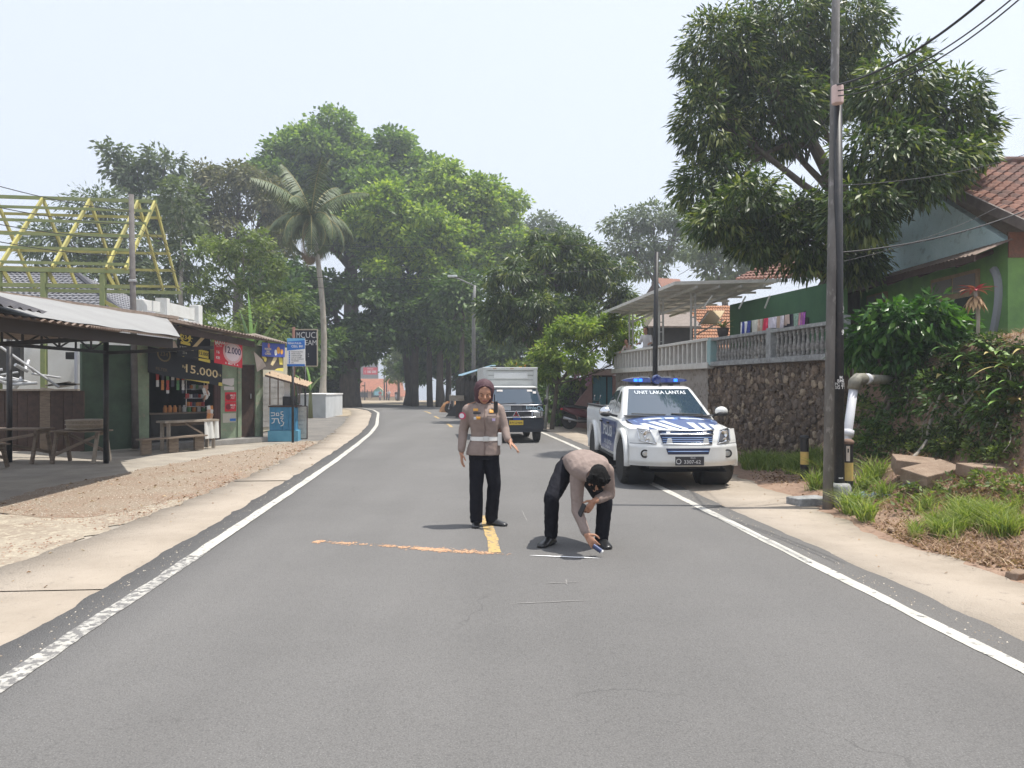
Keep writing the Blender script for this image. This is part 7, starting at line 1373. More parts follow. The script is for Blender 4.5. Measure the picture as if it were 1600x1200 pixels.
mb = MB(); vs_, fs = text_mesh('3307-62', .075, 'CENTER', .012); mb.add([Vector((.06+x*1.05, -.0195, .43+y)) for x, y in vs_], fs); vs_, fs = text_mesh('05.25', .035, 'CENTER', .01); mb.add([Vector((.07+x, -.0195, .492+y)) for x, y in vs_], fs); mb.build('plate_lettering', M('plate white', (.5, .5, .5), .5), pl, local=True)
mb = MB(); mb.lathe([(.03, 0), (.042, -.002)], (-.15, -.020, .44), 14, axis='Y', close=False); mb.build('plate_emblem', M('plate white', (.5, .5, .5), .5), pl, local=True)
# light bar
lbp = Vector((0, 2.25, 0)); mb = MB(); mb.box((0, 2.25, 1.625), (.9, .22, .05)); mb.box((-.3, 2.25, 1.60), (.06, .16, .06)); mb.box((.3, 2.25, 1.60), (.06, .16, .06)); lbr = mb.build('light_bar', m_plastic, PK, local=True, bevel=.012)
for s in (-1, 1):
    mb = MB(); rings = []
    for x, h, d in ((.09, .052, .13), (.40, .05, .13), (.53, .028, .10), (.58, .012, .06)): rings.append([Vector((s*x, 2.25+d*a, 1.675+h*b)) for a, b in ((-1, -.7), (-.85, .8), (-.5, 1), (.5, 1), (.85, .8), (1, -.7))])
    mb.loft(rings if s > 0 else rings); mb.build('blue_lens', m_bluelens, lbr, smooth=False, local=True, auto=40)
    for k in ((0, 1) if s < 0 else (0,)): mb = MB(); mb.box((s*(.36-.085*k), 2.118, 1.678), (.065, .01, .05)); mb.build('lamp', m_led, lbr, local=True, bevel=.006)
    mb = MB(); mb.box((s*.2, 2.25, 1.733), (.16, .2, .01)); mb.build('top_decal', m_decal, lbr, local=True)
mb = MB(); mb.lathe([(.001, -.02), (.05, -.03), (.072, -.045), (.085, -.02), (.085, .06), (.001, .06)], (.02, 2.12, 1.69), 22, axis='Y'); mb.build('siren_speaker', m_bluelens, lbr, smooth=False, local=True, auto=40)
mb = MB(); mb.lathe([(.02, 0), (.022, .05), (.01, .06)], (.06, 2.0, 1.575), 8); mb.build('antenna_base', m_plastic, PK, local=True)
# ---------------- box truck
m_vblk = M('van black blue paint', (.022, .028, .040), .3, coat=.7, col2=(.032, .038, .05), scale=4); m_boxw = M('cargo box white', (.56, .575, .56), .6, col2=(.47, .48, .47), scale=2.2, bump=.1)
VN = thing('box_truck', 'dark blue light truck with white cargo box coming down the road', 'truck', (.115, 20.7, 0), R(6.5))
def VF(x, z): # cab front surface
    ax = abs(x)/.76; f = .04+.10*ax**3.5
    if z > 1.02: f += (z-1.02)*.62
    elif z > .70: f += (z-.70)*.10
    return f
wv_ = lambda z: .755-.14*max(0, (z-1.0)/.52)**1.1
mb = MB(); mb.grid(lambda u, v: (lambda z: Vector(((u-.5)*2*wv_(z), VF((u-.5)*2*wv_(z)*.76/wv_(z), z), z)))(.30+1.20*v), 26, 24); vb = mb.build('cab_front', m_vblk, VN, smooth=True, local=True)
for s in (-1, 1):
    mb = MB(); mb.grid(lambda u, v: (lambda z: Vector((s*wv_(z), VF(.76, z)+(1.45-VF(.76, z))*u, z)))(.32+1.18*v), 6, 14); sd = mb.build('cab_side', m_vblk, VN, smooth=True, local=True); cut_z = .0
    mb = MB(); mb.add([Vector((s*(wv_(z)+.008), y, z)) for y, z in ((.42, 1.0), (.62, 1.38), (1.25, 1.38), (1.25, 1.0))], [(0, 1, 2, 3)]); mb.build('side_window', m_glass, sd, local=True)
mb = MB(); mb.grid(lambda u, v: Vector(((u-.5)*2*wv_(1.5), VF(.3, 1.5)+.02+1.1*v, 1.5+.045*math.sin(math.pi*(.15+.85*v)*.6))), 6, 6); mb.beam((-.6, VF(.5, 1.5), 1.50), (.6, VF(.5, 1.5), 1.50), .06, .05); mb.build('roof', m_boxw, VN, smooth=True, local=True)
mb = MB(); mb.grid(lambda u, v: (lambda z: Vector(((u-.5)*2*(wv_(z)-.06), VF((u-.5)*1.3, z)-.012, z)))(1.05+.40*v), 18, 10); vw = mb.build('windscreen', m_glass, VN, smooth=True, local=True)
for a, b in (((-.45, 1.06), (.0, 1.09)), ((.1, 1.06), (.52, 1.10))): mb = MB(); mb.tube([(a[0], VF(a[0], a[1])-.025, a[1]), (b[0], VF(b[0], b[1])-.025, b[1])], .008, 5); mb.build('wiper', m_plastic, vw, local=True)
for x, z, w, h in ((-.42, 1.42, .16, .05), (.40, 1.42, .14, .05), (.53, 1.37, .09, .06)): mb = MB(); mb.grid(lambda u, v: Vector((x+w*(u-.5), VF(x, z+h*(v-.5))-.018, z+h*(v-.5))), 2, 2); mb.build('sticker', M('windscreen sticker', (.55, .52, .5), .5), vw, local=True)
mb = MB(); mb.tube([(x, VF(x, 1.03)-.01, 1.03) for x in np.linspace(-.72, .72, 13)], .012, 5); mb.build('trim', m_alloy, VN, smooth=True, local=True)
mb = MB(); mb.grid(lambda u, v: Vector(((u-.5)*1.46, VF((u-.5)*1.46, .70+.16*v)-.012, .70+.16*v)), 20, 3); vg = mb.build('grille', m_plastic, VN, local=True)
for z in (.70, .86): mb = MB(); mb.tube([(x, VF(x, z)-.018, z) for x in np.linspace(-.73, .73, 13)], .014, 6); mb.build('chrome_bar', m_chrome, vg, smooth=True, local=True)
for z in (.74, .78, .82): mb = MB(); mb.tube([(x, VF(x, z)-.014, z) for x in np.linspace(-.42, .42, 7)], .006, 4); mb.build('grille_bar', M('grille grey', (.06, .06, .065), .5), vg, local=True)
for x in (-.44, .44): mb = MB(); mb.tube([(x, VF(x, .7)-.018, .70), (x, VF(x, .86)-.018, .86)], .012, 5); mb.build('chrome_bar', m_chrome, vg, local=True)
mb = MB(); c = Vector((0, VF(0, .78)-.03, .775))
for k in range(3): a = math.pi/2+k*2*math.pi/3; d = Vector((math.cos(a), 0, math.sin(a)))*.05; e = Vector((-d.z, 0, d.x))*.58; q = c+d*1.1; mb.prism([q-d*.98, q+e, q+d*.98, q-e], (0, .012, 0))
mb.build('emblem', M('emblem red', (.40, .05, .05), .35), vg, local=True)
mb = MB()
for k in range(3): a = math.pi/2+k*2*math.pi/3; b = a+2*math.pi/3; mb.beam(c+Vector((math.cos(a), -.004, math.sin(a)))*.115, c+Vector((math.cos(b), -.004, math.sin(b)))*.115, .02, .018)
mb.build('emblem_frame', m_chrome, vg, local=True)
for s in (-1, 1):
    mb = MB(); mb.box((s*.575, VF(.575, .78)-.016, .78), (.19, .03, .125)); h = mb.build('headlight', m_chrome, VN, local=True, bevel=.01); mb = MB(); mb.box((s*.575, VF(.575, .78)-.034, .78), (.15, .012, .095)); mb.build('lens', m_lens, h, local=True, bevel=.008)
    mb = MB(); mb.box((s*.71, VF(.71, .78)-.012, .78), (.05, .03, .12)); mb.build('side_lamp', m_orl if s < 0 else m_lens, VN, local=True, bevel=.01); mb = MB(); mb.box((s*.60, VF(.6, .46)-.012, .46), (.12, .02, .045)); mb.build('indicator', m_orl, VN, local=True, bevel=.006)
    wheel(VN, (s*.64, .62, .29), .29, .17, s, 5, .6); wheel(VN, (s*.64, 2.75, .29), .29, .17, s, 5, .6)
    mb = MB(); mb.ball((s*.86, .42, 1.12), .07, 10, 6, sc=(.9, .5, 1.4)); mi = mb.build('mirror', m_plastic, VN, smooth=True, local=True); mb = MB(); mb.tube([(s*.74, .42, 1.0), (s*.86, .42, 1.06)], .012, 5); mb.build('mirror_arm', m_plastic, mi, local=True)
mb = MB(); mb.grid(lambda u, v: Vector(((u-.5)*1.54, VF((u-.5)*1.5, .5)-.035, .38+.24*v)), 18, 3); mb.grid(lambda u, v: Vector(((u-.5)*1.54, VF((u-.5)*1.5, .5)-.035+.1*v, .62+.0*v)), 18, 1); bmp = mb.build('bumper', m_vblk, VN, smooth=False, local=True, auto=30)
mb = MB(); mb.box((.0, VF(0, .5)-.045, .555), (.38, .014, .12)); vp = mb.build('number_plate', M('plate yellow', (.62, .43, .05), .5), VN, local=True, bevel=.004); mb = MB(); vs_, fs = text_mesh('B 9112 NAA', .078, 'CENTER', .015); mb.add([Vector((x*.82, VF(0, .5)-.054, .555+y)) for x, y in vs_], fs); mb.build('plate_lettering', m_plastic, vp, local=True)
mb = MB(); mb.box((.02, VF(0, .64)-.02, .655), (.2, .02, .035)); mb.build('badge', M('blue badge', (.03, .09, .45), .4), VN, local=True)
mb = MB(); vs_, fs = text_mesh('EmleCh.', .155, 'CENTER', .012); mb.add([Vector((.52+x*.95, VF(.5, .94)-.022-.0*x, .945+y-.10*x)) for x, y in vs_], fs); mb.build('lettering', M('pale blue lettering', (.50, .68, .78), .5), VN, local=True)
mb = MB(); mb.grid(lambda u, v: Vector((-.36+.22*u, VF(.3, .9+.12*v)-.014, .895+.12*v)), 3, 3); mb.build('paper_sheet', M('pale paper', (.5, .52, .53), .7), VN, local=True); mb = MB(); mb.grid(lambda u, v: Vector((-.12+.28*u, VF(.1, .88+.13*v)-.012, .88+.13*v)), 3, 3); mb.build('grey_panel', M('grey panel', (.09, .095, .105), .5), VN, local=True)
# cargo box
mb = MB(); mb.box((0, 2.75, 1.27), (1.56, 2.5, 1.62)); bx = mb.build('cargo_box', m_boxw, VN, local=True, bevel=.015)
for z in (1.72, 1.85, 1.98): mb = MB(); mb.box((.02, 1.494, z), (1.30, .012, .012)); mb.build('seam', M('seam grey', (.2, .2, .2), .7), bx, local=True)
mb = MB(); mb.box((.02, 1.488, 1.845), (.98, .014, .17)); mb.build('name_panel', M('blank pale panel', (.62, .63, .63), .5), bx, local=True, bevel=.006)
mb = MB(); mb.box((0, 1.482, 2.045), (1.60, .05, .075)); mb.build('top_rail', m_boxw, bx, local=True, bevel=.012)
for s in (-1, 1): mb = MB(); mb.box((s*.74, 1.482, 1.7), (.10, .04, .66)); mb.build('corner_post', m_boxw, bx, local=True, bevel=.008)
for x in (-.45, .05): mb = MB(); mb.box((x, 1.452, 2.045), (.10, .014, .022)); mb.build('clearance_lamp', M('faded amber', (.35, .22, .12), .5), bx, local=True)
mb = MB(); mb.box((0, 2.3, .42), (1.0, 3.2, .18)); mb.build('chassis', m_plastic, VN, local=True)
# ---------------- motorcycles
def motorcycle(label, loc, rz, col, sc=1.0, group=None):
    """local: x forward"""
    t = thing('motorcycle', label, 'motorcycle', loc, rz, group); t.scale = (sc,)*3
    for x, nm in ((.62, 'wheel'), (-.60, 'wheel')):
        m_ = MB()
        m_.lathe([(.22, -.035), (.27, -.045), (.295, 0), (.27, .045), (.22, .035)], (x, 0, .295), 24, axis='Y'); w_ = m_.build(nm, m_tyre, t, smooth=True, local=True); m_ = MB()
        for k in range(5): a = k*1.2566; m_.beam((x, 0, .295), (x+.23*math.cos(a), 0, .295+.23*math.sin(a)), .03, .03, up=(0, 1, 0))
        m_.lathe([(.05, -.06), (.05, .06)], (x, 0, .295), 12, axis='Y'); m_.build('rim', m_alloy, w_, local=True)
    m_ = MB(); m_.loft([[Vector((x, s*w, z)) for s, z in ((-1, z0), (-1, (z0+z1)/2+.04), (-.5, z1), (.5, z1), (1, (z0+z1)/2+.04), (1, z0))] for x, w, z0, z1 in ((-.85, .05, .70, .78), (-.55, .11, .55, .78), (-.1, .12, .42, .70), (.2, .10, .38, .52))]); m_.build('side_fairing', col, t, smooth=True, local=True)
    m_ = MB(); m_.loft([[Vector((x, s*w, z)) for s, z in ((-1, z0), (-.9, z1-.02), (0, z1), (.9, z1-.02), (1, z0))] for x, w, z0, z1 in ((-.80, .07, .78, .84), (-.4, .12, .76, .86), (.05, .11, .70, .80), (.12, .06, .70, .76))]); m_.build('seat', m_plastic, t, smooth=True, local=True)
    m_ = MB(); m_.loft([[Vector((x, s*w, z)) for s, w, z in ((-1, w, z0), (-1, w, z1), (1, w, z1), (1, w, z0))] for x, w, z0, z1 in ((.28, .19, .40, .78), (.40, .16, .42, .92), (.47, .07, .60, .95))]); m_.build('leg_shield', col, t, smooth=False, local=True, bevel=.02)
    m_ = MB(); m_.loft([[Vector((x, s*.07, z)) for s, z in ((-1, z0), (-.6, z1), (.6, z1), (1, z0))] for x, z0, z1 in ((.36, .46, .52), (.60, .60, .66), (.86, .50, .54))]); m_.build('mudguard', col, t, smooth=True, local=True)
    m_ = MB(); m_.tube([(.36, -.36, 1.0), (.42, -.2, .99), (.45, 0, .97), (.42, .2, .99), (.36, .36, 1.0)], .018, 7); m_.build('handlebar', m_plastic, t, smooth=True, local=True); m_ = MB(); m_.ball((.50, 0, .88), .09, 10, 6, sc=(.5, 1.2, .9)); m_.build('headlight', m_lens, t, smooth=True, local=True)
    for s in (-1, 1):
        m_ = MB(); m_.tube([(.40, s*.25, 1.0), (.44, s*.32, 1.15)], .008, 5); m_.ball((.44, s*.32, 1.18), .055, 8, 6, sc=(.3, 1.2, .8)); m_.build('mirror', m_chrome, t, smooth=True, local=True)
        m_ = MB(); m_.tube([(.48, s*.06, .85), (.62, s*.07, .30)], .022, 7); m_.build('fork', m_alloy, t, local=True)
    m_ = MB(); m_.tube([(.0, -.12, .30), (-.35, -.14, .30), (-.85, -.15, .42)], [.025, .035, .055], 10); m_.build('exhaust', m_alloy, t, smooth=True, local=True); m_ = MB(); m_.box((-.05, 0, .33), (.45, .2, .2)); m_.build('engine', m_plastic, t, local=True, bevel=.03); m_ = MB(); m_.box((-.88, 0, .72), (.06, .12, .07)); m_.build('tail_lamp', c_red, t, local=True, bevel=.015)
    return t
q = P(905, 664, 29.2); motorcycle('dark red motorcycle parked in front of the pink kiosk', (q.x+.05, 27.2, 0), R(12), M('dark red paint', (.12, .022, .03), .35, coat=.5), 1.0)
q = P(716, 637, 42); motorcycle('black motorcycle parked in the shade beside the dark shack', (q.x, 42, 0), R(170), M('black paint', (.02, .02, .025), .35, coat=.5), .85)
MOT = []
for k, (px, py, d, c_, lab) in enumerate(((594, 625.5, 118, M('rider red paint', (.35, .12, .10), .4), 'leftmost of three far motorcycles, reddish'), (607.5, 627, 112, m_plastic, 'middle far motorcycle coming round the bend, dark'), (619, 625.5, 120, M('rider grey paint', (.12, .12, .13), .4), 'rightmost far motorcycle beside the roadside tree'))):
    q = P(px, py, d); q.z = zg(d)-.07; MOT.append(q); motorcycle(lab, tuple(q), R(-85), c_, 1.0, 'far motorcycles at the bend')
# ================================================================== people
m_skin = M('skin', (.42, .225, .145), .5, col2=(.37, .19, .12), scale=30, spec=.35); m_khaki = M('police brown shirt', (.275, .213, .185), .85, col2=(.235, .18, .155), scale=14, bump=.25, bscale=90); m_navy = M('navy black trousers', (.009, .0095, .014), .85, col2=(.014, .014, .019), scale=14, bump=.3, bscale=45, spec=.12)
m_shoe = M('black shoe leather', (.016, .016, .017), .3, coat=.3); m_hijab = M('dark maroon hijab', (.06, .026, .034), .75, col2=(.085, .04, .048), scale=14); m_hair = M('black hair', (.007, .0065, .0065), .6, bump=1.0, bscale=120, spec=.12); m_belt = M('white belt', (.70, .69, .66), .5)
def remesh(mb, name, mat, parent, voxel=.009, it=6, fac=.5, wr=0.0):
    me = mb.mesh(name, mat); o = bpy.data.objects.new(name, me); COL.objects.link(o)
    r_ = o.modifiers.new('r', 'REMESH'); r_.mode = 'VOXEL'; r_.voxel_size = voxel; r_.use_smooth_shade = True
    s_ = o.modifiers.new('s', 'SMOOTH'); s_.iterations = it; s_.factor = fac
    dg = bpy.context.evaluated_depsgraph_get(); m2 = bpy.data.meshes.new_from_object(o.evaluated_get(dg)); bpy.data.objects.remove(o); m2.name = name
    if not m2.materials: m2.materials.append(mat)
    m2.polygons.foreach_set('use_smooth', [True]*len(m2.polygons))
    if wr: # cloth creases: pushed along the normal, mostly across the limb
        n_ = len(m2.vertices); co = np.zeros(n_*3, np.float32); m2.vertices.foreach_get('co', co); co = co.reshape(-1, 3); no = np.array([v.normal for v in m2.vertices])
        w_ = fnoise(co[:, 0]*7+co[:, 1]*5, co[:, 2]*17+co[:, 0]*9, 17, 2)+.6*fnoise(co[:, 0]*30+co[:, 1]*12, co[:, 2]*14-co[:, 0]*16, 23, 2)
        w_ = -np.abs(w_)+.25; m2.vertices.foreach_set('co', (co+no*(w_*wr)[:, None]).astype(np.float32).ravel())
    if parent is not None: m2.transform(WM[parent.name].inverted())
    return link(name, m2, parent)
def chain(mb, pts, rs, n=12):
    pts = [Vector(p) for p in pts]
    for i, (p, r_) in enumerate(zip(pts, rs)):
        mb.ball(p, r_, n, 8)
        if i+1 < len(pts): mb.tube([p, pts[i+1]], [r_, rs[i+1]], n)
def ering(c, u, v, a, b, n=16, p=2.0): return [Vector(c)+u*(a*math.copysign(abs(math.cos(t))**(2/p), math.cos(t)))+v*(b*math.copysign(abs(math.sin(t))**(2/p), math.sin(t))) for t in (2*math.pi*k/n for k in range(n))]
def hand(mb, wrist, d, nrm, side, L=.18, curl=.35, spread=.22, thumb=.7, cs=None):
    """d: direction of the hand, nrm: back-of-hand normal, side: thumb side vector"""
    w = Vector(wrist); d = Vector(d).normalized(); nrm = (Vector(nrm)-d*Vector(nrm).dot(d)).normalized(); sd = d.cross(nrm); 
    if sd.dot(Vector(side)) < 0: sd = -sd
    pl = L*.48; pw = L*.22
    mb.loft([ering(w-d*.02, sd, nrm, L*.135, L*.10), ering(w+d*pl*.3, sd, nrm, pw*.85, L*.085), ering(w+d*pl*.7, sd, nrm, pw, L*.075), ering(w+d*pl, sd, nrm, pw*.98, L*.062)])
    for k, (o, ln) in enumerate(((.78, .44), (.27, .50), (-.25, .47), (-.74, .37))):
        b = w+d*pl*.93+sd*pw*o; a = spread*o; dd = (d*math.cos(a)+sd*math.sin(a)).normalized(); pts = [b]; c = (cs[k] if cs else curl)*.5; fl = ln*L
        for seg in (.42, .32, .26):
            v = (dd*math.cos(c)-nrm*math.sin(c)).normalized(); pts.append(pts[-1]+v*fl*seg); c += (cs[k] if cs else curl)
        r0 = L*.050; chain(mb, pts, [r0*1.05, r0*.98, r0*.88, r0*.74], 8)
    b = w+d*pl*.22+sd*pw*.75; t1 = b+(d*.55+sd*.75-nrm*.2).normalized()*L*.2; t2 = t1+(d*.9+sd*(thumb-.45)-nrm*.35).normalized()*L*.17; t3 = t2+(d*.95+sd*(thumb-.75)-nrm*.4).normalized()*L*.13
    chain(mb, [b, t1, t2, t3], [L*.075, L*.062, L*.055, L*.044], 8)
def head(mb, c, r, f, up):
    """f: facing direction; r ~ half head height; adds skull, jaw, nose, ears, neck not included"""
    c = Vector(c); f = Vector(f).normalized(); s = f.cross(Vector(up)).normalized(); u = s.cross(f).normalized(); Rm = Matrix([s, f, u]).transposed()
    mb.ball(c+u*r*.22, r*.78, 16, 12, sc=(.92, 1.08, 1.0), rot=Rm); mb.ball(c+f*r*.22-u*r*.32, r*.60, 14, 10, sc=(.92, .95, 1.05), rot=Rm); mb.ball(c+f*r*.48-u*r*.72, r*.26, 10, 8, sc=(1.1, .9, .8), rot=Rm)
    mb.tube([c+f*r*.80+u*r*.12, c+f*r*1.02-u*r*.22], [r*.07, r*.14], 8); mb.ball(c+f*r*.97-u*r*.24, r*.13, 8, 6)
    mb.ball(c+f*r*.74-u*r*.50, r*.17, 8, 6, sc=(1.5, .8, .6), rot=Rm); mb.ball(c+f*r*.78+u*r*.16, r*.12, 8, 6, sc=(3.8, .5, .7), rot=Rm)
    for k in (-1, 1): mb.ball(c+s*k*r*.74-u*r*.02-f*r*.05, r*.17, 8, 6, sc=(.4, .8, 1.3), rot=Rm); mb.ball(c+s*k*r*.42-u*r*.24+f*r*.5, r*.24, 8, 6)
    return s, f, u, Rm
def face_bits(t, c, r, s, f, u, Rm, lip=(.30, .075, .07)):
    c = Vector(c)
    for k in (-1, 1):
        m_ = MB(); m_.ball(c+s*k*r*.33+f*r*.78+u*r*.02, r*.085, 10, 6, sc=(1.4, .6, .34), rot=Rm); e = m_.build('eye', M('eye white', (.22, .17, .14), .3), t, smooth=True)
        m_ = MB(); m_.ball(c+s*k*r*.33+f*r*.825+u*r*.005, r*.05, 8, 6, rot=Rm, sc=(1, .5, .6)); m_.build('iris', m_hair, e, smooth=True)
        m_ = MB(); m_.tube([c+s*k*r*(.18+.34*q)+f*r*(.87-.14*q*q)+u*r*(.20+.06*math.sin(q*2.6)) for q in (0, .33, .66, 1)], [r*.022, r*.03, r*.026, r*.012], 6); m_.build('eyebrow', m_hair, t, smooth=True)
    m_ = MB(); m_.tube([c+s*r*.26*q+f*r*(.90-.10*q*q)-u*r*(.50-.02*abs(q)) for q in (-1, -.5, 0, .5, 1)], [r*.02, r*.06, r*.06, r*.06, r*.02], 6); m_.build('lips', M('lips', lip, .45), t, smooth=True)
def shoe(mb, ank, toe, w=.045, h=.07):
    a = Vector(ank); t = Vector(toe); z0 = t.z; d = (t-a); d.z = 0; L = d.length; d.normalize(); s = d.cross(Vector((0, 0, 1)))
    a0 = Vector((a.x, a.y, 0)); rings = []
    for f, ww, hh in ((-.30, .6, .62), (-.27, .78, .85), (-.05, .92, 1.15), (.25, .92, 1.05), (.55, 1.05, .72), (.85, 1.08, .52), (1.0, .8, .40), (1.07, .4, .28)):
        c = a0+d*L*f; rings.append([Vector((c.x, c.y, z0))+s*w*ww*x+Vector((0, 0, h*hh*z)) for x, z in ((-1, 0), (-1.02, .35), (-.8, .8), (-.35, 1), (.35, 1), (.8, .8), (1.02, .35), (1, 0))])
    mb.loft(rings)
# ---------------- policewoman
O = G(760, 822); S = O.y/F
PW = thing('person', 'standing policewoman in brown shirt, maroon hijab and white belt pointing at the road', 'person', tuple(O))
def w_(x, y, z): return O+Vector((x, y, z))
hc = w_(-.022, -.045, 1.492); fdir = Vector((.12, -1, -.30)); b = MB()
hs_, hf, hu, hR = head(b, hc, .112, fdir, (.05, -.3, 1))
chain(b, [w_(-.03, .01, 1.33), hc+Vector((0, .02, -.05))], [.055, .052])
ell, wrl, elr, wrr = w_(-.262, .03, 1.075), w_(-.277, -.055, .825), w_(.205, -.02, 1.10), w_(.268, -.13, .955)
shl, shr_ = w_(-.185, .0, 1.335), w_(.122, .0, 1.335)
chain(b, [shl, ell, wrl], [.05, .036, .026]); chain(b, [shr_, elr, wrr], [.05, .036, .026])
hand(b, wrl, (.05, -.12, -1), (-1, -.35, 0), (.1, -1, 0), .17, .22, .16, .75); hand(b, wrr, (.62, -.35, -.58), (.45, -.1, .85), (-.2, -1, 0), .17, .12, .22, .9, (.0, .05, .30, .5))
kn = [w_(-.112, -.03, .47), w_(.088, .02, .47)]; an = [w_(-.115, .0, .085), w_(.055, .06, .085)]
for k, hp in enumerate((w_(-.095, 0, .86), w_(.06, 0, .86))): chain(b, [hp, kn[k], an[k]], [.075, .05, .04])
b.loft([ering(w_(-.03, 0, z), Vector((1, 0, 0)), Vector((0, 1, 0)), a, c) for z, a, c in ((.80, .13, .09), (1.0, .13, .09), (1.2, .14, .10), (1.33, .12, .07), (1.38, .05, .05))])
remesh(b, 'body', m_skin, PW, .0055, 3)
face_bits(PW, hc, .112, hs_, hf, hu, hR)
X, Y = Vector((1, 0, 0)), Vector((0, 1, 0)); j = MB()
j.loft([ering(w_(cx_, cy_, z), X, Y, a, c, 20, 2.4) for z, cx_, cy_, a, c in ((.805, -.035, 0, .195, .14), (.84, -.033, 0, .193, .138), (.92, -.025, 0, .178, .13), (.985, -.017, 0, .157, .118), (1.06, -.018, -.005, .155, .12), (1.15, -.022, -.018, .166, .132), (1.23, -.025, -.022, .172, .138), (1.30, -.03, -.008, .178, .115), (1.345, -.032, 0, .15, .088), (1.375, -.033, .005, .095, .07), (1.395, -.033, .008, .075, .062))])
chain(j, [w_(-.165, 0, 1.325), shl+Vector((-.02, 0, -.03)), ell, wrl+Vector((0, 0, .045))], [.062, .069, .056, .043]); chain(j, [w_(.10, 0, 1.325), shr_+Vector((.02, 0, -.03)), elr, wrr+Vector((-.03, .02, .03))], [.062, .067, .054, .041])
for z, s_ in ((1.16, 1), (1.09, -1), (1.27, -1)): pass
jk = remesh(j, 'shirt', m_khaki, PW, .008, 4, wr=.006)
def onj(x, z): # front surface of the jacket
    zz = [.80, .92, .985, 1.06, 1.15, 1.23, 1.30, 1.345]; c = np.interp(z, zz, [0, 0, 0, -.005, -.018, -.022, -.008, 0]); dp = np.interp(z, zz, [.14, .13, .118, .12, .132, .138, .115, .088]); hw = np.interp(z, zz, [.195, .178, .157, .155, .166, .172, .178, .15]); cx_ = np.interp(z, zz, [-.035, -.025, -.017, -.018, -.022, -.025, -.03, -.032]); q = max(0, 1-abs((x-cx_)/hw)**2.4)**(1/2.4); return w_(x, float(c-dp*q)-.006, z)
m_ = MB(); m_.tube([onj(-.015+.004*math.sin(z*30), z) for z in np.linspace(.81, 1.34, 16)], .006, 5); m_.build('button_placket', M('shirt seam', (.20, .145, .125), .85), PW, smooth=True)
for x in (-.10, .065):
    m_ = MB(); m_.grid(lambda u, v: onj(x-.045+.09*u, 1.165+.10*v)-Vector((0, .002, 0)), 5, 5); pk_ = m_.build('pocket', m_khaki, PW, smooth=True); m_ = MB(); m_.grid(lambda u, v: onj(x-.047+.094*u, 1.245+.022*v-.012*abs(u-.5)*0)-Vector((0, .006, 0)), 5, 2); m_.build('flap', m_khaki, pk_)
def badge(nm, x, z, wx, hz, mat): m_ = MB(); m_.grid(lambda u, v: onj(x+wx*(u-.5), z+hz*(v-.5))-Vector((0, .011, 0)), 5, 3); return m_.build(nm, mat, PW)
badge('gold_badge', -.115, 1.315, .055, .026, M('gold badge', (.62, .30, .05), .5)); badge('name_tape', -.10, 1.278, .085, .018, m_plastic); badge('gold_badge', -.085, 1.225, .05, .03, M('gold badge', (.62, .30, .05))); badge('silver_badge', -.12, 1.222, .03, .03, M('silver badge', (.55, .55, .55), .4)); badge('gold_badge', .06, 1.30, .045, .036, M('gold badge', (.6, .3, .05))); badge('white_patch', .085, 1.205, .035, .03, M('lilac patch', (.5, .42, .6), .6))
m_ = MB(); q = w_(-.255, -.045, 1.245)
for k, (rr, mt) in enumerate(((.036, M('sleeve badge red', (.50, .06, .12), .6)), (.024, M('sleeve badge white', (.66, .64, .68), .6)))):
    m_ = MB(); n_ = 12; m_.add([q+Vector((-.006*k+.3*rr*math.cos(6.283*i/n_)-.012, -.014-.004*k-.55*rr*math.cos(6.283*i/n_)*0-.01, rr*1.15*math.sin(6.283*i/n_)))+Vector((rr*.85*math.cos(6.283*i/n_), .25*rr*math.cos(6.283*i/n_)*-1, 0)) for i in range(n_)], [tuple(range(n_))]); m_.build('sleeve_badge', mt, PW)
# collar and shoulder boards
for s in (-1, 1):
    m_ = MB(); m_.add([w_(-.033+s*.015, -.075, 1.345), w_(-.033+s*.085, -.06, 1.375), w_(-.033+s*.075, -.01, 1.415), w_(-.033+s*.03, -.055, 1.40)], [(0, 1, 2, 3)]); o_ = m_.build('collar', m_khaki, PW); sd_ = o_.modifiers.new('solid', 'SOLIDIFY'); sd_.thickness = .006
    m_ = MB(); m_.beam(w_(-.033+s*.075, .005, 1.402), w_(-.033+s*.165, .0, 1.375), .05, .012); m_.build('shoulder_board', M('shoulder board', (.30, .16, .10), .7), PW, bevel=.004)
tr = MB(); tr.loft([ering(w_(-.03, 0, z), X, Y, a, c, 18, 2.5) for z, a, c in ((.76, .16, .115), (.82, .172, .122), (.92, .165, .118), (.99, .15, .11))])
for k, hp in enumerate((w_(-.100, 0, .80), w_(.045, 0, .80))): chain(tr, [hp, kn[k], an[k]+Vector((0, .0, -.0))], [.098, .078, .072])
for k in (0, 1): a = an[k]; tr.loft([ering(Vector((a.x, a.y, O.z+z)), X, Y, r_, r_*1.05, 14) for z, r_ in ((.045, .068), (.09, .069), (.2, .07))])
remesh(tr, 'trousers', m_navy, PW, .008, 4, wr=.010)
m_ = MB(); rg = [ering(w_(-.017, 0, z), X, Y, .166+.002*(k % 2), .127+.002*(k % 2), 28, 2.4) for k, z in enumerate((.966, .968, 1.012, 1.014))]; m_.loft(rg, caps=False); bl = m_.build('belt', m_belt, PW, smooth=False, auto=40)
m_ = MB(); q = onj(.0, .99); m_.box(q-Vector((0, .014, 0)), (.062, .014, .056)); m_.build('buckle', M('belt buckle', (.6, .6, .58), .3, .5), bl, bevel=.006)
m_ = MB(); q = w_(.152, -.055, .985); m_.box(q, (.05, .05, .15)); ho = m_.build('holster', m_belt, PW, bevel=.012); m_ = MB(); m_.box(q+Vector((0, -.0, .085)), (.032, .03, .05)); m_.build('grip', M('brown grip', (.12, .05, .03), .5), ho, bevel=.008)
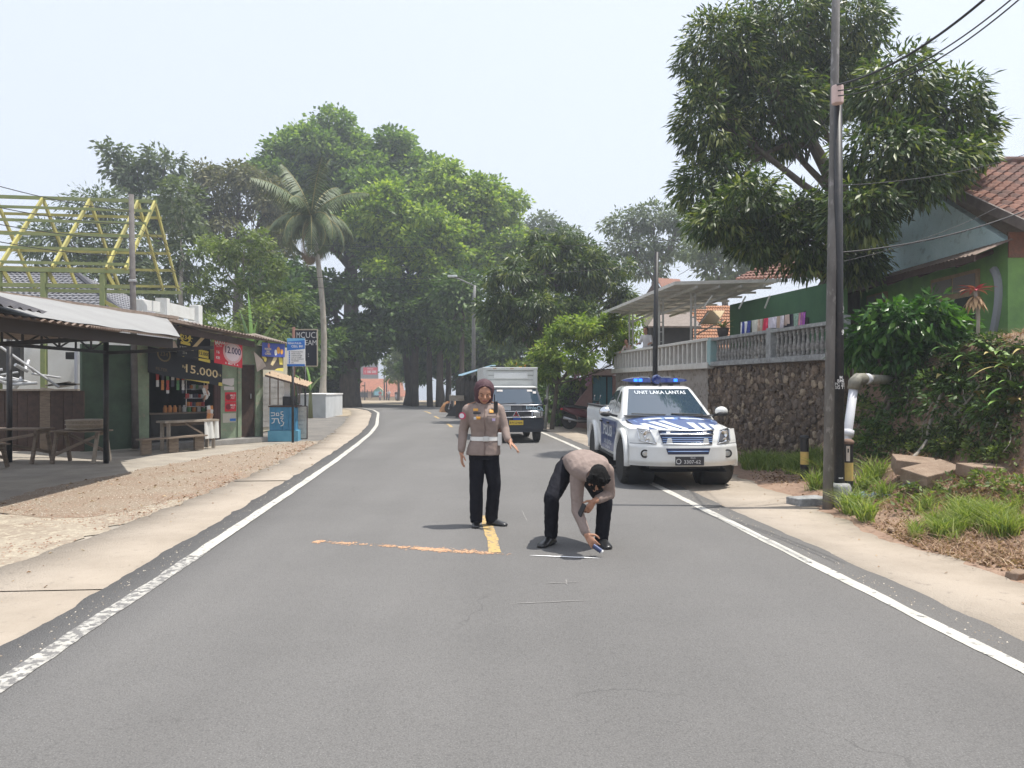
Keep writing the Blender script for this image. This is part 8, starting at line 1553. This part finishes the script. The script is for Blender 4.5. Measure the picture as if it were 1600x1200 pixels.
m_ = MB(); q = w_(.108, -.10, 1.345); m_.box(q, (.046, .034, .125)); m_.tube([q+Vector((-.015, 0, .06)), q+Vector((-.015, 0, .14))], .007, 6); setp(m_.build('radio', m_plastic, None, bevel=.006), 'black walkie talkie clipped to the shoulder of the standing policewoman', 'radio')
m_ = MB(); m_.tube([wrr+(elr-wrr).normalized()*.012+Vector((.03*math.cos(a), .03*math.sin(a)*.6, .03*math.sin(a))) for a in np.linspace(0, 6.0, 12)], .008, 6); m_.build('bracelet', m_plastic, PW)
sh_m = MB(); shoe(sh_m, an[0]-Vector((0, -.01, 0)), Vector((an[0].x+.0, an[0].y-.155, .004)), .046, .075); sh_m.build('shoe', m_shoe, PW, smooth=True, subsurf=1); sh_m = MB(); shoe(sh_m, an[1], Vector((an[1].x+.17, an[1].y-.07, .004)), .046, .075); sh_m.build('shoe', m_shoe, PW, smooth=True, subsurf=1)
h = MB(); rm = hR; h.ball(hc+hu*.034-hf*.050, .118, 18, 12, sc=(1.0, 1.04, 1.04), rot=rm); h.ball(hc-hu*.055-hf*.048, .106, 16, 10, sc=(1.02, 1.0, 1.2), rot=rm)
h.loft([ering(w_(-.032, .012, z), X, Y, a, c, 18) for z, a, c in ((1.355, .10, .075), (1.39, .085, .072), (1.43, .082, .078))])
hj = remesh(h, 'hijab', m_hijab, PW, .007, 4, wr=.005)
m_ = MB(); m_.tube([hc+hf*(.045-.045*abs(math.sin(a))**2+.022*(1 if math.cos(a) > 0 else -.3)*abs(math.cos(a)))+hs_*.092*math.sin(a)+hu*(.112*math.cos(a) if math.cos(a) > 0 else .118*math.cos(a)) for a in np.linspace(0, 2*math.pi, 25)], .011, 8); m_.build('hijab_edge', m_hijab, hj, smooth=True)
# ---------------- policeman bending down
O2 = P(900, 855, 7.53); O2.z = 0
PM = thing('person', 'policeman bent double spraying a white line on the asphalt', 'person', (O2.x, O2.y, 0))
Lf = dict(hipL=P(883, 733, 7.86), hipR=P(917, 738, 7.90), kL=P(862, 778, 7.50), kR=P(945, 784, 7.53), aL=P(861, 833, 7.66), aR=P(940, 842, 7.60), pel=P(899, 726, 7.96), mid=P(908, 722, 7.72), che=P(921, 731, 7.46), nek=P(927, 742, 7.28), hd=P(933.5, 749, 7.14), sL=P(902, 746, 7.43), sR=P(948, 735, 7.45), eL=P(901.5, 797, 7.36), wL=P(917, 836, 7.16), eR=P(953, 772, 7.55), wR=P(928, 783, 7.34))
hc = Lf['hd']; fd = Vector((-.22, .12, -1)); b = MB(); hs_, hf, hu, hR = head(b, hc, .113, fd, (.1, -1, 0)); chain(b, [Lf['nek'], hc+Vector((0, .03, .0))], [.058, .056])
chain(b, [Lf['sL'], Lf['eL'], Lf['wL']], [.05, .038, .028]); chain(b, [Lf['sR'], Lf['eR'], Lf['wR']], [.05, .038, .028])
hand(b, Lf['wL'], (.55, -.35, -.75), (-.35, -.9, .2), (.6, -.2, .5), .185, .55, .14, .8); hand(b, Lf['wR'], (-.55, -.1, -.75), (.5, -.85, .1), (-.9, 0, .4), .185, .6, .12, .8)
for k in 'LR': chain(b, [Lf['hip'+k], Lf['k'+k], Lf['a'+k]], [.08, .055, .042])
chain(b, [Lf['pel'], Lf['mid'], Lf['che'], Lf['nek']], [.10, .10, .10, .06])
remesh(b, 'body', m_skin, PM, .0055, 3); face_bits(PM, hc, .113, hs_, hf, hu, hR)
def tloft(mb, secs, n=18, p=2.4):
    rings = []
    for i, (c, a, bb, lat) in enumerate(secs):
        t = (Vector(secs[min(i+1, len(secs)-1)][0])-Vector(secs[max(i-1, 0)][0])).normalized(); u = Vector(lat); u = (u-t*u.dot(t)).normalized(); rings.append(ering(c, u, t.cross(u), a, bb, n, p))
    mb.loft(rings)
j = MB(); lat = Vector((1, .0, .08)); lat2 = Vector((1, -.0, .16))
tloft(j, [(Lf['pel']+Vector((-.02, .04, -.02)), .155, .12, lat), (Lf['pel'].lerp(Lf['mid'], .5), .163, .125, lat), (Lf['mid'], .17, .13, lat), (Lf['che'], .20, .125, lat2), (Lf['che'].lerp(Lf['nek'], .45), .19, .105, lat2), (Lf['nek']+Vector((0, .02, 0)), .10, .07, lat2), (Lf['nek']+Vector((0, -.03, 0)), .07, .06, lat2)])
sl0 = Lf['eL'].lerp(Lf['wL'], .88); chain(j, [Lf['che'].lerp(Lf['sL'], .6), Lf['sL'], Lf['sL'].lerp(Lf['eL'], .5), Lf['eL'], sl0], [.085, .075, .064, .056, .044]); sr0 = Lf['eR'].lerp(Lf['wR'], .72); chain(j, [Lf['che'].lerp(Lf['sR'], .6), Lf['sR'], Lf['eR'], sr0], [.085, .072, .056, .045])
remesh(j, 'shirt', m_khaki, PM, .008, 4, wr=.009)
tr = MB(); tloft(tr, [(Lf['pel']+Vector((-.03, .11, -.08)), .10, .09, lat), (Lf['pel']+Vector((-.015, .05, -.03)), .165, .135, lat), (Lf['pel']+Vector((0, -.03, .0)), .165, .128, lat)]); tr.ball(Lf['pel']+Vector((0, .02, -.07)), .135, 14, 10, sc=(1.2, .9, .9))
for k in 'LR': chain(tr, [Lf['hip'+k], Lf['hip'+k].lerp(Lf['k'+k], .5), Lf['k'+k], Lf['k'+k].lerp(Lf['a'+k], .6), Lf['a'+k]], [.105, .094, .078, .07, .068])
remesh(tr, 'trousers', m_navy, PM, .008, 4, wr=.011)
m_ = MB(); ctr = Lf['pel']+Vector((0, -.045, .0)); t_ = (Lf['mid']-Lf['pel']).normalized(); u = (lat-t_*lat.dot(t_)).normalized(); m_.loft([ering(ctr+t_*o_, u, t_.cross(u), .172, .134, 24, 2.4) for o_ in (-.02, .02)], caps=False); m_.build('belt', m_plastic, PM, smooth=True)
for k, tv in (('L', (-.115, -.17)), ('R', (.045, -.185))):
    a = Lf['a'+k]; sm_ = MB(); shoe(sm_, a, Vector((a.x+tv[0], a.y+tv[1], .004)), .052, .085); sm_.build('shoe', m_shoe, PM, smooth=True, subsurf=1)
h = MB(); h.ball(hc+hu*.028-hf*.028, .098, 18, 12, sc=(.98, 1.06, 1.0), rot=hR); h.ball(hc-hf*.06-hu*.02, .082, 14, 10, sc=(1, 1, 1), rot=hR); 
for q in range(46):
    a_ = rng.uniform(0, 6.28); z_ = rng.uniform(-.1, 1); rr = math.sqrt(max(0, 1-z_*z_)); dv = hs_*(rr*math.cos(a_))+hf*(rr*math.sin(a_)*.9)+hu*z_; p0 = hc+hu*.028-hf*.028+dv*.090; h.tube([p0, p0+dv*.014+hf*.02*random.random()+Vector(rng.normal(0, .006, 3)), p0+dv*.010+hf*.045], [.016, .013, .004], 6)
remesh(h, 'hair', m_hair, PM, .0055, 1)
for s_2 in (-1, 1): pass
m_ = MB(); cl_u = (Lf['nek']-Lf['che']).normalized(); cl_s = (lat2-cl_u*lat2.dot(cl_u)).normalized(); m_.loft([ering(Lf['nek']+cl_u*o_+Vector((0, 0, .006)), cl_s, cl_u.cross(cl_s), a_, b_, 18) for o_, a_, b_ in ((-.015, .092, .072), (.02, .083, .068), (.03, .074, .062))], caps=False); m_.build('collar', m_khaki, PM, smooth=True)
for s_2, sp in ((-1, 'sL'), (1, 'sR')): m_ = MB(); q = Lf[sp].lerp(Lf['nek'], .45)+Vector((0, -.02, .075)); m_.box(q, (.10, .05, .012), Euler((.5, .25*s_2, .3*s_2)).to_matrix()); m_.build('shoulder_board', M('shoulder board', (.30, .16, .10), .7), PM, bevel=.004)
cn = thing('spray_can', 'spray can held close to the asphalt by the bending policeman', 'spray can', tuple(P(938, 862, 7.05))); cq = P(935.5, 858.5, 7.1); cd = Vector((.80, -.30, -.52)).normalized(); MB().tube([cq-cd*.06, cq+cd*.03], .023, 14).build('body', M('dark can', (.05, .065, .13), .35, .3), cn, smooth=False, auto=40); MB().tube([cq+cd*.03, cq+cd*.045], [.02, .014], 12).build('cap', c_wht, cn)
pq = P(909, 797, 7.26); setp(MB().box(pq, (.014, .062, .125), Euler((.3, .3, .6)).to_matrix()).build('phone', m_plastic, bevel=.006), 'black phone held in the bending policeman\'s left hand', 'phone')
# ---------------- generic small figures: onlookers on the terrace, far riders
def small_person(label, base, h, lean, shirt, legs, facing, hairlong=False, sit=False, group=None, vox=.014):
    B = Vector(base); t = thing('person', label, 'person', tuple(B), 0, group); f = Vector(facing).normalized(); s = f.cross(Vector((0, 0, 1))); k = h/1.6
    hip = B+Vector((0, 0, .82*k if not sit else .80)); nk = hip+Vector((0, 0, .50*k))+f*lean; hd_ = nk+Vector((0, 0, .15*k))+f*(.03+lean*.3)
    b = MB(); hs2, hf2, hu2, R2 = head(b, hd_, .108*k**.6, f+Vector((0, 0, -.25)), (0, 0, 1)); chain(b, [nk-Vector((0, 0, .06)), hd_], [.05, .05]); cl = MB(); lg = MB()
    cl.loft([ering(hip.lerp(nk, q), s, f, a*k, c*k, 14, 2.3) for q, a, c in ((-.05, .15, .11), (.4, .14, .105), (.8, .165, .11), (.97, .12, .08), (1.02, .06, .06))])
    for sg in (-1, 1):
        sh2 = nk+s*sg*.16*k-Vector((0, 0, .06)); el = sh2+s*sg*.06*k-Vector((0, 0, .24*k))+f*(.04+.3*lean); wr = el+f*.22*k+Vector((0, 0, -.02 if not sit else .02)); chain(b, [sh2, el, wr], [.045, .036, .028], 10); chain(cl, [sh2, el], [.065*k, .055*k], 10); hand(b, wr, f+Vector((0, 0, -.3)), (0, 0, 1), -s*sg, .16*k, .5)
        kn2 = hip+s*sg*.10*k+(f*.40+Vector((0, 0, -.05)) if sit else Vector((0, 0, -.40*k))); an2 = kn2+Vector((0, 0, -.40*k))-(f*.1 if sit else f*0); chain(b, [hip+s*sg*.08, kn2, an2], [.07, .05, .04], 10); chain(lg, [hip+s*sg*.08, kn2, an2], [.095*k, .075*k, .06*k], 10)
        m_ = MB(); shoe(m_, an2, Vector((an2.x+f.x*.15, an2.y+f.y*.15, an2.z-.08*k)), .045, .07); m_.build('shoe', m_plastic, t)
    remesh(b, 'body', m_skin, t, vox*.6, 2); remesh(cl, 'shirt', shirt, t, vox, 3); remesh(lg, 'trousers', legs, t, vox, 3); face_bits(t, hd_, .108*k**.6, hs2, hf2, hu2, R2)
    h2 = MB(); h2.ball(hd_+Vector((0, 0, .022))-f*.02, .098*k**.6, 12, 8)
    if hairlong:
        for q in range(5): h2.ball(hd_-f*.06-Vector((0, 0, .05*q)), .07, 10, 7)
    remesh(h2, 'hair' if not sit else 'helmet', m_hair if not sit else M('helmet paint', (.5, .5, .5), .3), t, .012, 2); return t
small_person('woman with long dark hair and white top leaning at the terrace rail', P(1011, 600, 24.6)*Vector((1, 1, 0))+Vector((0, 0, 2.02)) if False else (P(1011, 600, 24.9).x, 24.9, 2.02), 1.42, .08, M('onlooker white top', (.6, .58, .58), .8), m_navy, (-.55, -1, 0), True)
small_person('child in pale shirt bending over the white terrace railing', (P(984, 600, 26.6).x, 26.6, 2.02), 1.12, .18, M('onlooker pale pink shirt', (.55, .44, .40), .8), M('onlooker grey trousers', (.2, .19, .19), .8), (-.7, -1, 0))
for k, q in enumerate(MOT): small_person(['rider in reddish jacket on the leftmost far motorcycle', 'rider with white helmet on the middle far motorcycle', 'rider in dark jacket on the rightmost far motorcycle'][k], (q.x, q.y+.1, q.z), 1.6, .05, [M('rider red jacket', (.4, .14, .1), .8), M('rider white jacket', (.5, .5, .52), .8), m_navy][k], m_navy, (0, -1, 0), False, True, 'riders on the far motorcycles', .03)
